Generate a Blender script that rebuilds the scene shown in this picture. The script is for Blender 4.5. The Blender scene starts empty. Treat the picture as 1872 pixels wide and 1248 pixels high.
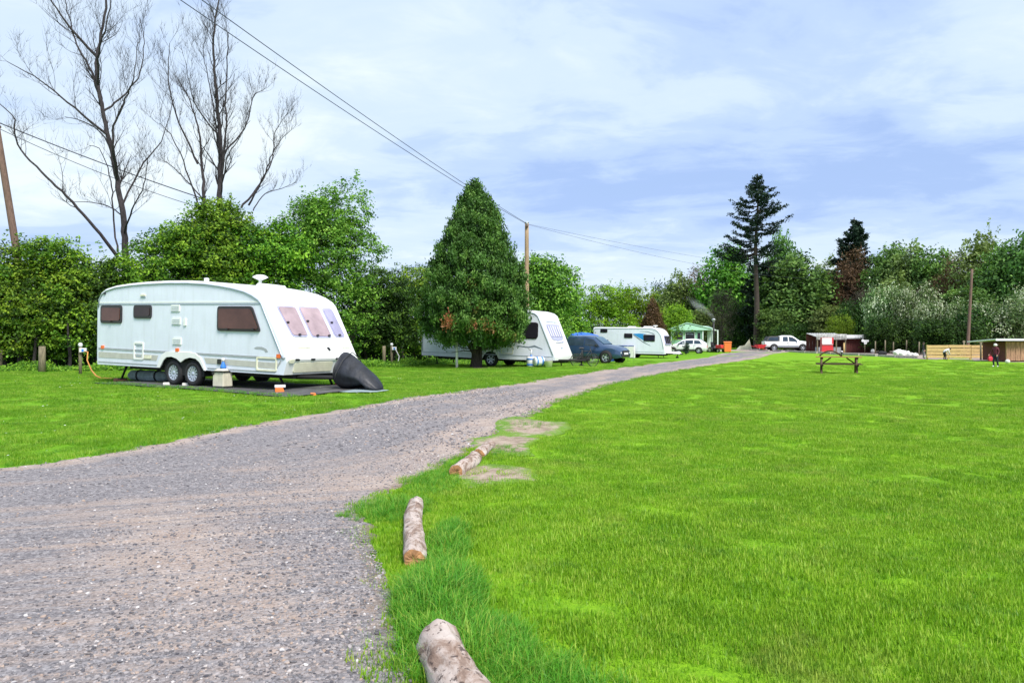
import bpy, bmesh, math, random
import numpy as np
from mathutils import Vector, Matrix, Euler

S = bpy.context.scene
COL = S.collection
R = math.radians
PI = math.pi
random.seed(7)

# ------------------------------------------------------------------ camera
F, HOR, CX, CAMZ = 1400.0, 624.0, 936.0, 1.5
cam = bpy.data.objects.new('camera', bpy.data.cameras.new('camera'))
COL.objects.link(cam)
cam.location = (0, 0, CAMZ)
cam.rotation_euler = (R(90), 0, 0)
cam.data.sensor_width = 36
cam.data.lens = 36 * F / 1872
cam.data.clip_end = 3000
cam.data.clip_start = 0.05
S.camera = cam

# ------------------------------------------------------------------ light
SUN_EL, SUN_AZ = R(50), R(150)          # azimuth from +Y towards +X: behind the camera on the right
sd = Vector((math.sin(SUN_AZ) * math.cos(SUN_EL), math.cos(SUN_AZ) * math.cos(SUN_EL), math.sin(SUN_EL)))
sun = bpy.data.objects.new('sun', bpy.data.lights.new('sun', 'SUN'))
COL.objects.link(sun)
sun.data.energy = 3.0
sun.data.angle = R(24)
sun.data.color = (1.0, 0.95, 0.88)
sun.rotation_euler = sd.to_track_quat('Z', 'Y').to_euler()
sun.location = (20, -20, 40)

S.view_settings.view_transform = 'Standard'
S.view_settings.look = 'None'
S.view_settings.gamma = 1
S.view_settings.use_curve_mapping = False
S.view_settings.exposure = 0.88
S.cycles.max_bounces = 6
S.cycles.diffuse_bounces = 3
S.cycles.glossy_bounces = 2
S.cycles.transmission_bounces = 3
S.cycles.transparent_max_bounces = 6
S.cycles.volume_bounces = 2

W = bpy.data.worlds.new('World')
S.world = W
W.use_nodes = True


class NT:
    """short-hand for building node trees"""
    def __init__(s, tree):
        s.t = tree
        tree.nodes.clear()

    def n(s, typ, **kw):
        nd = s.t.nodes.new(typ)
        for k, v in kw.items():
            if k.startswith('i_'):
                nd.inputs[k[2:].replace('_', ' ')].default_value = v
            else:
                setattr(nd, k, v)
        return nd

    def l(s, a, b):
        s.t.links.new(a, b)

    def math(s, op, a, b=None, clamp=False):
        nd = s.t.nodes.new('ShaderNodeMath')
        nd.operation = op
        nd.use_clamp = clamp
        for i, v in enumerate((a, b)):
            if v is None:
                continue
            if isinstance(v, (int, float)):
                nd.inputs[i].default_value = v
            else:
                s.l(v, nd.inputs[i])
        return nd.outputs[0]

    def ramp(s, fac, stops, interp='LINEAR'):
        nd = s.t.nodes.new('ShaderNodeValToRGB')
        nd.color_ramp.interpolation = interp
        e = nd.color_ramp.elements
        while len(e) < len(stops):
            e.new(0.5)
        for i, (p, c) in enumerate(stops):
            e[i].position = p
            e[i].color = (c[0], c[1], c[2], 1) if not isinstance(c, (int, float)) else (c, c, c, 1)
        if fac is not None:
            s.l(fac, nd.inputs[0])
        return nd.outputs[0]

    def noise(s, vec, scale, detail=4, rough=0.55, dist=0.0):
        nd = s.t.nodes.new('ShaderNodeTexNoise')
        nd.inputs['Scale'].default_value = scale
        nd.inputs['Detail'].default_value = detail
        nd.inputs['Roughness'].default_value = rough
        nd.inputs['Distortion'].default_value = dist
        if vec is not None:
            s.l(vec, nd.inputs['Vector'])
        return nd.outputs[0]

    def mapping(s, vec, scale=(1, 1, 1), loc=(0, 0, 0), rot=(0, 0, 0)):
        nd = s.t.nodes.new('ShaderNodeMapping')
        nd.inputs['Scale'].default_value = scale
        nd.inputs['Location'].default_value = loc
        nd.inputs['Rotation'].default_value = rot
        s.l(vec, nd.inputs['Vector'])
        return nd.outputs[0]

    def mix(s, fac, a, b, blend='MIX'):
        nd = s.t.nodes.new('ShaderNodeMix')
        nd.data_type = 'RGBA'
        nd.blend_type = blend
        for sock, v in ((nd.inputs[0], fac), (nd.inputs[6], a), (nd.inputs[7], b)):
            if isinstance(v, (int, float)):
                sock.default_value = v
            elif isinstance(v, (tuple, list)):
                sock.default_value = (v[0], v[1], v[2], 1)
            else:
                s.l(v, sock)
        return nd.outputs[2]


# sky: Nishita behind broken altocumulus, laid out on a flat cloud layer
w = NT(W.node_tree)
sky = w.n('ShaderNodeTexSky', sky_type='NISHITA', sun_disc=False, sun_elevation=SUN_EL, sun_rotation=SUN_AZ)
tc = w.n('ShaderNodeTexCoord')
sep = w.n('ShaderNodeSeparateXYZ')
w.l(tc.outputs['Generated'], sep.inputs[0])
zz = w.math('ADD', w.math('MAXIMUM', sep.outputs[2], 0.0), 0.13)
comb = w.n('ShaderNodeCombineXYZ')
w.l(w.math('DIVIDE', sep.outputs[0], zz), comb.inputs[0])
w.l(w.math('DIVIDE', sep.outputs[1], zz), comb.inputs[1])
cv = comb.outputs[0]
n1 = w.noise(w.mapping(cv, (0.62, 1.0, 1), (3.1, 1.7, 0), (0, 0, R(8))), 0.75, 7, 0.56, 0.35)
n2 = w.noise(w.mapping(cv, (1.0, 1.2, 1), (9.0, 4.0, 0)), 2.6, 6, 0.6, 0.5)
n3 = w.noise(w.mapping(cv, (0.5, 1.4, 1), (1.0, 7.3, 0), (0, 0, R(-6))), 0.35, 3, 0.5)
cl = w.math('ADD', w.math('MULTIPLY', n1, 0.58), w.math('ADD', w.math('MULTIPLY', n2, 0.22), w.math('MULTIPLY', n3, 0.27)))
# thicker and whiter in the belt above the trees' tops, thinner low down
cloudcol = w.ramp(cl, [(0.41, (2.9, 4.0, 6.5)), (0.48, (3.8, 4.9, 6.9)), (0.54, (4.8, 5.8, 7.1)), (0.64, (6.2, 6.9, 7.3))], 'EASE')
cover = w.ramp(cl, [(0.30, 0.72), (0.48, 0.95)])
low = w.ramp(sep.outputs[2], [(0.05, 0.45), (0.11, 0.0)])
glow = w.mix(low, cloudcol, (5.6, 6.3, 7.2))
skyc = w.mix(cover, sky.outputs[0], glow)
bg = w.n('ShaderNodeBackground')
bg.inputs['Strength'].default_value = 0.084
w.l(skyc, bg.inputs['Color'])
w.l(bg.outputs[0], w.n('ShaderNodeOutputWorld').inputs[0])


# ------------------------------------------------------------------ terrain
def tab(y, t):
    return np.interp(y, [a for a, b in t], [b for a, b in t])


HL = [(-50, 0), (8, .02), (12, .15), (17, .33), (22, .36), (34, .37), (46, .20), (60, .17), (75, .28), (92, .42), (150, .5)]
HR = [(-50, 0), (9, 0), (14, .08), (20, .15), (32, .14), (46, .20), (60, .27), (92, .42), (150, .5)]
XC = [(-50, -9), (0, -3.2), (5, -3.0), (10, -2.6), (15, -1.2), (22, 1.0), (32, 4.5), (45, 8.5), (60, 14), (75, 19), (95, 29)]


def H(x, y):
    x = np.asarray(x, float)
    y = np.asarray(y, float)
    # light smoothing of the height tables
    a = (tab(y - 1.5, HL) + tab(y, HL) + tab(y + 1.5, HL)) / 3
    b = (tab(y - 1.5, HR) + tab(y, HR) + tab(y + 1.5, HR)) / 3
    s = np.clip((tab(y, XC) + 2.2 - x) / 4.4, 0, 1)
    s = s * s * (3 - 2 * s)
    u = 0.012 * np.sin(x * 1.3 + 0.7 * y) + 0.010 * np.sin(y * 1.9 - x * 0.6 + 1) + 0.012 * np.sin(x * 0.45 + 2) * np.sin(y * 0.5)
    fade = np.clip((y - 1) / 8, 0.2, 1)
    return a * s + b * (1 - s) + u * fade


def h(x, y):
    return float(H(x, y))


def at(px, d):
    """ground point at depth d on the photograph's column px"""
    x = (px - CX) / F * d
    return Vector((x, d, h(x, d)))


def gp(px, py):
    """ground point under the photograph's pixel (px, py)"""
    z = 0.0
    for _ in range(30):
        d = (CAMZ - z) * F / (py - HOR)
        x = (px - CX) / F * d
        z = 0.5 * z + 0.5 * h(x, d)
    return Vector((x, d, z))


LEDGE = [gp(*p) for p in [(0, 857), (140, 838), (300, 808), (420, 782), (500, 768), (600, 752), (700, 735), (800, 720), (900, 706), (1000, 692), (1100, 676), (1200, 664)]]
LEDGE = [Vector((-60, -20, 0)), Vector((-34, 0, 0)), Vector((-12, 6.3, 0))] + LEDGE + [Vector((14.6, 58, 0)), Vector((19.5, 72, 0)), Vector((28.2, 90, 0))]
REDGE = [gp(*p) for p in [(770, 1248), (725, 1120), (706, 1040), (670, 965), (655, 940), (745, 885), (830, 840), (900, 800), (950, 768), (1010, 740), (1100, 708), (1200, 685), (1300, 667)]]
REDGE = [Vector((0.9, -20, 0)), Vector((0.3, 0, 0))] + REDGE + [Vector((18.9, 58, 0)), Vector((24.5, 72, 0)), Vector((34.0, 90, 0))]
REDGE.sort(key=lambda v: v.y)
LEDGE.sort(key=lambda v: v.y)


def XL(y):
    return np.interp(y, [v.y for v in LEDGE], [v.x for v in LEDGE])


def XR(y):
    return np.interp(y, [v.y for v in REDGE], [v.x for v in REDGE])


def wob(x, y, k=1.0):
    return k * (0.5 * np.sin(x * 3.1 + y * 1.7) + 0.3 * np.sin(y * 5.3 - x * 2.2 + 1.3) + 0.2 * np.sin(x * 9.1 + y * 7.7 + 0.5))


# ------------------------------------------------------------------ object helpers
def tag(o, label=None, cat=None, group=None, kind=None):
    if label:
        o['label'] = label
    if cat:
        o['category'] = cat
    if group:
        o['group'] = group
    if kind:
        o['kind'] = kind
    return o


def empty(name, loc, rz=0.0, label=None, cat=None, group=None, ry=0.0):
    o = bpy.data.objects.new(name, None)
    o.empty_display_size = 0.2
    COL.objects.link(o)
    o.location = loc
    o.rotation_euler = (0, ry, rz)
    return tag(o, label, cat, group)


def copy_tree(o, parent=None):
    c = o.copy()
    COL.objects.link(c)
    c.parent = parent
    for ch in list(o.children):
        copy_tree(ch, c)
    return c


def orient(d):
    d = Vector(d).normalized()
    return d.to_track_quat('Z', 'Y').to_matrix()


class MB:
    """collects simple solids and links them as one mesh object"""
    def __init__(s):
        s.v, s.f, s.m, s.sm = [], [], [], []

    def add(s, vs, fs, mi=0, smooth=False, M=None):
        o = len(s.v)
        for p in vs:
            s.v.append(tuple(M @ Vector(p)) if M is not None else tuple(p))
        for f in fs:
            s.f.append([i + o for i in f])
            s.m.append(mi)
            s.sm.append(smooth)
        return s

    def box(s, c, d, rot=None, mi=0, taper=1.0):
        x, y, z = d[0] / 2, d[1] / 2, d[2] / 2
        vs = [(-x, -y, -z), (x, -y, -z), (x, y, -z), (-x, y, -z), (-x * taper, -y * taper, z), (x * taper, -y * taper, z), (x * taper, y * taper, z), (-x * taper, y * taper, z)]
        M = Matrix.Translation(c)
        if rot is not None:
            M = M @ (rot.to_4x4() if isinstance(rot, Matrix) else Euler(rot).to_matrix().to_4x4())
        return s.add(vs, [(3, 2, 1, 0), (4, 5, 6, 7), (0, 1, 5, 4), (1, 2, 6, 5), (2, 3, 7, 6), (3, 0, 4, 7)], mi, False, M)

    def tube(s, pts, r, n=8, cap=True, mi=0, smooth=True):
        pts = [Vector(p) for p in pts]
        if isinstance(r, (int, float)):
            r = [r] * len(pts)
        vs, fs = [], []
        up = None
        for i, p in enumerate(pts):
            t = (pts[min(i + 1, len(pts) - 1)] - pts[max(i - 1, 0)]).normalized()
            if up is None:
                up = t.orthogonal().normalized()
            up = (up - t * up.dot(t))
            up = up.normalized() if up.length > 1e-6 else t.orthogonal().normalized()
            b = t.cross(up)
            for k in range(n):
                a = 2 * PI * k / n
                vs.append(p + (up * math.cos(a) + b * math.sin(a)) * r[i])
        for i in range(len(pts) - 1):
            for k in range(n):
                k2 = (k + 1) % n
                fs.append((i * n + k, i * n + k2, (i + 1) * n + k2, (i + 1) * n + k))
        s.add(vs, fs, mi, smooth)
        if cap:
            o = len(s.v) - len(vs)
            s.f.append([o + k for k in range(n)][::-1]); s.m.append(mi); s.sm.append(False)
            e = o + (len(pts) - 1) * n
            s.f.append([e + k for k in range(n)]); s.m.append(mi); s.sm.append(False)
        return s

    def cyl(s, c, axis, r, L, n=16, mi=0, r2=None, smooth=True):
        a = Vector(axis).normalized()
        c = Vector(c)
        return s.tube([c - a * L / 2, c + a * L / 2], [r, r if r2 is None else r2], n, True, mi, smooth)

    def lathe(s, prof, n=20, M=None, mi=0, smooth=True):
        vs, fs = [], []
        for r, z in prof:
            for k in range(n):
                a = 2 * PI * k / n
                vs.append((r * math.cos(a), r * math.sin(a), z))
        for i in range(len(prof) - 1):
            for k in range(n):
                k2 = (k + 1) % n
                fs.append((i * n + k, i * n + k2, (i + 1) * n + k2, (i + 1) * n + k))
        return s.add(vs, fs, mi, smooth, M)

    def plate(s, pts, fr, t=0.02, mi=0, base=0.0):
        """polygon pts (u, v) on frame fr = (origin, u, v, n), t thick outwards"""
        o, u, v, n = fr
        A = [o + u * p[0] + v * p[1] + n * base for p in pts]
        B = [a + n * t for a in A]
        k = len(pts)
        area = sum(pts[i][0] * pts[(i + 1) % k][1] - pts[(i + 1) % k][0] * pts[i][1] for i in range(k))
        fl = (area > 0) == (u.cross(v).dot(n) > 0)
        top = list(range(k, 2 * k))
        bot = list(range(k))[::-1]
        sd_ = [(i, (i + 1) % k, k + (i + 1) % k, k + i) for i in range(k)]
        fs = [top, bot] + sd_
        if not fl:
            fs = [f[::-1] for f in fs]
        return s.add(A + B, fs, mi)

    def build(s, name, mats, parent=None, smooth_angle=None, bevel=0.0, seg=2):
        me = bpy.data.meshes.new(name)
        me.from_pydata(s.v, [], s.f)
        for m in (mats if isinstance(mats, (list, tuple)) else [mats]):
            me.materials.append(m)
        me.polygons.foreach_set('material_index', s.m)
        me.polygons.foreach_set('use_smooth', s.sm)
        me.update()
        o = bpy.data.objects.new(name, me)
        COL.objects.link(o)
        if parent:
            o.parent = parent
        if smooth_angle:
            me.polygons.foreach_set('use_smooth', [True] * len(me.polygons))
            me.set_sharp_from_angle(angle=R(smooth_angle))
        if bevel:
            b = o.modifiers.new('bevel', 'BEVEL')
            b.width = bevel
            b.segments = seg
            b.limit_method = 'ANGLE'
            b.angle_limit = R(35)
            b.harden_normals = False
        return o


def rpoly(pts, r, n=4):
    """polygon with rounded corners"""
    out = []
    k = len(pts)
    for i in range(k):
        p = Vector(pts[i]); a = Vector(pts[i - 1]); b = Vector(pts[(i + 1) % k])
        da = (a - p); db = (b - p)
        rr = min(r, da.length * .45, db.length * .45)
        p1 = p + da.normalized() * rr
        p2 = p + db.normalized() * rr
        for j in range(n + 1):
            t = j / n
            q = p1 * (1 - t) ** 2 + p * 2 * t * (1 - t) + p2 * t * t
            out.append((q.x, q.y))
    return out


def shrink(pts, d):
    k = len(pts)
    cx = sum(p[0] for p in pts) / k
    cy = sum(p[1] for p in pts) / k
    w_ = max(p[0] for p in pts) - min(p[0] for p in pts)
    h_ = max(p[1] for p in pts) - min(p[1] for p in pts)
    return [(cx + (p[0] - cx) * (1 - 2 * d / w_), cy + (p[1] - cy) * (1 - 2 * d / h_)) for p in pts]


def npmesh(name, V, Fq, mats, parent=None, attrs=None, smooth=False):
    """mesh from numpy arrays; Fq (n, k) faces all with k corners"""
    me = bpy.data.meshes.new(name)
    n, k = Fq.shape
    me.vertices.add(len(V))
    me.vertices.foreach_set('co', np.ascontiguousarray(V, np.float32).ravel())
    me.loops.add(n * k)
    me.loops.foreach_set('vertex_index', np.ascontiguousarray(Fq, np.int32).ravel())
    me.polygons.add(n)
    me.polygons.foreach_set('loop_start', np.arange(0, n * k, k, dtype=np.int32))
    me.polygons.foreach_set('loop_total', np.full(n, k, np.int32))
    me.polygons.foreach_set('use_smooth', np.full(n, smooth, bool))
    for a, (dom, arr) in (attrs or {}).items():
        at_ = me.attributes.new(a, 'FLOAT', dom)
        at_.data.foreach_set('value', np.ascontiguousarray(arr, np.float32))
    for m in (mats if isinstance(mats, (list, tuple)) else [mats]):
        me.materials.append(m)
    me.update(calc_edges=True)
    o = bpy.data.objects.new(name, me)
    COL.objects.link(o)
    if parent:
        o.parent = parent
    return o


# ------------------------------------------------------------------ materials
def pmat(name, col, rough=0.5, metal=0.0, var=0.08, vscale=6.0, bump=0.0, bscale=40.0, dirt=None, dirt_amt=0.35, spec=0.5, stretch=(1, 1, 1), coat=0.0, trans=0.0, alpha=1.0):
    m = bpy.data.materials.new(name)
    m.use_nodes = True
    t = NT(m.node_tree)
    co = t.n('ShaderNodeTexCoord').outputs['Object']
    b = t.n('ShaderNodeBsdfPrincipled')
    nz = t.noise(t.mapping(co, stretch), vscale, 5, 0.6)
    dark = tuple(c * (1 - var * 1.6) for c in col)
    lite = tuple(min(1, c * (1 + var)) for c in col)
    c = t.ramp(nz, [(0.3, dark), (0.7, lite)])
    if dirt:
        dz = t.noise(t.mapping(co, (2.5, 2.5, 0.35)), 2.3, 7, 0.65)
        f = t.math('MULTIPLY', t.ramp(dz, [(0.48, 0.0), (0.72, 1.0)]), dirt_amt)
        c = t.mix(f, c, dirt)
    t.l(c, b.inputs['Base Color'])
    b.inputs['Roughness'].default_value = rough
    b.inputs['Metallic'].default_value = metal
    b.inputs['Specular IOR Level'].default_value = spec
    b.inputs['Coat Weight'].default_value = coat
    b.inputs['Transmission Weight'].default_value = trans
    if bump:
        bp = t.n('ShaderNodeBump')
        bp.inputs['Strength'].default_value = bump
        bp.inputs['Distance'].default_value = 0.02
        t.l(t.noise(t.mapping(co, stretch), bscale, 4, 0.6), bp.inputs['Height'])
        t.l(bp.outputs[0], b.inputs['Normal'])
    t.l(b.outputs[0], t.n('ShaderNodeOutputMaterial').inputs[0])
    return m


def leafmat(name, stops, transl=0.3, rough=0.55, wscale=0.5, wamt=0.3):
    """stops: colours along the per-leaf tint"""
    m = bpy.data.materials.new(name)
    m.use_nodes = True
    t = NT(m.node_tree)
    at_ = t.n('ShaderNodeAttribute', attribute_name='tint')
    c = t.ramp(at_.outputs['Fac'], stops)
    oi = t.n('ShaderNodeObjectInfo')
    v = t.math('ADD', t.math('MULTIPLY', oi.outputs['Random'], 0.3), 0.85)
    hs = t.n('ShaderNodeHueSaturation')
    t.l(v, hs.inputs['Value'])
    t.l(t.math('ADD', t.math('MULTIPLY', oi.outputs['Random'], 0.03), 0.485), hs.inputs['Hue'])
    t.l(c, hs.inputs['Color'])
    pos = t.n('ShaderNodeNewGeometry').outputs['Position']
    nz = t.noise(pos, wscale, 3, 0.6)
    c = t.mix(t.ramp(nz, [(0.35, 0.0), (0.65, wamt)]), hs.outputs[0], t.mix(0.6, hs.outputs[0], stops[0][1]))
    b = t.n('ShaderNodeBsdfPrincipled')
    t.l(c, b.inputs['Base Color'])
    b.inputs['Roughness'].default_value = rough
    b.inputs['Specular IOR Level'].default_value = 0.25
    tr = t.n('ShaderNodeBsdfTranslucent')
    t.l(t.mix(1.0, c, (1.0, 1.0, 0.6), 'MULTIPLY'), tr.inputs[0])
    mx = t.n('ShaderNodeMixShader')
    mx.inputs[0].default_value = transl
    t.l(b.outputs[0], mx.inputs[1])
    t.l(tr.outputs[0], mx.inputs[2])
    t.l(mx.outputs[0], t.n('ShaderNodeOutputMaterial').inputs[0])
    return m


def glass(name, col, rough=0.06, spec=0.7):
    """tinted acrylic or car glass with something dim behind it"""
    m = pmat(name, col, rough, 0, 0.25, 1.3, spec=spec * .45)
    return m


M = {}
M['white'] = pmat('caravan_white', (0.80, 0.81, 0.80), 0.32, 0, 0.02, 3, dirt=(0.62, 0.62, 0.55), dirt_amt=0.22)
M['side'] = pmat('aluminium_side_sky_tint', (0.70, 0.74, 0.84), 0.38, 0, 0.03, 2, bump=0.06, bscale=60, dirt=(0.42, 0.44, 0.42), dirt_amt=0.22)  # blue of the sky-lit flank is put into the side colour
M['rail'] = pmat('awning_rail_grey', (0.42, 0.47, 0.56), 0.4, 0.3)
M['stripe'] = pmat('beige_grey_stripe', (0.50, 0.49, 0.44), 0.45)
M['stripe2'] = pmat('grey_pinstripe', (0.36, 0.38, 0.40), 0.45)
M['under'] = pmat('chassis_black', (0.012, 0.012, 0.013), 0.8)
M['rubber'] = pmat('tyre_rubber', (0.018, 0.018, 0.02), 0.75, bump=0.2)
M['blackframe'] = pmat('window_seal', (0.025, 0.018, 0.022), 0.35)
M['brownpane'] = glass('brown_acrylic', (0.105, 0.048, 0.038))
M['brownpane2'] = glass('dark_brown_acrylic', (0.05, 0.032, 0.03))
M['pinkpane'] = glass('pinkish_acrylic', (0.40, 0.30, 0.33), 0.10)
M['lilacpane'] = glass('lilac_acrylic', (0.36, 0.34, 0.50), 0.10)
M['darkpane'] = glass('dark_glass', (0.022, 0.02, 0.028))
M['frameblue'] = pmat('lilac_grey_trim', (0.38, 0.38, 0.56), 0.35)
M['alloy'] = pmat('silver_trim', (0.55, 0.60, 0.68), 0.35, 0.5)
M['orange'] = pmat('orange_lens', (0.85, 0.16, 0.03), 0.3)
M['orangeplastic'] = pmat('orange_plastic', (0.80, 0.20, 0.04), 0.5)
M['redplastic'] = pmat('red_plastic', (0.60, 0.03, 0.04), 0.45)
M['pinkbrick'] = pmat('faded_red_block', (0.52, 0.20, 0.15), 0.8)
M['bluep'] = pmat('blue_plastic', (0.04, 0.20, 0.62), 0.4)
M['beige'] = pmat('beige_plastic', (0.66, 0.63, 0.50), 0.5, dirt=(0.25, 0.23, 0.18))
M['cream'] = pmat('cream_plastic', (0.78, 0.76, 0.58), 0.4)
M['tarp'] = pmat('charcoal_cover', (0.014, 0.016, 0.024), 0.5, var=0.4, bump=1.0, bscale=5, stretch=(1, 1, .5))
M['mat'] = pmat('dark_groundsheet', (0.085, 0.085, 0.09), 0.9, var=0.3, vscale=3)
M['bluemat'] = pmat('grey_blue_mat', (0.28, 0.36, 0.38), 0.9, var=0.25)
M['orangecable'] = pmat('orange_cable', (0.55, 0.25, 0.06), 0.5)
M['postwood'] = pmat('weathered_post', (0.20, 0.17, 0.11), 0.9, var=0.35, vscale=9, bump=0.5, stretch=(4, 4, 0.5))
M['polewood'] = pmat('pole_wood', (0.36, 0.25, 0.15), 0.85, var=0.3, vscale=7, bump=0.3, stretch=(5, 5, 0.3))
M['polewood2'] = pmat('pole_wood_dark', (0.16, 0.10, 0.075), 0.85, var=0.3, vscale=7, bump=0.3, stretch=(5, 5, 0.3))
M['bark'] = pmat('dark_bark', (0.055, 0.042, 0.032), 0.95, var=0.45, vscale=8, bump=0.8, bscale=25, stretch=(3, 3, .6))
M['greybark'] = pmat('grey_bark', (0.045, 0.037, 0.040), 0.95, var=0.45, vscale=7, bump=0.8, bscale=25, stretch=(3, 3, .5))
M['metal'] = pmat('galvanised', (0.45, 0.46, 0.48), 0.45, 0.6)
M['wire'] = pmat('wire_black', (0.05, 0.055, 0.09), 0.6)
M['navy'] = pmat('navy_car_paint', (0.035, 0.075, 0.16), 0.18, 0.3, 0.03, coat=0.8)
M['carwhite'] = pmat('white_car_paint', (0.78, 0.80, 0.82), 0.22, 0, 0.02, coat=0.6)
M['carglass'] = glass('car_glass', (0.03, 0.05, 0.075), 0.04, 1.0)
M['carglassb'] = glass('car_glass_sky', (0.06, 0.12, 0.17), 0.04, 1.0)
M['blackpl'] = pmat('black_plastic', (0.02, 0.02, 0.022), 0.5)
M['lamp'] = pmat('headlamp_glass', (0.6, 0.63, 0.66), 0.12, 0.2)
M['tent'] = pmat('blue_tent', (0.02, 0.13, 0.62), 0.6, var=0.15)
M['tent2'] = pmat('navy_tent', (0.015, 0.05, 0.25), 0.6)
M['mint'] = pmat('mint_paint', (0.33, 0.60, 0.44), 0.55, dirt=(0.25, 0.4, 0.3))
M['mintroof'] = pmat('mint_roof', (0.40, 0.66, 0.50), 0.5)
M['mintwhite'] = pmat('pale_mint_white', (0.66, 0.76, 0.70), 0.5)
M['chairpaint'] = pmat('white_paint', (0.75, 0.75, 0.73), 0.5)
M['woodtable'] = pmat('brown_table_stain', (0.075, 0.04, 0.018), 0.7, var=0.4, vscale=8, bump=0.3, stretch=(1, 6, 6))
M['woodtop'] = pmat('amber_table_stain', (0.36, 0.20, 0.06), 0.65, var=0.35, vscale=8, bump=0.3, stretch=(1, 6, 6))
M['pine'] = pmat('new_pine', (0.58, 0.40, 0.17), 0.7, var=0.22, vscale=5, bump=0.2, stretch=(6, 1, 6))
M['shedwood'] = pmat('weathered_shed_board', (0.38, 0.22, 0.13), 0.8, var=0.35, vscale=4, bump=0.3, stretch=(6, 6, 1))
M['redshed'] = pmat('red_brown_stain', (0.14, 0.035, 0.03), 0.8, var=0.3, vscale=6, bump=0.3, stretch=(6, 6, 1))
M['corr'] = pmat('weathered_corrugated_sheet', (0.52, 0.53, 0.52), 0.55, 0.2, 0.3, 4, dirt=(0.22, 0.2, 0.17))
M['whitesheet'] = pmat('white_roof_edge', (0.74, 0.75, 0.78), 0.5, dirt=(0.5, 0.5, 0.5))
M['concrete'] = pmat('concrete_edging', (0.40, 0.37, 0.33), 0.9, var=0.25, bump=0.4)
M['black'] = pmat('stove_black', (0.015, 0.015, 0.015), 0.5)
M['fabricw'] = pmat('white_fabric', (0.7, 0.7, 0.72), 0.8)
M['skin'] = pmat('skin', (0.55, 0.33, 0.24), 0.6)
M['burg'] = pmat('burgundy_jacket', (0.10, 0.012, 0.025), 0.8)
M['navycloth'] = pmat('navy_trousers', (0.012, 0.016, 0.035), 0.85)
M['blackcloth'] = pmat('black_cloth', (0.012, 0.012, 0.014), 0.85)
M['greycloth'] = pmat('grey_cloth', (0.16, 0.17, 0.20), 0.85)
M['redcloth'] = pmat('red_bag', (0.55, 0.03, 0.06), 0.7)
M['hair'] = pmat('brown_hair', (0.04, 0.025, 0.015), 0.8)
M['sack'] = pmat('white_sack', (0.7, 0.69, 0.64), 0.8)
M['yellowtarp'] = pmat('cream_tarp', (0.85, 0.80, 0.58), 0.7)
M['decalblue'] = pmat('sky_blue_graphic', (0.03, 0.26, 0.62), 0.35)
M['decalgrey'] = pmat('grey_graphic', (0.16, 0.20, 0.25), 0.4)

M['hedge'] = leafmat('hedge_leaf', [(0.0, (0.02, 0.06, 0.008)), (0.45, (0.095, 0.235, 0.016)), (1.0, (0.32, 0.52, 0.04))])
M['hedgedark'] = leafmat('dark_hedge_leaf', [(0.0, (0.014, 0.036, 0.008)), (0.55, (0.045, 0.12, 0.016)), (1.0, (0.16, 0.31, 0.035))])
M['fresh'] = leafmat('fresh_leaf', [(0.0, (0.035, 0.10, 0.012)), (0.5, (0.14, 0.32, 0.035)), (1.0, (0.32, 0.54, 0.08))])
M['yellowleaf'] = leafmat('yellow_green_leaf', [(0.0, (0.07, 0.13, 0.010)), (0.5, (0.17, 0.30, 0.014)), (1.0, (0.30, 0.44, 0.025))])
M['wood_green'] = leafmat('wood_leaf', [(0.0, (0.03, 0.07, 0.02)), (0.5, (0.11, 0.235, 0.05)), (1.0, (0.26, 0.44, 0.10))])
M['olive'] = leafmat('olive_leaf', [(0.0, (0.05, 0.075, 0.025)), (0.5, (0.17, 0.25, 0.065)), (1.0, (0.30, 0.42, 0.12))])
M['blossom'] = leafmat('blossom_leaf', [(0.0, (0.035, 0.08, 0.025)), (0.45, (0.13, 0.24, 0.06)), (0.7, (0.32, 0.44, 0.22)), (1.0, (0.70, 0.76, 0.56))])
M['brownleaf'] = leafmat('dead_needles', [(0.0, (0.045, 0.028, 0.018)), (0.5, (0.12, 0.065, 0.035)), (1.0, (0.19, 0.11, 0.06))])
M['twiggrey'] = leafmat('grey_twigs', [(0.0, (0.05, 0.045, 0.035)), (0.5, (0.11, 0.10, 0.075)), (1.0, (0.18, 0.18, 0.12))])
M['darkneedle'] = leafmat('dark_needles', [(0.0, (0.008, 0.018, 0.012)), (0.5, (0.018, 0.045, 0.026)), (1.0, (0.04, 0.085, 0.045))], 0.1)
M['thuja'] = leafmat('thuja_spray', [(0.0, (0.018, 0.05, 0.010)), (0.45, (0.07, 0.17, 0.026)), (0.72, (0.17, 0.31, 0.055)), (0.80, (0.16, 0.16, 0.035)), (0.88, (0.22, 0.10, 0.035)), (1.0, (0.34, 0.12, 0.05))], 0.15)


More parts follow.
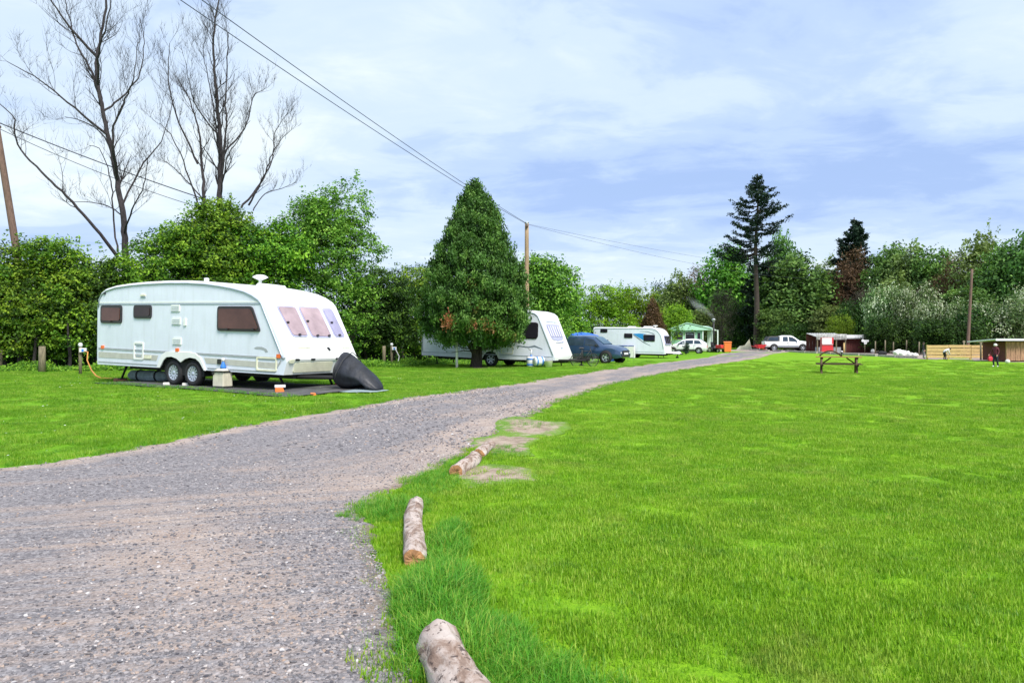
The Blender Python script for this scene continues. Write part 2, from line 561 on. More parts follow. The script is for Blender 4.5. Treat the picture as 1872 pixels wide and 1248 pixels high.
def lawn_colour(t, pos):
    """lawn colour as a function of the place: shared by the turf and the blades"""
    big = t.noise(pos, 0.22, 3, 0.6)
    mid = t.noise(pos, 1.3, 5, 0.65, 0.4)
    fine = t.noise(pos, 7.0, 4, 0.7)
    x = t.math('ADD', t.math('MULTIPLY', mid, 0.36), t.math('ADD', t.math('MULTIPLY', fine, 0.44), t.math('MULTIPLY', big, 0.2)))
    c = t.ramp(x, [(0.34, (0.11, 0.26, 0.010)), (0.45, (0.20, 0.40, 0.012)), (0.55, (0.265, 0.48, 0.018)), (0.68, (0.34, 0.53, 0.04))])
    dry = t.ramp(t.noise(pos, 0.9, 6, 0.72, 0.8), [(0.56, 0.0), (0.72, 0.6)])
    c = t.mix(dry, c, (0.40, 0.36, 0.11))
    wd_ = t.ramp(t.noise(pos, 2.3, 5, 0.7, 1.2), [(0.57, 0.0), (0.70, 0.6)])
    c = t.mix(wd_, c, (0.07, 0.21, 0.03))
    # the strip on the left of the track is a deeper green than the open field
    sp = t.n('ShaderNodeSeparateXYZ')
    t.l(pos, sp.inputs[0])
    e = t.math('ADD', sp.outputs[0], t.math('MULTIPLY', sp.outputs[1], -0.36))
    left = t.ramp(t.math('ADD', t.math('MULTIPLY', e, -0.25), -1.0), [(0.0, 0.0), (1.0, 0.62)])
    c = t.mix(left, c, t.mix(0.45, c, (0.045, 0.22, 0.012)))
    # mowing stripes across the field
    wv = t.math('SINE', t.math('MULTIPLY', t.math('ADD', sp.outputs[1], t.math('MULTIPLY', sp.outputs[0], 0.35)), 3.3))
    return t.mix(t.math('MULTIPLY', t.math('ADD', wv, 1.0), 0.07), c, (0.09, 0.26, 0.01))


m = bpy.data.materials.new('lawn_turf')
m.use_nodes = True
t = NT(m.node_tree)
pos = t.n('ShaderNodeNewGeometry').outputs['Position']
c = lawn_colour(t, pos)
grain = t.noise(pos, 38.0, 4, 0.75)
grain2 = t.noise(t.mapping(pos, (1, 0.35, 1)), 9.0, 5, 0.75)
g = t.math('ADD', t.math('MULTIPLY', grain, 0.5), t.math('MULTIPLY', grain2, 0.5))
c = t.mix(t.ramp(g, [(0.38, 0.70), (0.60, 0.10)]), c, (0.06, 0.17, 0.010))
# turf is a darker green where the grain noise runs low
b = t.n('ShaderNodeBsdfPrincipled')
t.l(c, b.inputs['Base Color'])
b.inputs['Roughness'].default_value = 0.9
b.inputs['Specular IOR Level'].default_value = 0.1
bp = t.n('ShaderNodeBump')
bp.inputs['Strength'].default_value = 0.7
bp.inputs['Distance'].default_value = 0.04
t.l(g, bp.inputs['Height'])
t.l(bp.outputs[0], b.inputs['Normal'])
t.l(b.outputs[0], t.n('ShaderNodeOutputMaterial').inputs[0])
M['turf'] = m


def blademat(name, extra=None, amt=0.0):
    m = bpy.data.materials.new(name)
    m.use_nodes = True
    t = NT(m.node_tree)
    pos = t.n('ShaderNodeNewGeometry').outputs['Position']
    c = lawn_colour(t, pos)
    if extra:
        c = t.mix(amt, c, extra)
    at_ = t.n('ShaderNodeAttribute', attribute_name='tint')
    oi = t.n('ShaderNodeObjectInfo').outputs['Random']
    f = t.math('ADD', t.math('MULTIPLY', at_.outputs['Fac'], 0.6), t.math('MULTIPLY', oi, 0.4))
    c = t.mix(t.ramp(f, [(0.1, 0.6), (0.5, 0.0)]), c, (0.05, 0.18, 0.010))
    c = t.mix(t.ramp(f, [(0.55, 0.0), (0.85, 0.6), (0.95, 0.85)]), c, (0.46, 0.56, 0.09))
    b = t.n('ShaderNodeBsdfPrincipled')
    t.l(c, b.inputs['Base Color'])
    b.inputs['Roughness'].default_value = 0.5
    b.inputs['Specular IOR Level'].default_value = 0.3
    tr = t.n('ShaderNodeBsdfTranslucent')
    t.l(c, tr.inputs[0])
    mx = t.n('ShaderNodeMixShader')
    mx.inputs[0].default_value = 0.35
    t.l(b.outputs[0], mx.inputs[1])
    t.l(tr.outputs[0], mx.inputs[2])
    t.l(mx.outputs[0], t.n('ShaderNodeOutputMaterial').inputs[0])
    return m


M['blade'] = blademat('mown_blade')
M['longblade'] = blademat('long_blade', (0.05, 0.32, 0.02), 0.7)


def roadmat():
    m = bpy.data.materials.new('gravel_track')
    m.use_nodes = True
    t = NT(m.node_tree)
    pos = t.n('ShaderNodeNewGeometry').outputs['Position']
    dl = t.n('ShaderNodeAttribute', attribute_name='dl').outputs['Fac']
    dr = t.n('ShaderNodeAttribute', attribute_name='dr').outputs['Fac']
    near = t.n('ShaderNodeAttribute', attribute_name='bare').outputs['Fac']
    n_a = t.noise(pos, 0.55, 5, 0.6, 0.3)
    n_b = t.noise(pos, 3.0, 6, 0.7)
    n_c = t.noise(pos, 30.0, 4, 0.75)
    vor = t.n('ShaderNodeTexVoronoi', feature='F1')
    vor.inputs['Scale'].default_value = 34.0
    t.l(pos, vor.inputs['Vector'])
    vor2 = t.n('ShaderNodeTexVoronoi', feature='F1')
    vor2.inputs['Scale'].default_value = 85.0
    t.l(pos, vor2.inputs['Vector'])
    # 0 = sandy dust, 1 = grey crushed stone
    k = t.math('ADD', near, t.math('ADD', t.math('MULTIPLY', t.math('SUBTRACT', n_a, 0.5), 1.3), t.math('MULTIPLY', t.math('SUBTRACT', n_b, 0.5), 0.9)))
    cb = t.n('ShaderNodeCombineXYZ')
    sy = t.n('ShaderNodeSeparateXYZ')
    t.l(pos, sy.inputs[0])
    t.l(t.math('MULTIPLY', dl, 1.5), cb.inputs[0])
    t.l(t.math('MULTIPLY', sy.outputs[1], 0.13), cb.inputs[1])
    tyre = t.noise(cb.outputs[0], 1.6, 4, 0.6)
    k = t.math('ADD', k, t.math('MULTIPLY', t.math('SUBTRACT', tyre, 0.5), 2.2))
    k = t.ramp(k, [(0.08, 0.0), (0.75, 1.0)])
    sand = t.ramp(n_b, [(0.3, (0.29, 0.215, 0.175)), (0.7, (0.49, 0.395, 0.335))])
    stone = t.mix(t.ramp(n_c, [(0.35, 0.0), (0.7, 1.0)]), (0.11, 0.105, 0.115), (0.28, 0.26, 0.265))
    scol = t.mix(0.55, stone, t.ramp(t.n('ShaderNodeSeparateColor').outputs[0], [(0, 0.1), (1, 0.5)]))
    sc = t.n('ShaderNodeSeparateColor')
    t.l(vor.outputs['Color'], sc.inputs[0])
    stone = t.mix(0.5, stone, t.ramp(sc.outputs[0], [(0.0, (0.055, 0.055, 0.065)), (0.6, (0.19, 0.18, 0.19)), (1.0, (0.42, 0.40, 0.41))]))
    c = t.mix(k, sand, stone)
    sc2 = t.n('ShaderNodeSeparateColor')
    t.l(vor2.outputs['Color'], sc2.inputs[0])
    c = t.mix(0.28, c, t.ramp(sc2.outputs[1], [(0.0, (0.05, 0.05, 0.065)), (0.5, (0.23, 0.20, 0.205)), (1.0, (0.50, 0.46, 0.47))]))
    t.t.nodes.remove(scol.node)
    # damp soil at the very edge
    e = t.math('MINIMUM', dl, dr)
    ef = t.ramp(t.math('ADD', e, t.math('MULTIPLY', t.math('SUBTRACT', n_b, 0.5), 0.5)), [(0.0, 0.65), (0.16, 0.0)])
    c = t.mix(ef, c, (0.16, 0.115, 0.075))
    b = t.n('ShaderNodeBsdfPrincipled')
    t.l(c, b.inputs['Base Color'])
    b.inputs['Roughness'].default_value = 0.92
    b.inputs['Specular IOR Level'].default_value = 0.15
    hgt = t.math('ADD', t.math('MULTIPLY', vor.outputs['Distance'], -0.7), t.math('MULTIPLY', n_c, 0.6))
    bp = t.n('ShaderNodeBump')
    bp.inputs['Strength'].default_value = 0.8
    bp.inputs['Distance'].default_value = 0.018
    t.l(hgt, bp.inputs['Height'])
    t.l(bp.outputs[0], b.inputs['Normal'])
    t.l(b.outputs[0], t.n('ShaderNodeOutputMaterial').inputs[0])
    return m


M['road'] = roadmat()


def stonemat():
    m = bpy.data.materials.new('crushed_stone')
    m.use_nodes = True
    t = NT(m.node_tree)
    oi = t.n('ShaderNodeObjectInfo').outputs['Random']
    c = t.ramp(oi, [(0.0, (0.045, 0.045, 0.06)), (0.3, (0.11, 0.11, 0.125)), (0.6, (0.21, 0.20, 0.215)), (0.85, (0.33, 0.30, 0.30)), (0.94, (0.32, 0.22, 0.16)), (1.0, (0.55, 0.54, 0.55))])
    pos = t.n('ShaderNodeNewGeometry').outputs['Position']
    c = t.mix(t.ramp(t.noise(pos, 60, 3, 0.6), [(0.35, 0.0), (0.7, 0.3)]), c, (0.32, 0.27, 0.24))
    b = t.n('ShaderNodeBsdfPrincipled')
    t.l(c, b.inputs['Base Color'])
    b.inputs['Roughness'].default_value = 0.85
    t.l(b.outputs[0], t.n('ShaderNodeOutputMaterial').inputs[0])
    return m


M['stone'] = stonemat()


def logmat():
    m = bpy.data.materials.new('peeling_bark')
    m.use_nodes = True
    t = NT(m.node_tree)
    co = t.n('ShaderNodeTexCoord').outputs['Object']
    a = t.noise(t.mapping(co, (1, 1, 0.5)), 7, 6, 0.65, 0.6)
    c = t.ramp(a, [(0.30, (0.11, 0.065, 0.045)), (0.42, (0.26, 0.18, 0.14)), (0.5, (0.42, 0.34, 0.30)), (0.7, (0.56, 0.49, 0.45))])
    fl = t.noise(t.mapping(co, (1, 1, 0.8), (3, 1, 0)), 26, 4, 0.7)
    c = t.mix(t.ramp(fl, [(0.56, 0.0), (0.63, 0.9)]), c, (0.05, 0.03, 0.025))
    cr = t.noise(t.mapping(co, (9, 9, 0.8)), 4, 4, 0.6)
    c = t.mix(t.ramp(cr, [(0.62, 0.0), (0.72, 0.7)]), c, (0.16, 0.09, 0.05))
    b = t.n('ShaderNodeBsdfPrincipled')
    t.l(c, b.inputs['Base Color'])
    b.inputs['Roughness'].default_value = 0.8
    bp = t.n('ShaderNodeBump')
    bp.inputs['Strength'].default_value = 0.7
    bp.inputs['Distance'].default_value = 0.012
    t.l(t.math('SUBTRACT', a, t.math('MULTIPLY', cr, 0.6)), bp.inputs['Height'])
    t.l(bp.outputs[0], b.inputs['Normal'])
    t.l(b.outputs[0], t.n('ShaderNodeOutputMaterial').inputs[0])
    return m


M['logbark'] = logmat()
M['logend'] = pmat('cut_wood', (0.40, 0.20, 0.09), 0.8, var=0.4, vscale=14, bump=0.4)
M['soil'] = pmat('bare_soil', (0.33, 0.25, 0.18), 0.95, var=0.35, vscale=6, bump=0.8, bscale=40, dirt=(0.14, 0.16, 0.05), dirt_amt=0.6)
M['daisy'] = pmat('daisy_petal', (0.8, 0.8, 0.76), 0.7)

# ------------------------------------------------------------------ ground
ys = np.concatenate([np.arange(-12, 2, 1.0), np.arange(2, 30, 0.25), np.arange(30, 60, 0.75), np.arange(60, 130, 2.5), np.array([140, 170, 220, 300, 450, 700])])
xs_u = np.concatenate([-np.array([700, 400, 250, 160, 110, 80, 60]), np.arange(-46, -12, 1.0), np.arange(-12, 12, 0.3), np.arange(12, 46, 1.0), np.array([48, 60, 80, 110, 160, 250, 400, 700])])
GX, GY = np.meshgrid(xs_u, ys)
GZ = H(GX, GY)
V = np.stack([GX, GY, GZ], -1).reshape(-1, 3)
ny, nx = GX.shape
i0 = (np.arange(ny - 1)[:, None] * nx + np.arange(nx - 1)[None, :]).ravel()
Fq = np.stack([i0, i0 + 1, i0 + nx + 1, i0 + nx], 1)
tag(npmesh('ground', V, Fq, M['turf'], smooth=True), 'mown green grass field sloping gently under everything', kind='structure')

# the gravel track
ys = np.concatenate([np.arange(-6, 2, 0.4), np.arange(2, 24, 0.09), np.arange(24, 60, 0.4), np.arange(60, 90.1, 1.0)])
NC = 64
rowsV, dl_, dr_, ba_ = [], [], [], []
for y in ys:
    xl, xr = float(XL(y)), float(XR(y))
    jl = 0.10 * wob(xl * 2.3 + 7, y * 2.9) + 0.05 * wob(xl, y * 13.1)
    jr = 0.09 * wob(xr * 2.1, y * 3.3) + 0.04 * wob(xr + 3, y * 12.7)
    xl += jl
    xr += jr
    tt = np.linspace(0, 1, NC)
    # denser near the right-hand edge where the sheet is very wide
    x = xr + (xl - xr) * tt ** 1.6
    z = H(x, np.full(NC, y)) + 0.012
    z[0] -= 0.03
    z[-1] -= 0.03
    rowsV.append(np.stack([x, np.full(NC, y), z], 1))
    dl = x - xl
    dr = xr - x
    wd = xr - xl
    dl_.append(dl)
    dr_.append(dr)
    if y < 8:
        # near the camera: dark stone along the logs, dust in the middle
        ba = 0.72 - 0.62 * np.exp(-((dr - (1.3 + 0.30 * (y - 5))) / 0.75) ** 2) * np.clip((y - 3.2) / 1.4, 0, 1)
    else:
        ba = 0.86 - 0.95 * np.exp(-(dl / 0.55) ** 2) - 0.80 * np.exp(-(dr / (0.30 * wd)) ** 2)
        ba = ba - 0.30 * np.exp(-((dl - 0.45 * wd) / 0.35) ** 2) * min(1, max(0, (y - 12) / 8))
    ba_.append(ba)
# soften the join between the two recipes
BA = np.array(ba_)
k0 = int(np.argmin(abs(ys - 8)))
for i in range(len(ys)):
    if 6.2 < ys[i] < 8:
        f = (ys[i] - 6.2) / 1.8
        y = ys[i]
        dl, dr = dl_[i], dr_[i]
        wd = dl[0] + dr[0]
        b2 = 0.86 - 0.95 * np.exp(-(dl / 0.55) ** 2) - 0.80 * np.exp(-(dr / (min(0.30 * wd, 1.3))) ** 2)
        BA[i] = BA[i] * (1 - f) + b2 * f
V = np.concatenate(rowsV)
ny, nx = len(ys), NC
i0 = (np.arange(ny - 1)[:, None] * nx + np.arange(nx - 1)[None, :]).ravel()
Fq = np.stack([i0 + 1, i0, i0 + nx, i0 + nx + 1], 1)
tag(npmesh('gravel_road', V, Fq, M['road'], attrs={'dl': ('POINT', np.concatenate(dl_)), 'dr': ('POINT', np.concatenate(dr_)), 'bare': ('POINT', BA.ravel())}, smooth=True),
    'grey and sandy gravel track curving away past the caravans', kind='structure')

# the yard beyond the field, where the track turns right
def sheet(name, poly, dz, mat, label, step=1.2, jitter=0.15, extra=None, kind='structure'):
    bm = bmesh.new()
    pts = []
    k = len(poly)
    for i in range(k):
        a, b_ = Vector(poly[i]), Vector(poly[(i + 1) % k])
        n_ = max(1, int((b_ - a).length / step))
        for j in range(n_):
            p = a.lerp(b_, j / n_)
            pts.append((p.x + jitter * wob(p.x * 1.7, p.y * 2.3), p.y + jitter * wob(p.y * 1.9 + 4, p.x * 2.1)))
    cx = sum(p[0] for p in pts) / len(pts)
    cy = sum(p[1] for p in pts) / len(pts)
    rings = 6
    vs = [(cx, cy, h(cx, cy) + dz)]
    for r_ in range(1, rings + 1):
        f = r_ / rings
        for p in pts:
            x, y = cx + (p[0] - cx) * f, cy + (p[1] - cy) * f
            vs.append((x, y, h(x, y) + dz - (0.015 if r_ == rings else 0)))
    n_ = len(pts)
    fs = [(0, 1 + i, 1 + (i + 1) % n_) for i in range(n_)]
    for r_ in range(rings - 1):
        a0, b0 = 1 + r_ * n_, 1 + (r_ + 1) * n_
        for i in range(n_):
            j = (i + 1) % n_
            fs.append((a0 + i, b0 + i, b0 + j, a0 + j))
    me = bpy.data.meshes.new(name)
    me.from_pydata(vs, [], fs)
    me.materials.append(mat)
    for a_, v_ in (extra or {}).items():
        q = me.attributes.new(a_, 'FLOAT', 'POINT')
        q.data.foreach_set('value', [v_] * len(vs))
    q = me.attributes.new('rim', 'FLOAT', 'POINT')
    q.data.foreach_set('value', [0.0] + [r_ / rings for r_ in range(1, rings + 1) for _ in range(n_)])
    me.polygons.foreach_set('use_smooth', [True] * len(fs))
    o = bpy.data.objects.new(name, me)
    COL.objects.link(o)
    return tag(o, label, kind=kind)


sheet('gravel_yard', [(22, 88.5), (27, 87), (30.2, 80), (29.7, 62), (28.8, 55.0), (30.6, 49.5), (31.6, 47.2), (36, 45.5), (60, 44), (60, 100), (40, 104), (24, 98)], 0.02, M['road'],
      'bare gravel yard beyond the far edge of the field', 1.5, 0.25, {'dl': 5, 'dr': 5, 'bare': 0.15})


def blob(cx, cy, rx, ry, rot=0, k=14, seed=0):
    rg = random.Random(seed)
    out = []
    for i in range(k):
        a = 2 * PI * i / k
        r_ = 1 + rg.uniform(-.25, .25)
        x, y = rx * r_ * math.cos(a), ry * r_ * math.sin(a)
        out.append((cx + x * math.cos(rot) - y * math.sin(rot), cy + x * math.sin(rot) + y * math.cos(rot)))
    return out


def soilmat():
    m = bpy.data.materials.new('bare_soil')
    m.use_nodes = True
    t = NT(m.node_tree)
    pos = t.n('ShaderNodeNewGeometry').outputs['Position']
    n1_ = t.noise(pos, 5, 6, .65)
    c = t.ramp(n1_, [(.3, (.15, .105, .07)), (.5, (.33, .25, .19)), (.7, (.46, .37, .30))])
    st_ = t.n('ShaderNodeTexVoronoi', feature='F1')
    st_.inputs['Scale'].default_value = 60
    t.l(pos, st_.inputs['Vector'])
    c = t.mix(t.ramp(st_.outputs['Distance'], [(.1, .5), (.3, 0.0)]), c, (.5, .47, .45))
    rim = t.n('ShaderNodeAttribute', attribute_name='rim').outputs['Fac']
    e_ = t.math('ADD', rim, t.math('MULTIPLY', t.math('SUBTRACT', t.noise(pos, 3.2, 6, .75), .5), 2.2))
    c = t.mix(t.ramp(e_, [(.55, 0.0), (.85, 1.0)]), c, t.mix(.6, lawn_colour(t, pos), (.06, .12, .015)))
    b = t.n('ShaderNodeBsdfPrincipled')
    t.l(c, b.inputs['Base Color'])
    b.inputs['Roughness'].default_value = .95
    bp = t.n('ShaderNodeBump')
    bp.inputs['Strength'].default_value = .9
    bp.inputs['Distance'].default_value = .02
    t.l(t.noise(pos, 40, 4, .7), bp.inputs['Height'])
    t.l(bp.outputs[0], b.inputs['Normal'])
    t.l(b.outputs[0], t.n('ShaderNodeOutputMaterial').inputs[0])
    return m


M['soil'] = soilmat()
PATCH = []
for i, (px, py, rx, ry) in enumerate([(897, 868, 0.50, 0.75), (925, 812, 0.5, 1.2), (968, 782, 0.6, 1.4)]):
    p = gp(px, py)
    PATCH.append((p.x, p.y, rx, ry))
    sheet('bare_soil', blob(p.x, p.y, rx, ry, seed=i), 0.018 + 0.004 * i, M['soil'], ['bare trodden soil beside the split log', 'pale bare earth behind the far logs', 'worn earth where the grass meets the track'][i], 0.12, 0.05)

# ------------------------------------------------------------------ ground cover: instanced tufts, stones
HIDDEN = bpy.data.collections.new('ground_cover_pieces')


def scatter(name, label, pts, protos, smin, smax, scale_attr=None, tilt=0.15):
    """one object: protos instanced on pts by geometry nodes"""
    c = bpy.data.collections.new(name + '_pieces')
    for o in protos:
        for u in list(o.users_collection):
            u.objects.unlink(o)
        c.objects.link(o)
    me = bpy.data.meshes.new(name)
    me.vertices.add(len(pts))
    me.vertices.foreach_set('co', np.ascontiguousarray(pts, np.float32).ravel())
    if scale_attr is not None:
        a = me.attributes.new('sc', 'FLOAT', 'POINT')
        a.data.foreach_set('value', np.ascontiguousarray(scale_attr, np.float32))
    o = bpy.data.objects.new(name, me)
    COL.objects.link(o)
    g = bpy.data.node_groups.new(name, 'GeometryNodeTree')
    g.interface.new_socket('Geometry', in_out='INPUT', socket_type='NodeSocketGeometry')
    g.interface.new_socket('Geometry', in_out='OUTPUT', socket_type='NodeSocketGeometry')
    N = g.nodes
    gi, go = N.new('NodeGroupInput'), N.new('NodeGroupOutput')
    ci = N.new('GeometryNodeCollectionInfo')
    ci.inputs['Collection'].default_value = c
    ci.inputs['Separate Children'].default_value = True
    ci.inputs['Reset Children'].default_value = True
    ip = N.new('GeometryNodeInstanceOnPoints')
    ip.inputs['Pick Instance'].default_value = True
    rv = N.new('FunctionNodeRandomValue')
    rv.data_type = 'FLOAT_VECTOR'
    rv.inputs['Min'].default_value = (-tilt, -tilt, 0)
    rv.inputs['Max'].default_value = (tilt, tilt, 2 * PI)
    rs = N.new('FunctionNodeRandomValue')
    rs.data_type = 'FLOAT'
    rs.inputs[2].default_value = smin
    rs.inputs[3].default_value = smax
    rs.inputs['Seed'].default_value = 5
    L = g.links.new
    L(gi.outputs[0], ip.inputs['Points'])
    L(ci.outputs[0], ip.inputs['Instance'])
    L(rv.outputs[0], ip.inputs['Rotation'])
    if scale_attr is not None:
        na = N.new('GeometryNodeInputNamedAttribute')
        na.data_type = 'FLOAT'
        na.inputs['Name'].default_value = 'sc'
        mu = N.new('ShaderNodeMath')
        mu.operation = 'MULTIPLY'
        L(na.outputs[0], mu.inputs[0])
        L(rs.outputs[1], mu.inputs[1])
        L(mu.outputs[0], ip.inputs['Scale'])
    else:
        L(rs.outputs[1], ip.inputs['Scale'])
    L(ip.outputs[0], go.inputs[0])
    md = o.modifiers.new('scatter', 'NODES')
    md.node_group = g
    return tag(o, label, kind='stuff')


def tuft(name, n, rad, hmin, hmax, wid, mat, seed, lean=0.5, seg=1):
    rg = np.random.default_rng(seed)
    a = rg.uniform(0, 2 * PI, n)
    r_ = rad * np.sqrt(rg.uniform(0, 1, n))
    bx, by = r_ * np.cos(a), r_ * np.sin(a)
    hh = rg.uniform(hmin, hmax, n)
    d = rg.uniform(0, 2 * PI, n)
    ln = rg.uniform(0.1, lean, n) * hh
    wx, wy = -np.sin(d) * wid / 2, np.cos(d) * wid / 2
    tint = rg.uniform(0, 1, n)
    z0 = np.full(n, -0.01)
    if seg == 1:
        A = np.stack([bx - wx, by - wy, z0], 1)
        B = np.stack([bx + wx, by + wy, z0], 1)
        C = np.stack([bx + np.cos(d) * ln, by + np.sin(d) * ln, hh], 1)
        V = np.stack([A, B, C], 1).reshape(-1, 3)
        Fq = np.arange(3 * n).reshape(n, 3)
        return npmesh(name, V, Fq, mat, attrs={'tint': ('FACE', tint)})
    P = []
    for k, (f, wf, lf) in enumerate([(0, 1, 0), (0.5, .85, .2), (0.85, .5, .6), (1.0, .06, 1.05)]):
        z = hh * f * (1 - 0.25 * f * (ln / hh))
        cx_, cy_ = bx + np.cos(d) * ln * lf, by + np.sin(d) * ln * lf
        P.append(np.stack([cx_ - wx * wf, cy_ - wy * wf, z + z0], 1))
        P.append(np.stack([cx_ + wx * wf, cy_ + wy * wf, z + z0], 1))
    V = np.stack(P, 1).reshape(-1, 3)
    base = np.arange(n)[:, None] * 8
    Fq = np.concatenate([base + np.array([[0, 1, 3, 2]]), base + np.array([[2, 3, 5, 4]]), base + np.array([[4, 5, 7, 6]])])
    return npmesh(name, V, Fq, mat, attrs={'tint': ('FACE', np.tile(tint, 3))})


rng = np.random.default_rng(11)


def field_points(y0, y1, dens, margin=1.0, side='both', clear=0.0):
    xm = y1 * 0.70 + margin
    n = int((y1 - y0) * 2 * xm * dens)
    x = rng.uniform(-xm, xm, n)
    y = rng.uniform(y0, y1, n)
    ok = np.abs(x) < y * 0.70 + margin
    jl = 0.12 * wob(x * 2.3 + 7, y * 2.9)
    right = x > XR(y) + jl + clear
    left = x < XL(y) + jl - clear
    ok &= (right | left) if side == 'both' else (right if side == 'right' else left)
    for (cx, cy, rx, ry) in PATCH:
        q = ((x - cx) / rx) ** 2 + ((y - cy) / ry) ** 2
        ok &= rng.uniform(0, 1, n) < np.clip((q - .30) / .9, .05, 1)
    x, y = x[ok], y[ok]
    return np.stack([x, y, H(x, y)], 1)


P = np.concatenate([field_points(2.6, 8, 34, 1.2), field_points(8, 15, 22), field_points(15, 28, 13), field_points(28, 52, 6)])
P = P[(P[:, 0] < 28.5) & (rng.uniform(0, 1, len(P)) < np.clip((54 - P[:, 1]) / 34, 0, 1))]
sc = 0.90 + 0.35 * (0.5 + 0.5 * wob(P[:, 0] * .6, P[:, 1] * .6)) + 0.3 * np.clip((P[:, 1] - 15) / 20, 0, 1)
scatter('lawn_grass', 'short mown grass blades covering the field and verge', P,
        [tuft('lawn_tuft', 560, 0.24, 0.010, 0.034, 0.008, M['blade'], k, 0.9) for k in range(5)], 0.8, 1.2, sc, 0.08)

# long uncut grass along the logs, and along the foot of the hedge
def edge_strip(n, y0, y1, off0, off1, side):
    y = rng.uniform(y0, y1, n)
    o = rng.uniform(off0, off1, n)
    x = (XR(y) + o) if side > 0 else (XL(y) - o)
    return np.stack([x, y, H(x, y)], 1)


LP = []
LS = []
for (px, py, rx, ry, n, s_) in [(720, 930, .35, .55, 260, .65), (790, 885, .30, .8, 300, .6), (835, 850, .25, .5, 120, .5), (815, 1010, .18, .9, 300, .75), (808, 1100, .25, .7, 560, .95), (765, 1095, .13, .5, 230, .85),
                                (850, 1190, .33, .45, 420, .9), (950, 1240, .3, .3, 170, .8), (690, 945, .35, .25, 120, .5), (975, 778, .35, .7, 130, .45), (925, 825, .25, .5, 90, .5), (1010, 1290, .4, .3, 160, .8)]:
    p = gp(px, py)
    a = rng.uniform(0, 2 * PI, n)
    r_ = np.sqrt(rng.uniform(0, 1, n))
    x, y = p.x + rx * r_ * np.cos(a), p.y + ry * r_ * np.sin(a)
    LP.append(np.stack([x, y, H(x, y)], 1))
    LS.append(s_ * (1.15 - 0.5 * r_))
ca, sa = math.cos(R(-30.1)), math.sin(R(-30.1))
u_ = rng.uniform(-3.4, 4.3, 420)
v_ = -1.80 - .03 * u_ + rng.normal(size=420) * .06
gx, gy = -7.40 + u_ * ca - v_ * sa, 20.23 + u_ * sa + v_ * ca
LP.append(np.stack([gx, gy, H(gx, gy) + .02], 1))
LS.append(rng.uniform(.35, .7, 420))
e1 = edge_strip(700, 12, 40, -0.18, 0.12, 1)
e2 = edge_strip(900, 8.5, 40, -0.20, 0.15, -1)
LP += [e1, e2]
LS += [np.full(700, .38), np.full(900, .42)]
nW = 260
wy = rng.uniform(4, 26, nW)
wx = rng.uniform(-.2, 1, nW) * wy * .7
ok = (wx > XR(wy) + .3)
LP.append(np.stack([wx[ok], wy[ok], H(wx[ok], wy[ok])], 1))
LS.append(rng.uniform(.22, .42, ok.sum()))
scatter('long_grass', 'long bright green grass growing round the edging logs', np.concatenate(LP),
        [tuft('long_tuft', 16, 0.055, 0.09, 0.20, 0.006, M['longblade'], 20 + k, 1.1, 3) for k in range(5)], 0.7, 1.15, np.concatenate(LS), 0.2)

# gravel stones
def stone(k):
    rg = random.Random(k)
    bm = bmesh.new()
    bmesh.ops.create_icosphere(bm, subdivisions=1 if k % 2 else 2, radius=0.5)
    sx, sy, sz = rg.uniform(.7, 1.2), rg.uniform(.6, 1.0), rg.uniform(.4, .65)
    for v in bm.verts:
        j = 1 + rg.uniform(-.16, .16)
        v.co = Vector((v.co.x * sx * j, v.co.y * sy * j, v.co.z * sz * j + 0.12))
    me = bpy.data.meshes.new('stone')
    bm.to_mesh(me)
    me.materials.append(M['stone'])
    o = bpy.data.objects.new('stone', me)
    return o


def road_points(y0, y1, dens):
    xm = y1 * 0.70 + .5
    n = int((y1 - y0) * (xm + 1) * dens)
    x = rng.uniform(-xm, 1, n)
    y = rng.uniform(y0, y1, n)
    ok = (x > XL(y) + 0.05) & (x < XR(y) - 0.02) & (x > -y * .7 - .5)
    x, y = x[ok], y[ok]
    dr = XR(y) - x
    k = 0.35 + 0.65 * np.clip(0.5 + 0.9 * wob(x * .55, y * .5), 0, 1)
    k = np.where(dr < 1.2 + .1 * y, np.clip(k + 0.5 * (y < 7), 0, 1), k)
    k *= 1 - 0.7 * np.exp(-((dr - (1.3 + 0.30 * (y - 5))) / 0.7) ** 2) * np.clip((y - 3.8) / 1.2, 0, 1)
    k *= np.where(dr > 1.5 + .12 * y, .45, 1)
    ok = rng.uniform(0, 1, len(x)) < k
    x, y = x[ok], y[ok]
    return np.stack([x, y, H(x, y) + 0.010], 1)


A = road_points(2.8, 6, 4200)
B = road_points(6, 10, 1700)
C = road_points(10, 20, 320)
P = np.concatenate([A, B, C])
sc = np.concatenate([0.006 + 0.022 * rng.uniform(0, 1, len(A)) ** 2.4, 0.009 + 0.018 * rng.uniform(0, 1, len(B)) ** 2.2, 0.018 + 0.03 * rng.uniform(0, 1, len(C)) ** 2])
scatter('gravel', 'loose grey crushed stone lying on the track', P, [stone(k) for k in range(8)], 0.8, 1.2, sc, 0.5)

# daisies and clover heads in the left verge
P = field_points(9, 24, 2.2, 0, 'left', 0.3)
P[:, 2] += 0.045
q = np.clip(0.5 + 1.2 * wob(P[:, 0] * .9, P[:, 1] * .8), 0, 1)
P = P[rng.uniform(0, 1, len(P)) < q]
d = MB()
for k in range(8):
    a = 2 * PI * k / 8
    d.add([(0, 0, 0), (.5 * math.cos(a - .25), .5 * math.sin(a - .25), .1), (.62 * math.cos(a), .62 * math.sin(a), .08), (.5 * math.cos(a + .25), .5 * math.sin(a + .25), .1)], [(0, 1, 2, 3)])
scatter('daisies', 'small white daisies scattered in the mown grass', P, [d.build('daisy', M['daisy'])], 0.016, 0.028, None, 0.3)
